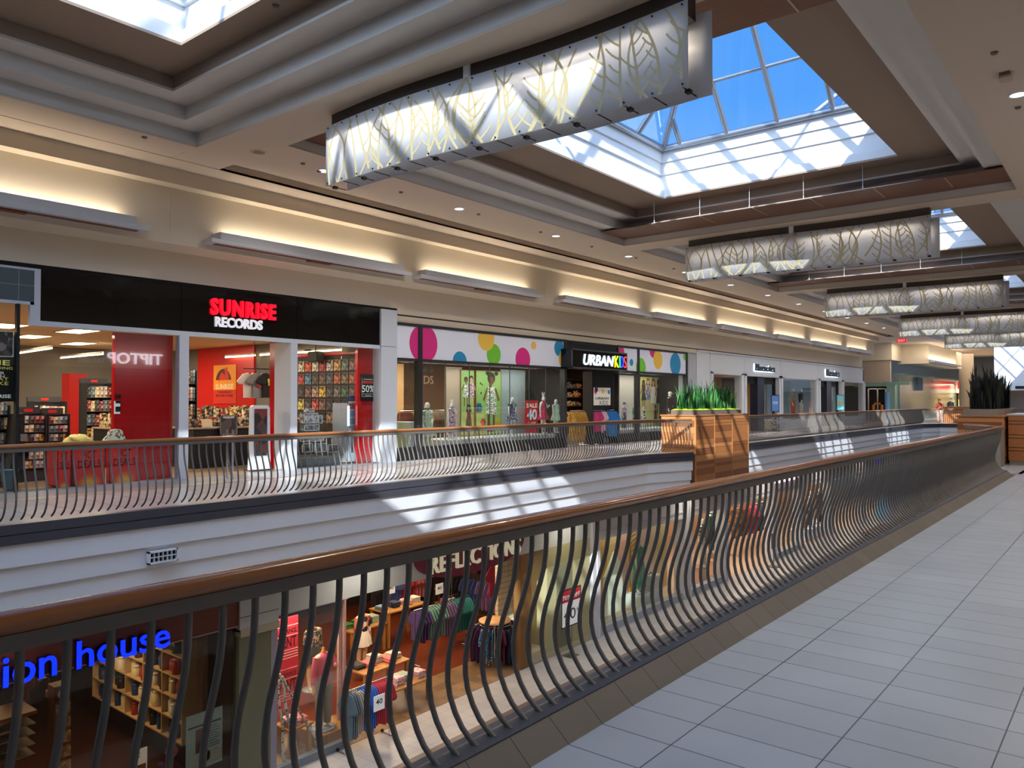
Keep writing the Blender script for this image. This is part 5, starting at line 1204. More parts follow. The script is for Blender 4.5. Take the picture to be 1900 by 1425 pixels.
dkred = mat('fabric_maroon', (96, 44, 40), .8, noise=.1); tanf = mat('fabric_tan', (150, 120, 90), .8, noise=.1)
X = -16.9
clothes_rack('low rack of maroon clothes behind the left end of the dotted shop window', -18.2, onX(742, 800, -18.2).y, onX(776, 800, -18.2).y, 1.25, [dkred, tanf], 14, 'hanging_garment', 'maroon or tan garment on the low rack behind the left dotted window', 'garments on the left rack')
clothes_rack('low rack of grey-brown clothes left of the beige screen', -18.2, onX(790, 800, -18.2).y, onX(824, 800, -18.2).y, 1.25, [tanf, mat('fabric_greybrown', (120, 108, 104), .8, noise=.1)], 12, 'hanging_garment', 'grey-brown garment on the rack left of the beige screen', 'garments on the second rack')
# entrance racks
X = -14.75
clothes_rack('short rack of yellow patterned dresses in the dotted shop entrance', -15.3, onX(1058, 800, -15.3).y, onX(1084, 800, -15.3).y, 1.22, [yel], 9, 'hanging_dress', 'yellow patterned dress on the short rack in the shop entrance', 'yellow dresses in the entrance', gh=.95, w=.3)
clothes_rack('rack of black tops behind the yellow dresses', -15.7, onX(1085, 800, -15.7).y, onX(1100, 800, -15.7).y, 1.3, [mat('fabric_black', (26, 24, 28), .8)], 8, 'hanging_garment', 'black top on the rack between the yellow and pink clothes', 'black tops in the entrance', gh=.7)
clothes_rack('chrome rack of pink and white jackets in the shop entrance', -15.2, onX(1101, 800, -15.2).y, onX(1122, 800, -15.2).y, 1.22, [mat('fabric_pink', (206, 60, 120), .7), mat('fabric_pinkwhite', (230, 200, 214), .7)], 9, 'hanging_garment', 'pink or pale pink jacket on the chrome entrance rack', 'pink jackets in the entrance', gh=.72, w=.3)
clothes_rack('chrome rack of bright blue hoodies at the right of the shop entrance', -15.1, onX(1127, 800, -15.1).y, onX(1144, 800, -15.1).y, 1.22, [mat('fabric_blue', (40, 130, 200), .7)], 8, 'hanging_garment', 'bright blue hoodie on the right-hand entrance rack', 'blue hoodies in the entrance', gh=.9, w=.32)
# black portal with the lit name box
p1_, p2_ = onX(1090, 700, -15.4).y, yc_
mb = MB(); mb.box(-15.6, -15.2, p1_, p2_-.06, .0, 2.62); mb.box(-15.5, -14.99, yb+.1, yc_-.06, 3.5, 3.62); mb.box(-15.5, -15.0, yb+.1, yc_-.06, 2.70, 3.5); struct(mb.build('wall_left', blackm, keep=True))
Xs = -14.55; a, b = onX(1060, 660, Xs).y, onX(1163, 660, Xs).y; zt = onX(1060, 646, Xs).z; zb = onX(1060, 683, Xs).z
t = thing('shop_sign', 'black box sign with white URBAN and coloured KIDS letters over the shop entrance', 'sign', (Xs-.2, (a+b)/2, zb))
mb = MB(); mb.bbox(Xs-.42, Xs, a, b, zb, zt, .01); mb.build('box', black, t)
mb = MB()
for (z0_, z1_) in ((zb, zb+.05), (zt-.05, zt)): mb.box(Xs-.02, Xs+.02, a, b, z0_, z1_)
mb.box(Xs-.02, Xs+.02, a, a+.06, zb, zt); mb.box(Xs-.02, Xs+.02, b-.06, b, zb, zt); mb.build('frame', mat('sign_frame_grey', (70, 72, 78), .3), t)
lu = onX(1082, 677, Xs); lv = onX(1138, 660, Xs)
mb = MB(); text_mb(mb, 'URBAN', (Xs+.005, lu.y, lu.z), YR, UP, lv.y-lu.y, .37, .03, bold=.012, shear=.2); mb.build('white_word', mat('cyan_white_letter', (214, 236, 255), .4, emit=1.6), t)
for ch, pa, pb, c_ in (('K', 1140, 1147, (240, 226, 40)), ('I', 1148.5, 1149.5, (60, 190, 90)), ('D', 1150.5, 1156, (60, 80, 230)), ('S', 1157, 1161.5, (220, 60, 70))):
    u = onX(pa, 680, Xs); v = onX(pb, 680, Xs); mb = MB(); text_mb(mb, ch, (Xs+.005, u.y, lu.z-.02), YR, UP, v.y-u.y, .42, .03, bold=-.018); mb.build('letter', mat('letter_'+ch, c_, .4, emit=1.2), t)
# entrance boards
Xi = -15.15; a, b = onX(1102, 730, Xi).y, onX(1133, 730, Xi).y; zt, zb = onX(1102, 719, Xi).z, onX(1102, 752, Xi).z; w, h = b-a, zt-zb
poster('entrance_board', 'white dotted URBAN KIDS board on the black wall of the shop entrance', 'sign', (Xi-.02, a, zb), YR, w, h, mat('board_cream', (226, 218, 200), .5, emit=.05),
       [('upper_word', inkblk, T_('URBAN', .1*w, .32*h, .8*w, .14*h, .02, shear=.2)), ('lower_word', mat('thin_grey', (90, 90, 90), .5), T_('KIDS', .35*w, .02*h, .5*w, .24*h)), ('dot', DC['y'], disc(.55*w, .8*h, .09)), ('dot', DC['p'], disc(.06*w+.05, .75*h, .08)), ('dot', DC['b'], disc(.9*w, .75*h, .08)), ('dot', mat('dot_maroon', (90, 40, 60), .5), disc(.15*w, .9*h, .1))])
# shelves of goods glowing inside the entrance
a, b = onX(1057, 700, -20).y, onX(1082, 700, -20).y
t = thing('wall_shelving', 'warm-lit wall shelving of clothes seen through the dotted shop entrance', 'shelving', (-20.2, (a+b)/2, 0))
mb = MB(); mb.box(-20.5, -20.4, a, b+1.5, 0, 2.6)
for z in (.5, .9, 1.3, 1.7, 2.1, 2.5): mb.box(-20.4, -20.0, a, b+1.5, z, z+.03)
mb.build('shelf_unit', darkw, t)
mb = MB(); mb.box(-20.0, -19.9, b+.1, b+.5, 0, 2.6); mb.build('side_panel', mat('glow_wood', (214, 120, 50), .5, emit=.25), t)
for z in (.53, .93, 1.33, 1.73, 2.13): stack(-20.4, -20.05, a+.1, b+.1, z, 8, int(z*100), 'folded_stack', 'folded garment pile on the warm-lit shelving inside the dotted shop entrance', 'clothing', 'folded piles in the entrance shelving', wr=(.2, .3), hr=(.12, .26), mats=[goods[0], goods[1], goods[2], goods[4]])
# mannequins in the windows
f_gr = patch_mat('fab_green_print', [(206, 220, 200), (110, 150, 120), (222, 230, 214), (160, 190, 150)], 40); f_pk = mat('fab_rose', (196, 50, 90), .7); f_mint = mat('fab_mint', (166, 206, 180), .7)
f_navy = prints[2]; f_lil = prints[3]
def at_floor(px_, X, z): p = onX(px_, 780, X); return (X, p.y, z)
def ears(t, h):
    for s in (-1, 1): mb = MB(); mb.tube([(0, s*.025*h, .97*h), (0, s*.035*h, 1.03*h), (0, s*.04*h, 1.08*h)], .012*h, 8, rs=[.014*h, .014*h, .004*h]); mb.build('ear_band', manw, t, local=True)
def cap(mm):
    def f(t, h):
        mb = MB(); mb.lathe([(.062*h, .935*h), (.060*h, .96*h), (.04*h, .99*h), (0, 1.0*h)], (.01*h, 0, 0), 16, sy=.9); mb.box(.02*h, .115*h, -.045*h, .045*h, .935*h, .943*h); mb.build('cap', mm, t, local=True)
    return f
def bagx(mm):
    def f(t, h): mb = MB(); mb.lathe([(.05*h, 0), (.085*h, .04*h), (.07*h, .11*h)], (.06*h, .17*h, .42*h), 14, sx=.5); mb.build('handbag', mm, t, local=True)
    return f
HM = [
 ('tall child mannequin in green-white patterned dress behind the window bar', 792, -15.75, .05+.0, 1.48, HIP, 'hipA', [('dress', f_gr, 'dress', True)], None),
 ('mannequin with bunny ears in lilac dress left of the green posters', 838, -15.75, .46, 1.08, CHEST, 'chA', [('longdress', f_lil, 'dress', True)], ears),
 ('mannequin in navy patterned dress before the blue-grey screen', 950, -15.8, .46, 1.27, HIP, 'hipB', [('dress', f_navy, 'dress', True)], None),
 ('mannequin with bunny ears in rose dress beside the SALE board', 1008, -15.8, .46, 1.30, CHEST, 'chB', [('dress', f_pk, 'dress', False)], ears),
 ('mannequin in mint frock with red bag at the right end of the long window', 1031, -15.7, .46, 1.20, HIP, 'hipC', [('dress', f_mint, 'dress', True)], bagx(mat('bag_red', (210, 24, 50), .4))),
 ('mannequin in lilac shirt, jeans and black cap beside the shop entrance', 1158, -15.7, .46, 1.05, HIP, 'hipD', [('top', prints[3], 'shirt', True), ('trousers', mat('fab_jeans', (60, 74, 96), .8), 'trousers', False)], cap(blackm)),
 ('mannequin in green sweater and pink hat in the right-hand window', 1178, -15.9, .46, 1.02, CHEST, 'chC', [('top', mat('fab_green', (40, 130, 110), .8), 'sweater', True), ('trousers', mat('fab_jeans', (60, 74, 96), .8), 'trousers', False)], cap(mat('cap_pink', (220, 150, 170), .6))),
 ('mannequin in zebra striped dress and red hat', 1194, -15.7, .46, .93, REST, 'reA', [('dress', patch_mat('fab_zebra', [(30, 30, 30), (220, 216, 210)], 34), 'dress', True)], cap(mat('cap_red', (200, 60, 90), .6))),
 ('mannequin in dark brown outfit and pale cap at the far right of the dotted shop', 1243, -15.6, .46, 1.5, HIP, 'hipE', [('top', mat('fab_brown', (60, 36, 36), .8), 'top', True), ('skirt', mat('fab_brown', (60, 36, 36), .8), 'skirt', False)], cap(mat('cap_cream', (226, 200, 180), .6)))]
for lab, px_, X, z, h, arms, key, cl, ex in HM:
    mannequin(lab, at_floor(px_, X, z if z > .1 else .0), h if z > .1 else 1.58, arms, key, cl, extra=ex)
# =====================================================================
#  TIMBER PLANTERS
# =====================================================================
plank = wood_mat('planter_timber', (158, 96, 50), (196, 130, 76), rough=.45, scale=3, stretch=(2, 2, 14))
plank_d = wood_mat('planter_timber_dark', (128, 74, 38), (160, 100, 56), rough=.45, scale=3, stretch=(2, 2, 14))
zinc = mat('planter_zinc', (112, 102, 94), .5, noise=.05); moss = mat('moss_lime', (186, 206, 30), .9, noise=.25, nscale=40, bump=.6)
leafs = [mat('leaf_green_%d' % i, c, .5, noise=.2, nscale=20) for i, c in enumerate([(26, 80, 32), (44, 116, 44), (14, 48, 24), (84, 138, 70)])]
def planter(label, x0, x1, y0, y1, ztop, zbot, faces, grp='timber planters at the atrium corners'):
    t = thing('timber_planter', label, 'planter', ((x0+x1)/2, (y0+y1)/2, zbot if zbot > -.5 else 0), grp)
    mb = MB(); mb.box(x0+.02, x1-.02, y0+.02, y1-.02, zbot, ztop-.05); mb.build('core', mat('planter_core_dark', (58, 34, 22), .7), t)
    rp = random.Random(5); hs = []
    z = ztop-.05
    seq = [.115, .10, .09, .19, .20, .15, .12, .20, .18, .12, .10, .2, .2]
    i = 0
    while z > zbot+.05:
        h = min(seq[i % len(seq)], z-zbot); hs.append((z-h, z)); z -= h; i += 1
    mb = MB(); n = 3
    for hi, (za, zb_) in enumerate(hs):
        gp = .006 if hi in (0, 1, 2, 6, 7) else .0012
        for k in range(n):
            a = y0+(y1-y0)*k/n; b = y0+(y1-y0)*(k+1)/n; mi = rp.choice((0, 1, 2)); d = rp.uniform(0, .006)
            mb.box(x1-.02 if faces[0] > 0 else x0-.0, x1+.01+d if faces[0] > 0 else x0+.02, a+.012, b-.012, za+gp, zb_-gp*.6, mi)
        mi = rp.choice((0, 1, 2)); mb.box(x0+.012, x1-.02, y0-.01, y0+.02, za+.004, zb_-.003, mi)
    mb.build('planks', [plank, plank_d, wood_mat('planter_timber_light', (180, 116, 66), (214, 150, 94), rough=.45, scale=3, stretch=(2, 2, 14))], t)
    for k in range(n+1):
        mb = MB(); y = y0+(y1-y0)*k/n; mb.box(x1-.02, x1+.022, y-.011, y+.011, zbot, ztop-.03); mb.build('edge_batten', mat('batten_light', (206, 140, 84), .45), t)
    mb = MB(); mb.bbox(x0-.03, x1+.03, y0-.03, y1+.03, ztop-.04, ztop, .006); mb.build('top_board', plank, t)
    return t
def spikes(label, x0, x1, y0, y1, z, n, hmin, hmax, seed, grp, mats_=leafs, name='sansevieria_row', w=.035):
    t = thing(name, label, 'plant', ((x0+x1)/2, (y0+y1)/2, z), grp)
    r = random.Random(seed); mbs = [MB() for _ in mats_]
    for i in range(n):
        x = r.uniform(x0, x1); y = r.uniform(y0, y1); h = r.uniform(hmin, hmax)*(1 if r.random() < .8 else 1.25); a = r.uniform(0, 2*pi); ln = r.uniform(0, .32)*h; la = r.uniform(0, 2*pi)
        mb = mbs[r.randrange(len(mats_))]; k = 5; vs = []
        for j in range(k+1):
            u = j/k; ww = w*r.uniform(.9, 1.1)*(1-u**2.2)*(.6+.8*u if u < .4 else .92)+.001
            cx_ = x+cos(la)*ln*u*u; cy_ = y+sin(la)*ln*u*u; cz = z+h*u; tw = a+u*.7
            vs += [(cx_-cos(tw)*ww, cy_-sin(tw)*ww, cz), (cx_+sin(tw)*ww*.25, cy_-cos(tw)*ww*.25, cz), (cx_+cos(tw)*ww, cy_+sin(tw)*ww, cz)]
        mb.add(vs, [(j*3+q, j*3+q+1, j*3+q+4, j*3+q+3) for j in range(k) for q in range(2)], 0, True)
    for mb, m in zip(mbs, mats_):
        if mb.v: mb.build('leaves', m, t)
    return t
planter('tall timber-clad planter box rising past the floor edge across the atrium', -11.45, -10.32, 21.4, 25.4, 1.145, -1.39, (1,))
zt = 1.145
cuts = [21.55, 22.75, 24.15, 25.15]
for i in range(3):
    t = thing('planting_trough', 'grey metal trough on the sunlit timber planter, %s of three' % ['left', 'middle', 'right'][i], 'trough', (-10.8, (cuts[i]+cuts[i+1])/2, zt), 'grey troughs on the sunlit planter')
    mb = MB(); mb.box(-11.2, -10.45, cuts[i]+.01, cuts[i+1]-.01, zt, zt+.13); mb.build('trough_body', zinc, t)
    mb = MB(); r = random.Random(i); n = 14
    vs = []; 
    for a in range(n+1):
        for b in range(9): vs.append((-11.2+.75*b/8, cuts[i]+.01+(cuts[i+1]-cuts[i]-.02)*a/n, zt+.125+(.015 if a in (0, n) or b in (0, 8) else r.uniform(.02, .065))))
    mb.add(vs, [(a*9+b, (a+1)*9+b, (a+1)*9+b+1, a*9+b+1) for a in range(n) for b in range(8)], 0, True); mb.build('moss', moss, t)
    spikes('row of upright green sword-leaved plants in the %s grey trough of the sunlit planter' % ['left', 'middle', 'right'][i], -11.1, -10.55, cuts[i]+.12, cuts[i+1]-.12, zt+.15, 150, .32, .82, 40+i, 'sword-leaved plants of the sunlit planter')
# shaded planter near side
NX0, NX1, NY0, NY1 = -3.62, -2.62, 22.4, 26.2
zt2 = onY(1800, 771, NY0).z
planter('shaded timber planter box behind the end of the near railing', NX0, NX1, NY0, NY1, zt2, -1.4, (1,), )
for i in range(3):
    a = NY0+.15+(NY1-NY0-.3)*i/3; b = NY0+.15+(NY1-NY0-.3)*(i+1)/3
    mb = MB(); mb.box(NX0+.12, NX1-.12, a+.01, b-.01, zt2, zt2+.16); tag(mb.build('planting_trough', mat('trough_grey', (150, 140, 128), .4)), 'pale metal trough on the shaded planter, %s from the camera' % ['first', 'second', 'third'][i], 'trough', 'troughs on the shaded planter')
backlit_leafs = [mat('leaf_backlit_shade_%d' % i, c, .6) for i, c in enumerate([(14, 22, 14), (22, 34, 22), (10, 14, 12)])]  # backlit shade is put into these leaf colours
spikes('dark backlit clump of sword-leaved plants on the shaded planter', NX0+.22, NX1-.22, NY0+.3, NY1-.4, zt2+.16, 420, .5, .95, 77, 'dark plants of the shaded planter', backlit_leafs, w=.05)
# timber reception-like block at the right edge
BXa, BXb, BY = -2.55, -.6, 22.7
zt3 = onY(1880, 768, BY).z
t = thing('timber_counter', 'timber block with dark horizontal grooves at the right edge of the picture', 'counter', ((BXa+BXb)/2, BY+1, 0))
mb = MB(); mb.box(BXa, BXb, BY, BY+2, .10, zt3-.04); mb.build('body', plank, t)
mb = MB()
for z in (.32, .40, .62, .70, .95, 1.03): mb.box(BXa-.003, BXb, BY-.004, BY+.01, z*zt3/1.2, z*zt3/1.2+.014)
mb.build('groove', dark, t)
mb = MB(); mb.bbox(BXa-.02, BXb, BY-.02, BY+2, zt3-.04, zt3, .006); mb.build('top', mat('pale_top', (206, 204, 206), .3), t)
mb = MB(); mb.box(BXa+.02, BXb, BY+.02, BY+2, 0, .10); mb.build('plinth', mat('plinth_beige', (150, 136, 120), .5), t)
mb = MB(); mb.box(-2.72, -2.58, 21.6, 22.3, 0, .95); tag(mb.build('end_pier', mat('pier_beige', (150, 140, 128), .6)), 'narrow beige pier between the railing end and the timber block', 'pier')

# =====================================================================
#  UPPER LEVEL: WHITE-FRONTED SHOP
# =====================================================================
wst = mat('white_shopfront', (214, 216, 220), .5, noise=.01)
def yx(px_): return onX(px_, 700, XS).y
zt = 3.78; y0, y1 = yx(1290)+.1, 57.3
op = [(1322, 1374, .5), (1384, 1444, 0), (1451, 1513, .5), (1521, 1560, 0), (1565, 1602, .5)]
ys = [(yx(a), yx(b), z) for a, b, z in op]; zh = 2.78
mb = MB(); prev = y0
for (a, b, z) in ys:
    mb.box(-15.3, -14.98, prev, a, 0, zt); mb.box(-15.3, -14.98, a, b, zh, zt)
    if z: mb.box(-15.3, -14.98, a, b, 0, z)
    prev = b
mb.box(-15.3, -14.98, prev, y1, 0, zt); mb.box(-15.3, -14.9, y0, y1, zt-.06, zt)
for (a, b, z) in ys: mb.box(-14.98, -14.94, a-.25, a, 0, zh+.1); mb.box(-14.98, -14.94, b, b+.25, 0, zh+.1); mb.box(-14.98, -14.94, a-.25, b+.25, zh, zh+.12)
for (a, b, z) in ys: mb.box(-14.98, -14.97, a-.3, a-.26, 0, zt)
struct(mb.build('wall_left', wst, keep=True))
mb = MB(); mb.box(-15.4, -15.0, 30.35, 31.3, 0, 3.6); struct(mb.build('wall_left', mat('grey_pier', (176, 178, 182), .6), keep=True))
for i, (a, b, z) in enumerate(ys):
    if z: pane(a, b, z, zh, X=-15.05)
mb = MB(); mb.box(-22, -21.8, 30.8, 57.3, 0, 3.3); struct(mb.build('wall_left', mat('wood_back_wall', (150, 112, 66), .6, noise=.2, nscale=.6), keep=True))
mb = MB(); mb.box(-22, -15.3, 30.8, 57.3, 3.1, 3.2); struct(mb.build('ceiling', paintd, keep=True))
mb = MB(); mb.box(-22, -15.0, 30.8, 57.3, -.1, .004); struct(mb.build('floor', brownfl, keep=True))
for y in (34, 39, 44, 49, 54): lamp_area((-18.5, y, 3.0), 2, 2, 70, (1, .82, .56))
navy = mat('navy_frame', (28, 34, 56), .35)
for i, j in ((1, 'left'), (3, 'right')):
    a, b, _ = ys[i]; t = thing('shop_doors', 'dark navy double door frame of the white-fronted shop, %s entrance' % j, 'door', (-15.2, (a+b)/2, 0), 'door frames of the white-fronted shop')
    mb = MB(); mb.box(-15.3, -15.2, a, b, zh-.35, zh-.02); mb.box(-15.3, -15.15, a, a+.12, 0, zh); mb.box(-15.3, -15.15, b-.12, b, 0, zh); mb.build('frame', blackm, t)
    mb = MB(); m_ = (a+b)/2; mb.box(-15.5, -15.1, m_-.45, m_+.45, 0, zh-.02); mb.build('door_leaf', navy, t)
    mb = MB(); mb.cyl((-15.05, m_+.5, .8), (-15.05, m_+.5, 1.6), .02, 8); mb.build('handle', chrome, t)
halo = mat('halo_white', (225, 240, 255), .4, emit=2.0)
for i, (pa, pb, pt, pbm) in enumerate(((1398, 1434, 675, 688), (1530, 1554, 685, 698))):
    a, b = onX(pa, 680, XS), onX(pb, 680, XS); z0 = onX(pa, pbm, XS).z; z1 = onX(pa, pt, XS).z
    t = thing('shop_sign', 'dark Bluenotes lettering with white halo on the white shopfront, %s entrance' % ['left', 'right'][i], 'sign', (-14.9, (a.y+b.y)/2, z0), 'lettering of the white-fronted shop')
    mb = MB(); text_mb(mb, 'Bluenotes', (-14.96, a.y-.06, z0-.04), YR, UP, b.y-a.y, z1-z0+.04, .02, bold=.06); mb.build('halo', halo, t)
    mb = MB(); text_mb(mb, 'Bluenotes', (-14.92, a.y, z0), YR, UP, b.y-a.y, z1-z0, .05, bold=.02); mb.build('lettering', mat('letter_dark', (20, 34, 44), .4), t)
# window contents
blin = mat('pale_blue_curtain', (150, 184, 198), .7, noise=.05)
for a, b, lab in ((yx(1490), yx(1512), 'pale blue screen in the middle window of the white-fronted shop'), (yx(1588), yx(1602), 'pale blue screen in the right window of the white-fronted shop'), (yx(1452), yx(1470), 'pale blue-green screen at the left of the middle window')):
    mb = MB(); mb.box(-16.6, -16.5, a, b, .3, 2.7); tag(mb.build('window_screen', blin), lab, 'screen')
for px_, lab, cl, key in ((1472, 'mannequin in beige jacket holding an orange bag in the white-fronted shop window', [('top', mat('fab_beige', (150, 136, 116), .8), 'jacket', True), ('trousers', mat('fab_rust', (170, 80, 40), .8), 'trousers', False)], 'adA'), (1486, 'mannequin in black and white clothes in the white-fronted shop window', [('top', mat('fab_black', (26, 24, 28), .8), 'top', True), ('trousers', mat('fab_stone', (190, 186, 176), .8), 'trousers', False)], 'adB')):
    p = onX(px_, 780, -15.7); mannequin(lab, (-15.7, p.y, .50), 1.82, HIP if key == 'adA' else REST, key, cl, kid=False)
p0_ = yx(1451); mb = MB(); mb.box(-16.45, -15.35, yx(1452), yx(1512), .005, .49); tag(mb.build('display_platform', white), 'white platform in the middle window of the white-fronted shop', 'platform')
p = onX(1342, 720, -16.6); poster('wall_picture', 'dark framed picture in the left window behind the sunlit plants', 'picture', (-16.6, onX(1340, 720, -16.6).y, 1.2), YR, 2.4, 1.5, mat('picture_warm', (120, 84, 50), .6), [('shape', mat('picture_pink', (200, 130, 140), .6), disc(1.2, .6, .35))], frame=(blackm, .14))
# pedestal signs on the walkway
def pedestal(label, px_, pyb, w, h, m, accents, lower):
    p = onZ(px_, pyb, 0); t = thing('pedestal_sign', label, 'sign', (p.x, p.y, 0), 'free-standing signs on the far walkway')
    r = Vector((.2, 1, 0)).normalized()
    mb = MB(); mb.slab(Vector((p.x, p.y, 1.0))-r*w/2, r, UP, w, h, .03); b = mb.build('panel', m, t)
    mb = MB(); o = Vector((p.x, p.y, 1.0))-r*w/2; n = r.cross(Vector(UP)); 
    for (x, z, ww, hh) in ((0, 0, w, .03), (0, h-.03, w, .03), (0, 0, .03, h), (w-.03, 0, .03, h)): mb.slab(o+r*x+Vector(UP)*z, r, UP, ww, hh, .04)
    mb.build('frame', navy if lower else mat('teal_frame', (40, 90, 100), .5), t)
    for nm, mm, f in accents: mb = MB(); f(mb, o+n*.031); mb.build(nm, mm, b)
    mb = MB(); mb.cyl((p.x, p.y, .02), (p.x, p.y, 1.0), .03, 10); mb.build('pole', chrome, t); mb = MB(); mb.bbox(p.x-.22, p.x+.22, p.y-.3, p.y+.3, 0, .03, .005); mb.build('base', blackm, t)
    if lower:
        mb = MB(); mb.slab(Vector((p.x+.04, p.y, .12))-r*w*.42, r, UP, w*.84, .8, .02); mb.build('lower_panel', patch_mat('photo_collage', [(220, 214, 206), (110, 70, 56), (40, 36, 40), (200, 190, 186)], 12), t)
rr_ = (.2, 1, 0)
pedestal('free-standing sign with blue sky poster near the left door of the white-fronted shop', 1438, 800, .72, .85, mat('poster_skyblue', (90, 130, 190), .5, emit=.1), [('lettering', inkwht, multi(T_('MORE TIME', .12, .46, .48, .05, .01, r=Vector(rr_).normalized()), T_('TO SAVE', .16, .38, .4, .05, .01, r=Vector(rr_).normalized())))], True)
pedestal('free-standing teal sign with yellow offer lettering before the right door', 1559, 793, .85, .9, mat('poster_teal', (120, 190, 196), .5, emit=.1), [('lettering', mat('ink_amber', (230, 180, 50), .5), T_('$5', .2, .25, .45, .4, .03, r=Vector(rr_).normalized()))], False)

# =====================================================================
#  FAR END: GREEN-GLASS SHOPS, COLUMN, PEOPLE
# =====================================================================
gg = mat('green_glass_panel', (120, 152, 140), .2, noise=.04); dkg = mat('dark_green_glass', (60, 76, 74), .15)
YB = 63.0
def xY(px_, Y): return onY(px_, 700, Y).x
# block facing the camera
xa, xb = xY(1600, YB), xY(1652, YB); Yc = YB
yq = onX(1700, 700, xb+1.2)
mb = MB(); mb.box(-20, xb, YB, YB+.3, 3.4, 5.9); mb.box(-20, xb, YB, YB+.3, 2.7, 3.4)
struct(mb.build('wall_front', paintd, keep=True))
mb = MB(); mb.box(-20, xb, YB+.4, YB+.6, 0, 2.7); struct(mb.build('wall_front', blackm, keep=True))
xp0, xp1 = xY(1645, YB), xY(1661, YB)
mb = MB(); mb.box(xp0, xp1, YB-.05, YB+1.2, 0, 2.75); struct(mb.build('wall_front', gg, keep=True))
mb = MB(); mb.box(xa-.6, xp0, YB-.03, YB+.02, 2.62, 2.9); mb.box(xp0-.2, xp1+1.0, YB-.08, YB+.0, 2.72, 2.95); struct(mb.build('trim_23', gg, keep=True))
for px_ in (1611, 1628, 1643):
    x = xY(px_, YB); mb = MB(); mb.box(x-.05, x+.05, YB, YB+.06, 0, 2.45); struct(mb.build('trim_24', chrome, keep=True))
mb = MB(); mb.box(xY(1611, YB), xY(1643, YB), YB, YB+.06, 2.40, 2.48); struct(mb.build('trim_25', chrome, keep=True))
# return along the mall
XR2 = xp1+.1
mb = MB(); mb.box(XR2-.4, XR2+.9, YB+1.0, 90, 3.35, 3.45); mb.box(XR2-.4, XR2, YB+.9, 90, 0, 3.35); mb.box(XR2-.4, XR2+.25, YB+1, 90, 3.45, 3.6)
struct(mb.build('wall_left', mat('greenish_glass_wall', (104, 122, 118), .2, noise=.08, nscale=.5), keep=True))
mb = MB(); mb.box(XR2-.6, XR2+1.6, YB+3, 80, 4.4, 5.9); mb.box(-20, XR2-.3, YB-.1, YB+3, 4.6, 5.9); struct(mb.build('wall_left', paintw, keep=True))
t = thing('wall_light_shelf', 'short up-lighting shelf on the distant wall beyond the white-fronted shop', 'wall light', (XR2+1.7, 69, 4.5), 'up-lighting shelves on the upper wall')
mb = MB(); mb.box(XR2+1.6, XR2+1.95, YB+3.4, 78, 4.52, 4.62); mb.build('shelf', shelf_m, t); lamp_area((XR2+1.78, 70.5, 4.72), .06, 13, 90, (1, .84, .62), rot=(0, radians(166), 0))
for i, (px_, Y, w, z0, z1, m, lab) in enumerate(((1697, 70, 1.2, 2.35, 3.4, mat('grey_sign', (150, 154, 160), .4), 'blank grey hanging sign board on the distant green-glass shopfront'), (1722, 80, 2.2, 2.4, 3.5, mat('lilac_sign', (136, 142, 176), .4), 'lilac-grey sign board on the farther shopfront'))):
    p = onY(px_, 700, Y); mb = MB(); mb.box(p.x-w/2, p.x+w/2, Y, Y+.1, z0, z1); tag(mb.build('shop_sign_board', m), lab, 'sign')
p = onY(1742, 700, 86)
mb = MB(); mb.box(p.x-3, p.x+6, 88, 88.3, 0, 3.2); struct(mb.build('wall_front', mat('distant_shop', (70, 56, 50), .6), keep=True))
p = onY(1777, 716, 87); t = thing('shop_sign', 'small red and white illuminated sign in the far distance', 'sign', p)
mb = MB(); mb.box(p.x-.2, p.x+6, 87, 87.1, p.z-.7, p.z+.5); mb.build('board', mat('far_cream', (226, 206, 190), .5, emit=.4), t); mb = MB(); mb.box(p.x, p.x+1.8, 86.95, 87, p.z-.3, p.z+.4); mb.build('red_panel', mat('far_red', (220, 20, 30), .5, emit=1), t)
p = onY(1765, 760, 87); mb = MB(); mb.box(p.x+.6, p.x+6, 87.2, 87.4, .3, 2.6); tag(mb.build('lit_showcase', patch_mat('far_goods', [(230, 206, 140), (190, 150, 90), (120, 70, 40), (236, 224, 190)], 3)), 'warm yellow lit showcase in the far distance below the red sign', 'showcase')
lamp_area((p.x+2, 85, 3.1), 4, 2, 300, (1, .85, .6))
lamp_area((-11.5, 82, 5.86), 5, 9, 420, (1, .86, .68)); lamp_area((-12.5, 62.5, 5.86), 3, 4, 160, (1, .86, .7))
# column
p = onY(1793, 700, 82); mb = MB(); mb.lathe([(.6, 0), (.6, 5.9)], (p.x, 82, 0), 24); struct(mb.build('wall_column', paintd, keep=True))
# small timber kiosk and pillars
p = onY(1770, 752, 60); mb = MB(); mb.bbox(p.x-.9, p.x+1.5, 61.5, 62.5, .0, 1.15, .02); tag(mb.build('timber_kiosk', plank), 'low timber kiosk beyond the far railing beside the dark plants', 'kiosk')
p = onY(1628, 752, 60.5); t = thing('timber_arch', 'small orange timber frame standing before the distant dark doors', 'display frame', (p.x, 60.5, 0))
mb = MB(); x0, x1 = onY(1619, 752, 60.5).x, onY(1638, 752, 60.5).x; z1 = onY(1619, 747, 60.5).z
for (a, b, c_, d) in ((x0, x0+.12, 0, z1), (x1-.12, x1, 0, z1), (x0, x1, z1-.14, z1)): mb.box(a, b, 60.4, 60.6, c_, d)
mb.build('frame', mat('orange_timber', (206, 110, 30), .5), t)
p = onY(1646, 752, 61); mb = MB(); mb.cyl((p.x, 61, 0), (p.x, 61, onY(1646, 728, 61).z), .16, 16); tag(mb.build('blue_cylinder', mat('blue_cylinder', (110, 160, 200), .4)), 'pale blue cylinder standing beside the green glass pillar', 'cylinder')
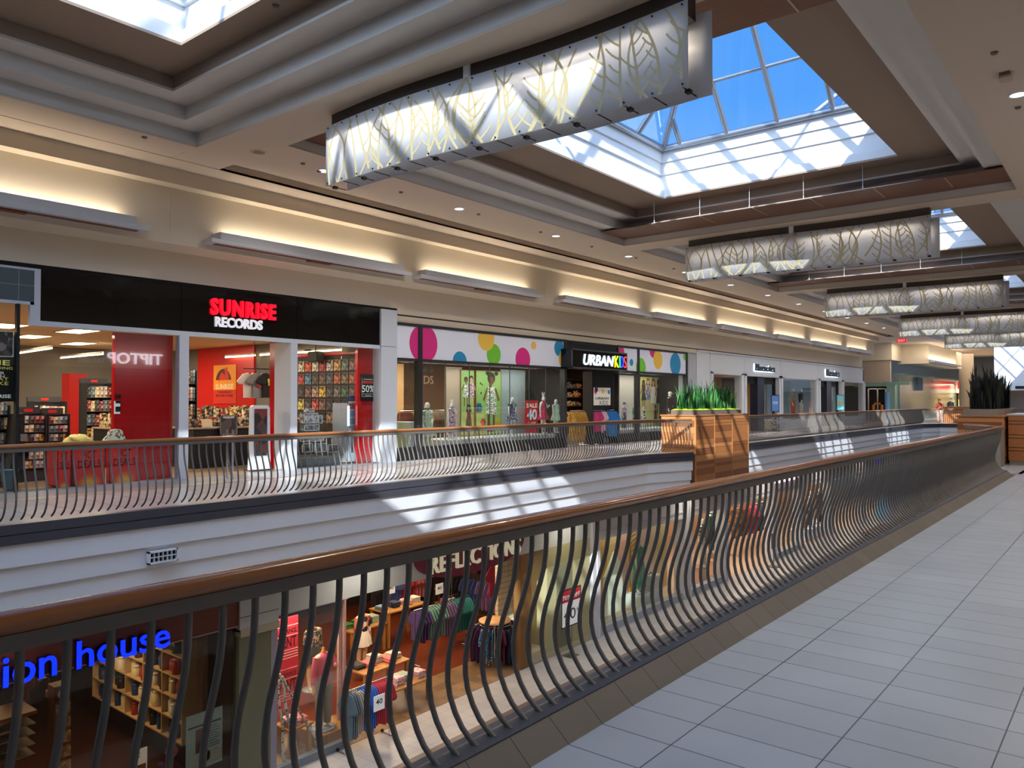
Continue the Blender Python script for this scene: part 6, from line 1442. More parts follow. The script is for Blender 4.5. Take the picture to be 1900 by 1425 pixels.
# people
skinp = mat('skin', (196, 140, 110), .5)
def person(label, px_, pyb, h, arms, legs, key, top, trs, hairc, rot=0.0, Y=None):
    p = onZ(px_, pyb, 0) if Y is None else Vector((onY(px_, pyb, Y).x, Y, 0))
    t = thing('person', label, 'person', (p.x, p.y, 0), None, rot)
    place_mesh('body', figure_mesh(h, arms, legs, False, key), skinp, t)
    garment('top', h, top, t, 'shirt', arms); garment('trousers', h, trs, t, 'trousers')
    mb = MB(); mb.lathe([(.045*h, .90*h), (.052*h, .94*h), (.042*h, .975*h), (0, .992*h)], (-.008*h, 0, 0), 16); mb.build('hair', hairc, t, local=True)
person('person in a red-brown top and pale trousers walking on the far bridge', 1743, 783, 1.68, HIP, STRIDE, 'pA', mat('cloth_rust', (176, 84, 60), .8), mat('cloth_pale_pink', (226, 186, 170), .8), mat('hair_auburn', (110, 50, 34), .8), rot=-pi/2, Y=60)
person('person in dark clothes standing in the far distance beyond the bridge', 1764, 776, 1.75, REST, STAND, 'pB', mat('cloth_black', (20, 20, 24), .8), mat('cloth_black2', (24, 24, 28), .8), mat('hair_black', (14, 12, 12), .8), rot=-pi/2, Y=74)
# =====================================================================
#  LOWER LEVEL
# =====================================================================
XL = -12.0; ZF = -5.1; ZH = -2.25
def lx(px_, X=XL): return onX(px_, 1150, X).y
woodsign = wood_mat('sign_red_wood', (84, 34, 18), (120, 56, 30), rough=.5, scale=2, stretch=(4, 1, 6))
olive = mat('olive_paint', (112, 112, 86), .6); oli2 = mat('pale_olive', (168, 162, 120), .6)
lav = mat('lavender_edge', (150, 146, 160), .5); offw = mat('off_white_header', (186, 190, 188), .6)
# --- supplement shop ---
y0, y1 = -1.0, lx(443)
mb = MB(); mb.box(XL-.3, XL, y0, y1, ZH, -1.5); struct(mb.build('wall_left', woodsign, keep=True))
mb = MB(); mb.box(XL-.31, XL+.012, y0, y1, ZH-.02, ZH); struct(mb.build('trim_26', mat('thin_metal_edge', (150, 130, 120), .3, metal=.5), keep=True))
brn = mat('dark_brown_shop', (46, 26, 20), .6)
mb = MB(); mb.box(-19.2, -19, y0, y1+.2, ZF, -1.6); mb.box(-19, XL-.3, y0-.2, y0, ZF, -1.6); struct(mb.build('wall_left', brn, keep=True))
mb = MB(); mb.box(-19, XL-.15, y1-.05, y1+.05, ZF, -1.6); struct(mb.build('wall_front', brn, keep=True))
mb = MB(); mb.box(-19, XL-.3, y0, y1, -2.2, -2.1); struct(mb.build('ceiling', brn, keep=True))
mb = MB(); mb.box(-19, XL, y0, y1, ZF, ZF+.004); struct(mb.build('floor', mat('dark_wood_floor', (70, 40, 26), .35, noise=.15), keep=True))
lamp_area((-14.5, 5.2, -2.3), 1.2, 2.5, 26, (1, .72, .44))
bl = mat('blue_lit_letter', (10, 50, 255), .3, emit=1.7, ecol=(4, 34, 255)); bls = mat('blue_letter_side', (10, 16, 70), .4)
a = onX(5, 1270, XL+.1).y; b = onX(315, 1200, XL+.1).y; zl = onX(146, 1242, XL+.1).z; zu = onX(146, 1190, XL+.1).z; cap_h = zu-zl
t = thing('shop_sign', 'blue illuminated "ion house" letters on the red-brown board of the lower-level shop', 'sign', (XL, (a+b)/2, zl))
for wd, u, v in (('ion', a, onX(105, 1250, XL+.1).y), ('house', onX(142, 1240, XL+.1).y, b), ('nutrit', a-1.42, a-.06)):
    hgt = cap_h*1.0
    mb = MB(); text_mb(mb, wd, (XL+.0, u, zl), YR, UP, v-u, hgt, .10, bold=.01); mb.build('letter_body', bls, t)
    mb = MB(); text_mb(mb, wd, (XL+.10, u, zl), YR, UP, v-u, hgt, .012, bold=.01); mb.build('letter_face', bl, t)
# white shelving with bottles along the side wall (facing the camera)
shw = mat('supplement_shelf', (200, 170, 124), .5)
Ysh = y1-.12
t = thing('wall_shelving', 'tall cream wall shelving of supplement tubs in the lower shop below the blue letters', 'shelving', (-15, Ysh-.2, ZF))
xa, xb = onY(172, 1300, Ysh-.35).x, onY(338, 1300, Ysh-.35).x
mb = MB(); mb.box(xa, xb, Ysh-.05, Ysh, ZF+.7, -2.2); 
nb = 5; 
for i in range(nb+1): x = xa+(xb-xa)*i/nb; mb.box(x-.012, x+.012, Ysh-.36, Ysh, ZF+.7, -2.2)
mb.build('frame', shw, t)
zs = [ZF+.72+.37*i for i in range(6)]
for z in zs: mb = MB(); mb.box(xa, xb, Ysh-.36, Ysh, z-.012, z+.012); mb.build('shelf', shw, t)
rg2 = random.Random(55); tubm = [mat('tub_%d' % i, c, .4) for i, c in enumerate([(30, 30, 34), (34, 60, 110), (216, 206, 170), (160, 50, 40), (226, 222, 214), (60, 40, 36), (190, 150, 60)])]
protos = {}
for zi, z in enumerate(zs[:-0 or None]):
    for i in range(nb):
        n = rg2.choice((3, 4, 5)); k0 = rg2.randrange(7); wbay = (xb-xa)/nb
        for j in range(n):
            r = min(.085, wbay/n*.46); h = rg2.uniform(.17, .30); m = tubm[(k0+(j//2)) % 7]
            key = m.name
            if key not in protos:
                mb = MB(); mb.lathe([(.05, 0), (.052, .01), (.052, .16), (.04, .175), (.042, .177), (.042, .205), (0, .205)], (0, 0, 0), 12); o = mb.build('supplement_tub', m, local=True); protos[key] = o; 
            else: o = protos[key].copy(); C.objects.link(o)
            o.location = (xa+wbay*(i+(j+.6)/(n+.2)), Ysh-.2-.06*(j % 2), z+.013); o.scale = (r/.052, r/.052, h/.2)
            tag(o, 'small supplement tub or bottle on the cream wall shelving of the lower shop', 'bottle', 'tubs on the cream wall shelving')
lamp_area(((xa+xb)/2, Ysh-1.2, -2.25), 1.6, .3, 22, (1, .80, .52))
# leaflet tower with a smiling face, dark counter, poster, toys
p = onX(118, 1300, -12.9); t = thing('leaflet_stand', 'tall tan leaflet stand topped by a portrait photo in the lower shop window', 'leaflet stand', (-12.9, p.y, ZF))
w = onX(135, 1270, -12.9).y-onX(105, 1270, -12.9).y; zt = onX(118, 1273, -12.9).z
tan = mat('leaflet_tan', (170, 110, 66), .6)
mb = MB(); mb.box(-13.2, -12.95, p.y-w/2, p.y+w/2, ZF, zt); mb.build('stand', tan, t)
for i in range(6):
    z = zt-.42-.22*i; mb = MB(); mb.box(-12.95, -12.91+.01*i, p.y-w/2+.01, p.y+w/2-.01, z, z+.15); mb.build('leaflet_pocket', patch_mat('leaflets', [(206, 160, 110), (180, 130, 90), (226, 190, 150)], 24), t)
mb = MB(); mb.slab((-12.94, p.y-w/2, zt-.22), YR, UP, w, .22, .006); ph = mb.build('portrait_photo', mat('photo_brown', (90, 50, 34), .5), t)
mb = MB(); disc(0, 0, .072, n=24)(mb, Vector((-12.932, p.y, zt-.12))); mb.build('face', mat('photo_face', (206, 140, 104), .5, emit=.1), ph)
mb = MB(); mb.slab((-12.929, p.y-.03, zt-.16), YR, UP, .06, .012, .002); mb.build('smile', inkwht, ph)
for s in (-1, 1): mb = MB(); disc(s*.025, 0, .008, n=8)(mb, Vector((-12.929, p.y, zt-.10))); mb.build('eye', blackm, ph)
a, b = onX(0, 1340, -12.8).y-.8, onX(64, 1340, -12.8).y; zc = onX(30, 1330, -12.8).z
t = thing('shop_counter', 'wooden counter with thin wire shelves below at the lower left corner', 'counter', (-13, (a+b)/2, ZF))
mb = MB(); mb.box(-13.3, -12.7, a, b, zc, zc+.05); mb.build('top', mat('counter_orange', (160, 84, 36), .4), t)
for i in range(4): mb = MB(); mb.box(-13.3, -12.75, a, b, zc-.16-.15*i, zc-.15-.15*i); mb.build('shelf', mat('wire_grey', (140, 126, 114), .4), t)
for i, (px_, py_, s) in enumerate(((20, 1268, .22), (38, 1282, .2), (52, 1262, .16), (80, 1265, .14), (95, 1285, .12))):
    p = onX(px_, py_, -13.6); mb = MB(); mb.bbox(-13.7, -13.5, p.y-s/2, p.y+s/2, p.z-s*.8, p.z+s*.5, .03); tag(mb.build('shop_item', rg2.choice([mat('item_dark', (60, 30, 24), .6), mat('item_tan', (170, 120, 80), .6)])), 'dark or tan boxed item on the shelves behind the lower left counter', 'box', 'boxed items behind the lower counter')
# blue poster hanging in the window with photo
Xp = -12.2; a, b = onX(345, 1350, Xp).y, onX(412, 1350, Xp).y; zt, zb = onX(412, 1309, Xp).z, onX(345, 1425, Xp).z-.1; w, h = b-a, zt-zb
poster('window_poster', 'pale blue hanging poster with photo and text in the lower shop window', 'poster', (Xp, a, zb), YR, w, h, mat('poster_ice', (150, 186, 196), .5, emit=.05),
       [('photo', mat('poster_photo_brown', (110, 76, 60), .5), R_(.25*w, .3*h, .32*w, .42*h)), ('white_field', mat('ice_white', (190, 208, 212), .5), multi(R_(.1*w, .06*h, .85*w, .22*h), disc(.5*w, .2*h, .16*w))), ('dark_bar', blackm, R_(.05*w, .76*h, .9*w, .03*h)), ('lettering', mat('ink_slate', (60, 80, 90), .5), multi(*[R_(.62*w, (.7-.045*i)*h, (.3 if i % 3 else .22)*w, .012*h, d=.003) for i in range(9)]))])
p = onX(256, 1405, -12.25); poster('small_card', 'small white card with dark print at the bottom of the lower shop window', 'card', (-12.25, p.y-.1, p.z-.3), YR, .24, .42, inkwht, [('print', blackm, multi(T_('THIS IS', .03, .34, .1, .03), T_('BE YOU', .03, .29, .1, .03))), ('picture', mat('card_red', (150, 90, 50), .5), R_(.02, .02, .2, .16))])
for i, (px_, py_, r, m, lab) in enumerate(((318, 1395, .10, mat('balloon_coral', (226, 100, 80), .3), 'coral balloon-like toy in the lower shop window'), (312, 1418, .05, mat('toy_green', (90, 170, 60), .4), 'small green toy below the coral one'), (298, 1420, .05, mat('toy_violet', (110, 80, 150), .4), 'small violet toy left of the green one'))):
    p = onX(px_, py_, -12.3); mb = MB(); mb.lathe([(0, -r), (r*.6, -r*.75), (r, 0), (r*.7, r*.8), (0, r*1.1)], p, 16); mb.cyl((p.x, p.y, p.z-r), (p.x, p.y, p.z-r-.25), .006, 5); tag(mb.build('toy', m), lab, 'toy')
# brown pilaster
mb = MB(); mb.box(XL-.2, XL-.02, lx(340), y1, ZF, ZH-.02); 
mb = MB(); mb.box(XL-.5, XL-.3, lx(395), lx(404), ZF, ZH-.02); struct(mb.build('trim_27', mat('brown_post', (96, 70, 56), .6), keep=True))
pane(-1, lx(440), ZF+.05, ZH-.03, X=XL-.05, name='window_shop', m=glass_mat('lower_glass', (232, 226, 216), refl=.4, base=.02))
# --- column ---
ya, yb = lx(443), lx(515)
mb = MB(); mb.box(XL-.3, XL+.04, ya, yb, ZH-.12, -1.4); struct(mb.build('wall_left', offw, keep=True))
z_ = onX(450, 1144, XL).z
mb = MB(); mb.box(XL-.3, XL+.042, ya, yb, z_-.01, z_); struct(mb.build('trim_28', dark, keep=True))
mb = MB(); mb.box(XL-.3, XL+.07, ya, yb, ZH-.2, ZH-.08); struct(mb.build('trim_29', mat('cream_trim', (176, 166, 146), .6), keep=True))
mb = MB(); mb.box(XL-.3, XL+.02, ya, yb-.14, ZF, ZH-.2); struct(mb.build('wall_left', olive, keep=True))
mb = MB(); mb.box(XL-.3, XL+.0, yb-.14, yb, ZF, ZH-.1); struct(mb.build('trim_30', lav, keep=True))
# --- ladies' clothing shop ---
yc = lx(966)
mb = MB(); mb.box(XL-.3, XL, yb, lx(1098), ZH, -1.4); struct(mb.build('wall_left', offw, keep=True))
mb = MB(); mb.box(XL-.01, XL+.004, yb+.01, lx(646), ZH-.015, ZH); struct(mb.build('trim_31', lav, keep=True))
floor_red = wood_mat('red_plank_floor', (84, 34, 20), (140, 64, 36), rough=.3, scale=2, stretch=(1, 8, 1))
mb = MB(); mb.box(-20, -13.4, yb, 18.2, ZF, ZF+.006); struct(mb.build('floor', floor_red, keep=True))
mb = MB(); mb.box(-13.4, XL+.0, yb, 18.2, ZF, ZF+.006); struct(mb.build('floor', tile_mat('slate_mix_tile', (146, 114, 80), (100, 80, 60), .3, .3, rough=.35, var=.28), keep=True))
mb = MB(); mb.box(-20.2, -20, yb, 18.3, ZF, -2); struct(mb.build('wall_left', mat('dark_back', (40, 30, 28), .7), keep=True))
mb = MB(); mb.box(-20, XL-.3, yb, 18.3, -2.2, -2.1); struct(mb.build('ceiling', mat('dim_ceiling', (120, 100, 86), .8), keep=True))
mb = MB(); mb.box(-20, XL-.2, 18.25, 18.35, ZF, -2.1); struct(mb.build('wall_front', mat('dim_brown_wall', (74, 54, 40), .7), keep=True))
for x, y, pw in ((-13.6, 9.2, 40), (-14, 12, 60), (-17, 10.5, 50), (-16.5, 15, 60), (-13.8, 15.0, 40)): lamp_area((x, y, -2.28), 1.2, 1.2, pw, (1, .76, .5))
# glass corner and posts
pane(yb, lx(640), ZF+.15, ZH-.02, X=XL-.02, name='window_shop')
mb = MB(); mb.box(XL-.1, XL+.02, yb, lx(640), ZF, ZF+.15); struct(mb.build('trim_32', mat('sill_grey', (120, 128, 138), .4), keep=True))
mb = MB(); y_ = lx(633); mb.box(XL-.04, XL+.02, lx(638), lx(641), ZF+.15, ZH); mb.box(XL-.6, XL-.54, onX(627, 1200, XL-.57).y, onX(632, 1200, XL-.57).y, ZF, ZH); struct(mb.build('trim_33', mat('post_rose', (190, 150, 140), .4), keep=True))
# oval sign
Xo = XL+.12; a, b = onX(774, 1020, Xo), onX(973, 1000, Xo); cy_ = (a.y+b.y)/2; zc = onX(875, 1014, Xo).z
maroon = mat('maroon_board', (112, 20, 52), .45); sil2 = mat('sign_cream', (226, 220, 190), .35, emit=.25)
t = thing('shop_sign', 'maroon oval sign with cream NORTHERN REFLECTIONS letters over the lower clothing shop', 'sign', (XL, cy_, zc-.6))
mb = MB(); rw = (b.y-a.y)/2
pts = [(rw*math.copysign(abs(cos(k*2*pi/48))**.8, cos(k*2*pi/48)), .60*math.copysign(abs(sin(k*2*pi/48))**.8, sin(k*2*pi/48))) for k in range(48)]
mb.prism(pts, (XL, cy_, zc), YR, UP, (1, 0, 0), .12); mb.build('board', maroon, t)
u, v = onX(797, 1060, Xo), onX(963, 1015, Xo); zz = onX(805, 1064, Xo).z; zu = onX(805, 1031, Xo).z
mb = MB(); text_mb(mb, 'REFLECTIONS', (Xo, u.y, zz), YR, UP, v.y-u.y, zu-zz, .07, bold=.005, space=1.08); mb.build('main_lettering', sil2, t)
u2, v2 = onX(842, 1018, Xo), onX(921, 998, Xo); z2 = onX(842, 1020, Xo).z
mb = MB(); text_mb(mb, 'NORTHERN', (Xo, u2.y, z2), YR, UP, v2.y-u2.y, .17, .05, bold=.02); mb.build('upper_lettering', sil2, t)
mb = MB(); 
for s in (0, 1):
    q = Vector((Xo+.01, u2.y-.15+s*(v2.y-u2.y+.3), z2+.02+.1*s)); mb.tube([q+Vector((0, -.12, 0)), q+Vector((0, 0, .05)), q+Vector((0, .1, -.02)), q+Vector((0, .2, .06))], .012, 6)
mb.build('flourish', sil2, t)
# folded clothes tables
tw = mat('table_wood', (176, 124, 64), .45, noise=.06)
fold = {'pink': mat('fold_pink', (222, 110, 110), .8), 'white': mat('fold_white', (206, 196, 184), .8), 'green': mat('fold_green', (60, 120, 60), .8), 'navy': mat('fold_navy', (40, 48, 76), .8), 'sky': mat('fold_sky', (120, 140, 170), .8), 'rose': patch_mat('fold_rose_stripe', [(220, 180, 180), (190, 130, 140), (230, 214, 210)], 40), 'sage': mat('fold_sage', (160, 176, 150), .8), 'char': mat('fold_char', (56, 52, 50), .8)}
def ftable(label, px_, py_, X, lx_, ly_, h, piles, seed):
    p = onX(px_, py_, X); t = table('display_table', label, X-lx_/2, X+lx_/2, p.y-ly_/2, p.y+ly_/2, h, tw, z0=ZF)
    n = len(piles); r = random.Random(seed)
    for i, c in enumerate(piles):
        y = p.y-ly_/2+.18+(ly_-.36)*(i/(max(1, n-1)) if n > 1 else .5); x = X+r.uniform(-.12, .12)
        tt = None; k = r.randint(4, 7); mb = MB(); z = ZF+h
        for j in range(k):
            dx, dy = r.uniform(-.015, .015), r.uniform(-.015, .015); mb.bbox(x-.15+dx, x+.15+dx, y-.12+dy, y+.12+dy, z+.024*j, z+.024*j+.023, .009)
        tag(mb.build('folded_stack', fold[c]), '%s pile on the %s' % ({'pink': 'coral pink', 'white': 'cream', 'green': 'green', 'navy': 'navy', 'sky': 'sky blue', 'rose': 'striped rose', 'sage': 'sage green', 'char': 'charcoal'}[c]+(', %s from left,' % ORD[i]), label), 'clothing', 'folded clothes piles in the lower shop')
    return p
ftable('higher wooden table inside the lower clothing shop', 700, 1245, -13.5, .75, 1.35, .74, ['char', 'pink', 'white', 'pink', 'white'], 1)
ftable('lower wooden table nearest the lower shop entrance', 742, 1283, -12.75, .7, 1.3, .50, ['rose', 'rose', 'sage', 'rose'], 2)
ftable('far left table of green piles', 668, 1183, -16.2, .8, 1.2, .72, ['green', 'green', 'navy', 'sage'], 3)
ftable('far table of pale piles', 740, 1148, -16.2, .8, 1.5, .95, ['sky', 'navy', 'rose', 'white'], 4)
ftable('bottom left table by the birch poles', 545, 1400, -12.6, .5, .55, .55, ['rose', 'pink'], 5)
# rolling rack of coloured shirts with 40 sign
cols = [mat('sh_greyblue', (110, 130, 140), .8), mat('sh_beige', (196, 180, 160), .8), mat('sh_blue', (70, 120, 206), .75), mat('sh_blue', (70, 120, 206), .75), mat('sh_coral', (206, 66, 80), .75), mat('sh_coral', (206, 66, 80), .75), mat('sh_coral', (206, 66, 80), .75)]
Xr = -11.75; a, b = onX(640, 1300, Xr).y, onX(722, 1300, Xr).y; zr = onX(680, 1270, Xr).z
clothes_rack('chrome rolling rack of blue and coral shirts before the lower clothing shop', Xr, a, b, zr, cols, 20, 'hanging_shirt', lambda i, m: '%s shirt on the rolling rack, %s in line from the left' % ({'sh_greyblue': 'grey-blue', 'sh_beige': 'beige', 'sh_blue': 'bright blue', 'sh_coral': 'coral'}[m.name], ORD[i]), 'shirts on the rolling rack', gh=.82, w=.46, z0=ZF)
p = onX(697, 1300, Xr+.25); poster('price_sign', 'white 40 sign on the rolling rack of shirts', 'sign', (Xr+.34, p.y-.13, p.z-.16), YR, .27, .29, inkwht, [('number', inkblk, T_('40', .05, .12, .16, .1, .01))])
for y in (a, b):
    for dx in (-.2, .2): mb = MB(); mb.cyl((Xr+dx, y-.015, ZF+.035), (Xr+dx, y+.015, ZF+.035), .035, 12); tag(mb.build('rack_castor', blackm), 'black castor under the rolling shirt rack', 'wheel', 'castors of the rolling rack')
# headless mannequin in pink cardigan
zfloor = ZF+.30
pp = onX(600, 1300, -12.5)
mb = MB(); mb.bbox(-12.9, -12.2, onX(578, 1400, -12.5).y, onX(632, 1400, -12.5).y, ZF+.006, ZF+.28, .01); tag(mb.build('display_platform', tw), 'low wooden platform under the pink-cardigan mannequin', 'platform')
skin_m = mat('mannequin_cream', (226, 190, 150), .5)
def neckcap(t, h): mb = MB(); mb.lathe([(.03*h, .83*h), (.03*h, .855*h), (.012*h, .875*h), (.012*h, .90*h), (0, .905*h)], (0, 0, 0), 14); mb.build('neck_cap', mat('cap_orange', (220, 130, 50), .4), t, local=True)
mannequin('headless mannequin in coral pink cardigan and grey trousers in the lower shop window', (-12.5, pp.y, zfloor), 1.72, CHEST, 'nrA', [('top', mat('fab_coral', (226, 96, 116), .75), 'cardigan', True), ('trousers', mat('fab_stonegrey', (160, 148, 132), .8), 'trousers', False)], kid=False, extra=neckcap, headless=True, m=skin_m)
stripe = patch_mat('fab_bold_stripe', [(30, 28, 30), (200, 120, 90), (206, 190, 176), (150, 60, 70)], 9)
pp = onX(672, 1200, -14.6); mannequin('headless mannequin in striped sweater behind the glass post of the lower shop', (-14.6, pp.y, ZF+.2), 1.6, REST, 'nrB', [('top', stripe, 'sweater', True), ('skirt', fold['white'], 'skirt', False)], kid=False, extra=neckcap, headless=True, m=skin_m)
floral = patch_mat('fab_floral', [(40, 40, 44), (170, 160, 140), (60, 80, 70), (196, 150, 130), (50, 44, 50)], 26)
pp = onX(580, 1220, -14.2); mannequin('headless mannequin in dark floral blouse behind the lower shop window', (-14.2, pp.y, ZF+.35), 1.6, REST, 'nrB', [('top', floral, 'blouse', True), ('skirt', fold['char'], 'skirt', False)], kid=False, extra=neckcap, headless=True, m=skin_m)
# clearance banner
Xb2 = -13.1; a, b = onX(505, 1250, Xb2).y, onX(552, 1250, Xb2).y; zt, zb = onX(530, 1146, Xb2).z, onX(530, 1312, Xb2).z; w, h = b-a, zt-zb
red2 = mat('clearance_red', (206, 40, 56), .5)
poster('clearance_banner', 'red CLEARANCE EVENT banner hanging behind the glass of the lower shop', 'banner', (Xb2, a, zb), YR, w, h, red2, [('lettering', mat('clearance_dark', (60, 10, 16), .5), multi(T_('CLEARANCE', .04, .82*h, w-.08, .05*h, .01), T_('EVENT', .04, .66*h, w-.08, .12*h, .02), T_('CLEARANCE', .04, .34*h, w-.08, .05*h, .01), T_('EVENT', .04, .18*h, w-.08, .12*h, .02))), ('stripe', mat('clearance_pink', (240, 190, 190), .5), multi(*[R_(0, f*h, w, .008*h) for f in (.9, .79, .63, .6, .57, .54, .42, .31, .14, .11, .08)]))])
# birch poles
birch = patch_mat('birch_bark', [(206, 200, 186), (214, 208, 196), (190, 182, 166), (60, 54, 50), (210, 204, 190), (200, 194, 180), (212, 206, 194)], 30)
for i, (q0, q1, r, lab) in enumerate((((519, 1250), (556, 1430), .035, 'leftmost and thickest'), ((522, 1255), (610, 1420), .028, 'leaning far to the right'), ((516, 1262), (530, 1430), .03, 'upright by the lavender edge'))):
    a = onX(q0[0], q0[1], -12.2); b = onX(q1[0], q1[1], -12.15-.02*i); pts = [a.lerp(b, k/6)+Vector((.0, .025*sin(k*1.9+i), 0)) for k in range(7)]
    mb = MB(); mb.tube(pts, r, 10, rs=[r*(.6+.5*k/6) for k in range(7)]); tag(mb.build('birch_pole', birch), 'white birch pole in the lower shop window, %s' % lab, 'branch', 'birch poles in the lower window')
# round rack with wooden top
pc = onX(918, 1190, -12.9); t = thing('round_rack', 'round clothes rack with wooden disc top near the right of the lower shop entrance', 'clothes rack', (-12.9, pc.y, ZF+.006))
zt = onX(918, 1150, -12.9).z
mb = MB(); mb.lathe([(.40, zt-.04), (.41, zt-.035), (.41, zt), (0, zt)], (-12.9, pc.y, 0), 40); mb.build('top', mat('disc_top', (226, 170, 120), .4), t)
mb = MB(); mb.cyl((-12.9, pc.y, ZF+.1), (-12.9, pc.y, zt-.04), .025, 12)
for k in range(5): a_ = 2*pi*k/5; mb.cyl((-12.9, pc.y, ZF+.12), (-12.9+.4*cos(a_), pc.y+.4*sin(a_), ZF+.06), .012, 8); mb.cyl((-12.9+.4*cos(a_), pc.y+.4*sin(a_)-.01, ZF+.03), (-12.9+.4*cos(a_), pc.y+.4*sin(a_)+.01, ZF+.03), .024, 10)
mb.build('stand', chrome, t)
mb = MB(); 
ring_ = [(-12.9+.40*cos(2*pi*k/28), pc.y+.40*sin(2*pi*k/28), zt-.09) for k in range(29)]
mb.tube(ring_, .01, 6); mb.build('ring_rail', chrome, t)
rc = [mat('rr_navy', (34, 36, 66), .8), mat('rr_plum', (70, 30, 70), .8), mat('rr_maroon', (96, 26, 44), .8), patch_mat('rr_blue_print', [(60, 110, 170), (30, 60, 110), (190, 210, 226)], 50), mat('rr_teal', (40, 110, 140), .8), mat('rr_black', (26, 24, 30), .8), patch_mat('rr_white_print', [(200, 200, 206), (90, 100, 120)], 40)]
rn = ['navy', 'plum', 'maroon', 'blue printed', 'teal', 'black', 'grey printed']
for k in range(26):
    a_ = 2*pi*k/26; c = Vector((-12.9+.50*cos(a_), pc.y+.50*sin(a_), zt-.12)); i = [5, 2, 6, 0, 0, 1, 1, 3, 3, 4, 2, 2, 0][k % 13]
    mb = MB(); shirt(mb, c, .42, .78+.05*(k % 3), dirr=(cos(a_), sin(a_), 0), thick=.03, sleeve=.08); tag(mb.build('hanging_blouse', rc[i]), '%s blouse hanging on the round wooden-topped rack' % rn[i], 'clothing', '%s blouses on the round rack' % rn[i])
# rack of teal shirts behind
tl = [mat('sh_purple', (80, 60, 120), .8), mat('sh_seafoam', (120, 160, 150), .8), mat('sh_seafoam', (120, 160, 150), .8), mat('sh_lilac', (120, 100, 140), .8), mat('sh_teal', (40, 120, 120), .8), mat('sh_teal', (40, 120, 120), .8)]
tln = {'sh_purple': 'purple', 'sh_seafoam': 'seafoam green', 'sh_lilac': 'lilac', 'sh_teal': 'deep teal'}
a, b = onX(768, 1150, -14.3).y, onX(868, 1150, -14.3).y; zr = onX(820, 1118, -14.3).z
clothes_rack('long rack of seafoam and teal shirts in the middle of the lower clothing shop', -14.3, a, b, zr, tl, 20, 'hanging_shirt', lambda i, m: '%s shirt on the long teal rack in the lower shop' % tln[m.name], 'shirts on the long teal rack', gh=.8, w=.5, z0=ZF+.006)
# back shelving and hanging clothes
cols2 = [mat('bk_red', (190, 50, 60), .8), mat('bk_blue', (70, 90, 150), .8), mat('bk_pink', (206, 110, 120), .8), mat('bk_black', (30, 26, 30), .8)]
a, b = onX(690, 1090, -18).y, onX(790, 1090, -18).y
clothes_rack('high wall rail of pink and blue clothes at the back left of the lower shop', -18.0, a, b, onX(740, 1068, -18).z, [cols2[3], cols2[1], cols2[0], cols2[2]], 16, 'hanging_garment', 'dark, blue or pink garment on the back wall rail of the lower shop', 'garments on the back rail', gh=.8, z0=ZF+.006)
t = thing('wall_shelving', 'wooden shelves of folded clothes at the back right of the lower shop', 'shelving', (-17.2, onX(880, 1090, -17).y, ZF))
a, b = onX(825, 1090, -17).y, onX(968, 1090, -17).y
mb = MB(); mb.box(-17.5, -17.45, a, b, ZF, -2.4); mb.build('back', mat('dark_back', (40, 30, 28), .7), t)
for py_ in (1078, 1102):
    z = onX(890, py_, -17).z; mb = MB(); mb.box(-17.45, -17.0, a, b, z-.04, z); mb.build('shelf', tw, t); stack(-17.4, -17.05, a+.1, b-.6, z, 7, int(py_), 'folded_stack', 'folded garment on the back shelves of the lower shop', 'clothing', 'folded garments on the back shelves', wr=(.22, .3), hr=(.06, .16), mats=[cols2[0], fold['navy'], fold['pink'], cols2[2]])
for i, (px_, m, lab) in enumerate(((948, mat('fab_salmon', (206, 120, 96), .8), 'salmon knit top hanging high at the right of the lower shop'), (915, mat('fab_cerise', (150, 36, 70), .8), 'cerise top hanging high left of the salmon one'), (838, patch_mat('fab_grey_print', [(150, 140, 136), (110, 100, 100), (190, 184, 180)], 30), 'grey patterned top displayed above the teal rack'))):
    X = -14.6 if i < 2 else -14.9; c = onX(px_, 1052 if i < 2 else 1110, X); mb = MB(); shirt(mb, c, .5, .85, thick=.06, sleeve=.2); mb.tube([c, c+Vector((0, 0, .08))], .006, 5); tag(mb.build('knit_top', m), lab, 'clothing')
    mb = MB(); mb.cyl((X, c.y-.3, c.z+.08), (X, c.y+.3, c.z+.08), .01, 6); mb.cyl((X, c.y, c.z+.08), (X, c.y, -2.2), .006, 6); tag(mb.build('hanging_bar', chrome), 'thin chrome bar carrying %s' % lab.split(' hanging')[0].split(' displayed')[0]+' top', 'bar')
for i, (px_, py_) in enumerate(((725, 1092), (815, 1093))):
    p = onX(px_, py_, -15.9); poster('price_sign', 'small white 40 sign deep in the lower shop, %s' % ('left of the maroon oval', 'below the maroon oval')[i], 'sign', (-15.9, p.y-.15, p.z-.14), YR, .3, .3, inkwht, [('number', inkblk, T_('40', .06, .12, .18, .1, .01))])
    mb = MB(); mb.cyl((-15.92, p.y, ZF+.01), (-15.92, p.y, p.z-.13), .01, 6); tag(mb.build('sign_stand', chrome), 'thin chrome stand of the small 40 sign, %s' % ('left one', 'right one')[i], 'stand')
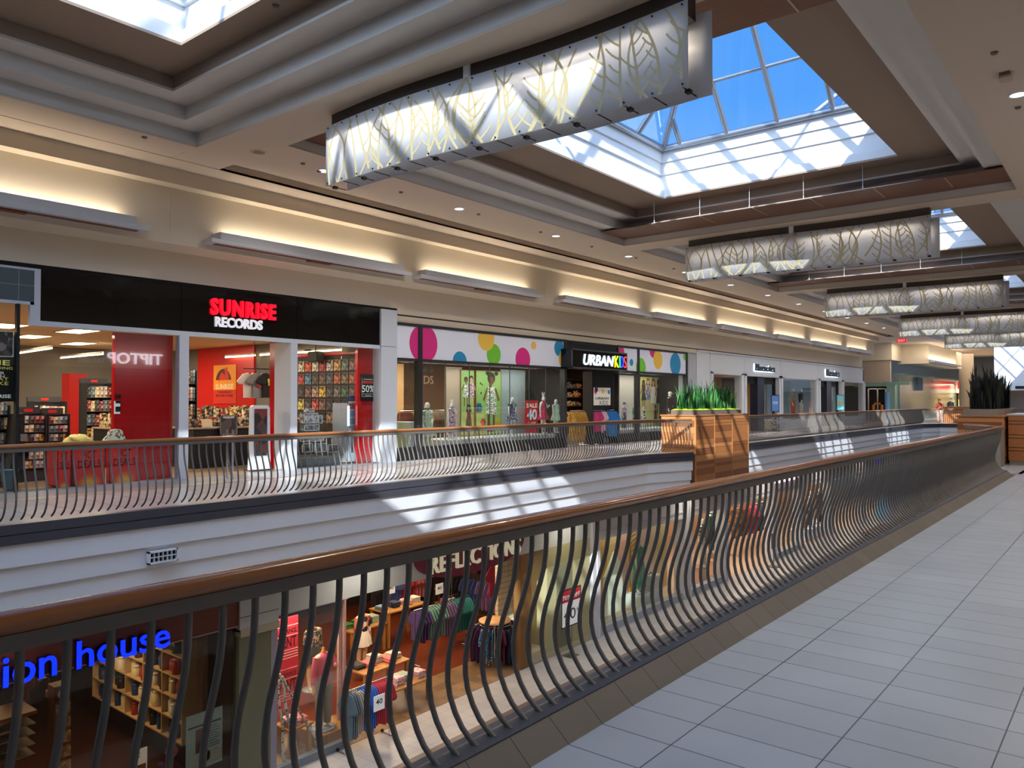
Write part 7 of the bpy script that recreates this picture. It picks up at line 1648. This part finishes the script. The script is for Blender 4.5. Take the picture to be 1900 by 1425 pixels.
for i, (Y_, zr_, ms, lab) in enumerate(((17.7, ZF+2.3, [cols2[0], mat('bk_cerise', (150, 36, 70), .8), cols2[3]], 'upper'), (17.7, ZF+1.25, [cols2[3], cols2[1], mat('bk_lilac', (150, 110, 160), .8), cols2[2]], 'lower'))):
    tt = thing('wall_rail', '%s rail of dark and red clothes on the brown side wall of the lower shop' % lab, 'clothes rail', (-15.2, Y_, zr_))
    mb = MB(); mb.cyl((-17, Y_, zr_), (-13.2, Y_, zr_), .013, 8); mb.build('rail', chrome, tt)
    mb = MB(); 
    for x in (-16.6, -13.6): mb.cyl((x, Y_, zr_), (x, 18.25, zr_), .01, 6)
    mb.build('wall_bracket', chrome, tt)
    for k in range(22):
        mb = MB(); shirt(mb, (-16.9+.165*k, Y_, zr_-.05), .44, .82, dirr=YR, thick=.04, sleeve=.1); tag(mb.build('hanging_garment', ms[(k//4) % len(ms)]), 'garment on the %s rail of the brown side wall in the lower shop' % lab, 'clothing', 'garments on the %s side rail' % lab)
lamp_area((-12.9, 9.1, -2.27), .5, 1.2, 40, (1, .86, .7))  # added lamp without a fitting, to lift the dim pink window mannequin
# right display bay
a, b = lx(966), lx(986)
mb = MB(); mb.box(XL-.22, XL, a, b, ZF, ZH); struct(mb.build('wall_left', mat('brown_jamb', (120, 84, 40), .6), keep=True))
mb = MB(); mb.box(XL-1.2, XL-1.1, lx(986), lx(1030), ZF+.3, -2.3); struct(mb.build('wall_left', tile_mat('slat_wall', (210, 196, 170), (120, 100, 80), 4, .14, axes='YZ', mortar=.012, rough=.5), keep=True))
mb = MB(); mb.box(XL-1.2, XL-.0, lx(1015), lx(1094), ZF, ZH+.0); struct(mb.build('wall_left', oli2, keep=True))
mb = MB(); mb.box(XL-.6, XL+.02, lx(1013), lx(1094), ZF, ZF+.16); mb.box(XL-1.1, XL-.02, lx(986), lx(1015), ZF, ZF+.3); struct(mb.build('trim_34', mat('plinth_cream', (176, 166, 134), .6), keep=True))
mb = MB(); mb.box(XL, XL+.03, lx(1032), lx(1060), ZF+.16, ZH-.5); struct(mb.build('trim_35', olive, keep=True))
pp = onX(1000, 1150, -12.5); mannequin('headless mannequin in white top, pale jacket and jeans in the niche beside the olive pillar', (-12.55, pp.y, ZF+.32), 1.7, REST, 'nrC', [('top', mat('fab_pale_aqua', (196, 220, 214), .8), 'jacket', True), ('trousers', mat('fab_denim', (36, 60, 110), .8), 'trousers', False)], kid=False, headless=True, m=skin_m)
Xq = XL+.35; a, b = onX(1041, 1130, Xq).y, onX(1077, 1130, Xq).y; zt, zm, zb = onX(1041, 1097, Xq).z, onX(1041, 1121, Xq).z, onX(1041, 1168, Xq).z; w = b-a
poster('sale_sign', 'red and white 70% OFF sign on a stand beside the olive pillar', 'sign', (Xq, a, zb), YR, w, zt-zb, inkwht, [('red_panel', red2, R_(0, zm-zb, w, zt-zm)), ('red_lettering', mat('ink_cream', (244, 226, 220), .5), T_('70% OFF', .04, zm-zb+.06, w-.08, .12, .015, d=.006)), ('number', mat('thin_black', (40, 40, 44), .5), T_('40', .12*w, .18, w*.6, .28)), ('percent', mat('thin_black', (40, 40, 44), .5), T_('%', .78*w, .3, w*.14, .12))], frame=(blackm, .025))
mb = MB(); mb.cyl((Xq-.01, (a+b)/2, ZF+.02), (Xq-.01, (a+b)/2, zb), .012, 8); mb.box(Xq-.2, Xq+.15, (a+b)/2-.2, (a+b)/2+.2, ZF, ZF+.02); tag(mb.build('sign_stand', chrome), 'chrome stand with square foot under the 70% OFF sign', 'stand')
# --- white-columned shopfront beyond ---
wcol = mat('white_pilaster', (206, 206, 210), .5)
ye = 60.0
bays = [(lx(1110), lx(1266)), (lx(1280), lx(1342)), (lx(1349), lx(1432)), (lx(1440), lx(1484)), (lx(1489), lx(1540)), (lx(1545), lx(1600)), (lx(1606), lx(1640))]
mb = MB(); prev = lx(1096); ZT = -1.4; zh2 = onX(1107, 1003, XL).z
for a, b in bays:
    mb.box(XL-.3, XL+.05, prev, a, ZF, ZT); mb.box(XL-.3, XL+.02, a, b, zh2, ZT); mb.box(XL-.3, XL+.06, a, b, zh2, zh2+.07); mb.box(XL-.3, XL+.06, a, b, zh2+.2, zh2+.24)
    for q in (prev, a-.14): mb.box(XL+.05, XL+.08, q, q+.14 if q+.14 < a else a, ZF, ZT)
    prev = b
mb.box(XL-.3, XL+.05, prev, ye, ZF, ZT); struct(mb.build('wall_left', wcol, keep=True))
mb = MB()
for a, b in (bays[0], bays[1], bays[3]): mb.box(XL-.2, XL+.03, a, b, ZF, ZF+.22)
struct(mb.build('trim_36', mat('sill_pale', (160, 168, 176), .5), keep=True))
for a, b in (bays[0], bays[1], bays[3]): pane(a, b, ZF+.22, zh2, X=XL-.05, name='window_shop')
mb = MB(); mb.box(-18.2, -18, 18.4, ye, ZF, -1.6); struct(mb.build('wall_left', mat('peach_wall', (222, 178, 130), .7, noise=.1, nscale=.7), keep=True))
mb = MB(); mb.box(-18, XL-.2, 18.4, ye, -2.0, -1.9); struct(mb.build('ceiling', mat('cream_ceiling', (214, 200, 180), .7), keep=True))
mb = MB(); mb.box(-18, XL, 18.4, ye, ZF, ZF+.006); struct(mb.build('floor', mat('peach_floor', (206, 176, 150), .35, noise=.04), keep=True))
for y in (21.5, 25.8, 29.5, 33.5, 38, 43, 49, 55): lamp_area((-13.6, y, -2.08), 1.4, 2.2, 75, (1, .86, .68))
# striped backdrop screens of the first window
a, b = bays[0]; sc = [(226, 200, 190), (214, 190, 120), (228, 216, 190), (206, 160, 60), (222, 204, 150), (230, 196, 186), (216, 210, 150), (232, 214, 200), (222, 206, 170), (206, 190, 140)]
n = len(sc)
for i, c in enumerate(sc):
    y0_, y1_ = a-.1+(b-a+1.6)*i/n, a-.1+(b-a+1.6)*(i+1)/n
    mb = MB(); mb.box(-13.4, -13.36+.02*(i % 2), y0_, y1_, ZF+.01, -2.02); tag(mb.build('backdrop_screen', mat('screen_%d' % i, c, .7)), 'tall pastel backdrop strip in the first window of the white-columned shopfront, %s from the left' % ORD[i], 'screen', 'pastel backdrop strips')
p = onX(1186, 1110, -12.6); mannequin('mannequin with emerald green dress in the pastel window', (-12.6, p.y, ZF+.5), 1.78, REST, 'zaA', [('longdress', mat('fab_emerald', (20, 140, 100), .6), 'dress', False)], kid=False)
mb = MB(); mb.bbox(-12.9, -12.3, p.y-.35, p.y+.35, ZF+.01, ZF+.48, .01); tag(mb.build('display_cube', mat('cube_pale', (206, 214, 200), .4)), 'pale cube under the emerald-dress mannequin', 'display cube')
mb = MB(); q = onX(1208, 1130, -12.5); mb.bbox(-12.8, -12.25, q.y-.22, q.y+.28, ZF+.01, ZF+1.0, .01); tag(mb.build('display_cube', mat('cube_white', (220, 220, 216), .4)), 'tall white cube right of the emerald-dress mannequin', 'display cube')
q = onX(1206, 1092, -12.5); mb = MB(); mb.tube([(-12.5, q.y-.1, ZF+1.02), (-12.5, q.y+.05, ZF+1.06), (-12.45, q.y+.12, ZF+1.02)], .03, 8, rs=[.02, .035, .01]); tag(mb.build('shoe', blackm), 'black shoe on the tall white cube', 'shoe')
q = onX(1140, 1100, -12.9); mb = MB(); mb.prism([(-.5, 0), (.5, 0), (.5, 1.3), (.1, 1.9), (-.5, 1.2)], (-13.0, q.y, ZF+.01), YR, UP, (1, 0, 0), .1); tag(mb.build('house_prop', mat('prop_mint', (222, 232, 206), .6, emit=.1)), 'pale mint house-shaped prop in the pastel window', 'prop')
q = onX(1178, 1000, -13.0); mb = MB()
for k in range(9): mb.prism([(0, 0), (.5-.03*k, .12), (.5-.03*k, .18), (0, .06)], (-13.0, q.y-.3, q.z-.9+.16*k), YR, UP, (1, 0, 0), .02)
mb.box(-13.02, -13.0, q.y-.35, q.y-.25, ZF+.02, -2.1); tag(mb.build('paper_fan', mat('prop_ochre', (206, 146, 30), .6)), 'ochre pleated paper decoration behind the emerald-dress mannequin', 'decoration')
for i, (px_, X, top, bot, lab, k1) in enumerate(((1304, -12.5, floral, fold['white'], 'mannequin in black floral blouse in the second white-columned window', 'top'), (1320, -13.4, mat('fab_forest', (40, 90, 66), .8), mat('fab_black', (26, 24, 28), .8), 'mannequin in forest green top and black trousers in the second window', 'top'), (1335, -12.5, mat('fab_magenta', (206, 30, 90), .7), mat('fab_wine', (150, 30, 70), .8), 'mannequin in magenta coat in the second window', 'top'))):
    p = onX(px_, 1000, X); mannequin(lab, (X, p.y, ZF+.62), 1.8, [HIP, REST, CHEST][i], 'zb%d' % i, [(k1, top, 'top', True), ('trousers', bot, 'trousers', False)], kid=False)
    mb = MB(); mb.bbox(X-.35, X+.1, p.y-.25, p.y+.25, ZF+.01, ZF+.60, .01); tag(mb.build('display_cube', mat('cube_peach', (216, 170, 140), .4)), 'peach cube under the %s' % lab.split(' in the second')[0].replace('mannequin in ', '')+' mannequin', 'display cube')
cj = [patch_mat('jk_brown', [(120, 84, 40), (90, 60, 30), (160, 120, 60)], 14), mat('jk_red', (170, 70, 60), .8), mat('jk_rose', (190, 70, 100), .8), mat('jk_grey', (70, 74, 84), .8), mat('jk_navy', (26, 30, 60), .8)]
a, b = onX(1362, 980, -13.6).y, onX(1422, 980, -13.6).y
clothes_rack('rail of brown, rose and navy jackets in the open bay of the white-columned shop', -13.6, a, b, onX(1390, 938, -13.6).z, cj, 26, 'hanging_jacket', lambda i, m: '%s jacket on the rail in the open bay of the white-columned shop' % {'jk_brown': 'brown patterned', 'jk_red': 'brick red', 'jk_rose': 'rose', 'jk_grey': 'grey', 'jk_navy': 'navy'}[m.name], 'jackets on the open bay rail', gh=1.15, w=.5, z0=ZF+.006)
p = onX(1440, 1000, XL+.6); t = thing('sign_holder', 'slim dark sign holder standing before the open bay of the white-columned shop', 'sign holder', (XL+.5, p.y, ZF))
mb = MB(); mb.box(XL+.48, XL+.5, p.y-.22, p.y+.22, ZF+.75, ZF+1.35); mb.build('frame', steel, t); mb = MB(); mb.cyl((XL+.49, p.y, ZF+.02), (XL+.49, p.y, ZF+.75), .02, 8); mb.lathe([(.25, 0), (.25, .02), (0, .02)], (XL+.49, p.y, ZF), 20); mb.build('stand', steel, t)
w0, w1 = onX(1440, 910, XL+.1).y, onX(1482, 900, XL+.1).y; zz = onX(1440, 905, XL+.1).z
mb = MB(); text_mb(mb, 'Reitmans', (XL+.03, w0, -1.92), YR, UP, w1-w0, .42, .06, bold=.03); tag(mb.build('shop_sign', mat('pink_white_letter', (246, 214, 236), .4, emit=1.6)), 'pinkish white lit letters above the far lower shopfront', 'sign')
fm = [('mannequin in orange patterned outfit far along the lower floor', 1490, floral, 'fab_orange', (206, 130, 50)), ('mannequin in cream jumper far along the lower floor', 1503, fold['white'], 'fab_navy2', (36, 44, 80)), ('mannequin in maroon coat far along the lower floor', 1520, mat('fab_wine2', (96, 30, 40), .8), 'fab_wine3', (80, 30, 40)), ('mannequin in dark purple dress far along the lower floor', 1531, mat('fab_purple', (60, 36, 60), .8), 'fab_purple2', (50, 30, 50))]
for i, (lab, px_, m, n2, c2) in enumerate(fm):
    p = onX(px_, 960, -12.6); mannequin(lab, (-12.6, p.y, ZF+.5), 1.8, [HIP, REST, CHEST, REST][i], 'zc%d' % i, [('top', mat('fab_amber', (214, 140, 50), .8) if i == 0 else m, 'top', True), ('trousers', mat(n2, c2, .8), 'trousers', False)], kid=False)
mb = MB(); mb.bbox(-13.2, -12.36, onX(1484, 960, -12.6).y, onX(1540, 960, -12.6).y, ZF+.01, ZF+.49, .01); tag(mb.build('display_platform', white), 'white platform carrying the row of distant lower-floor mannequins', 'platform')
p = onX(1627, 925, -11.9); mb = MB(); mb.lathe([(.45, 0), (.35, .5), (.12, 1.6), (.05, 1.9)], (-11.6, p.y, ZF), 20); tag(mb.build('blue_gown', mat('pale_blue_lit', (120, 190, 230), .5, emit=.3)), 'pale glowing blue flared shape far along the lower floor', 'display')
p = onX(1632, 850, XL+.1); mb = MB(); mb.box(XL+.02, XL+.1, p.y-.2, p.y+.5, p.z-.3, p.z+.3); tag(mb.build('blue_sign', bl), 'tiny deep blue lit sign far along the lower shopfronts', 'sign')
# bench on the lower floor
p = onZ(1630, 1000, ZF); t = thing('lower_bench', 'brown bench on the lower floor glimpsed between the near balusters', 'bench', (p.x, p.y, ZF))
mb = MB(); mb.bbox(p.x-.3, p.x+.3, p.y-1.6, p.y+1.6, ZF+.42, ZF+.5, .01); mb.build('seat', plank_d, t)
for s in (-1.4, 1.4): mb = MB(); mb.box(p.x-.25, p.x+.25, p.y+s-.04, p.y+s+.04, ZF, ZF+.42); mb.build('leg', blackm, t)
for y in (3, 10, 17, 24, 31, 38, 45, 52): lamp_area((-11.4, y, -1.52), .5, 1.2, 14, (1, .9, .76))
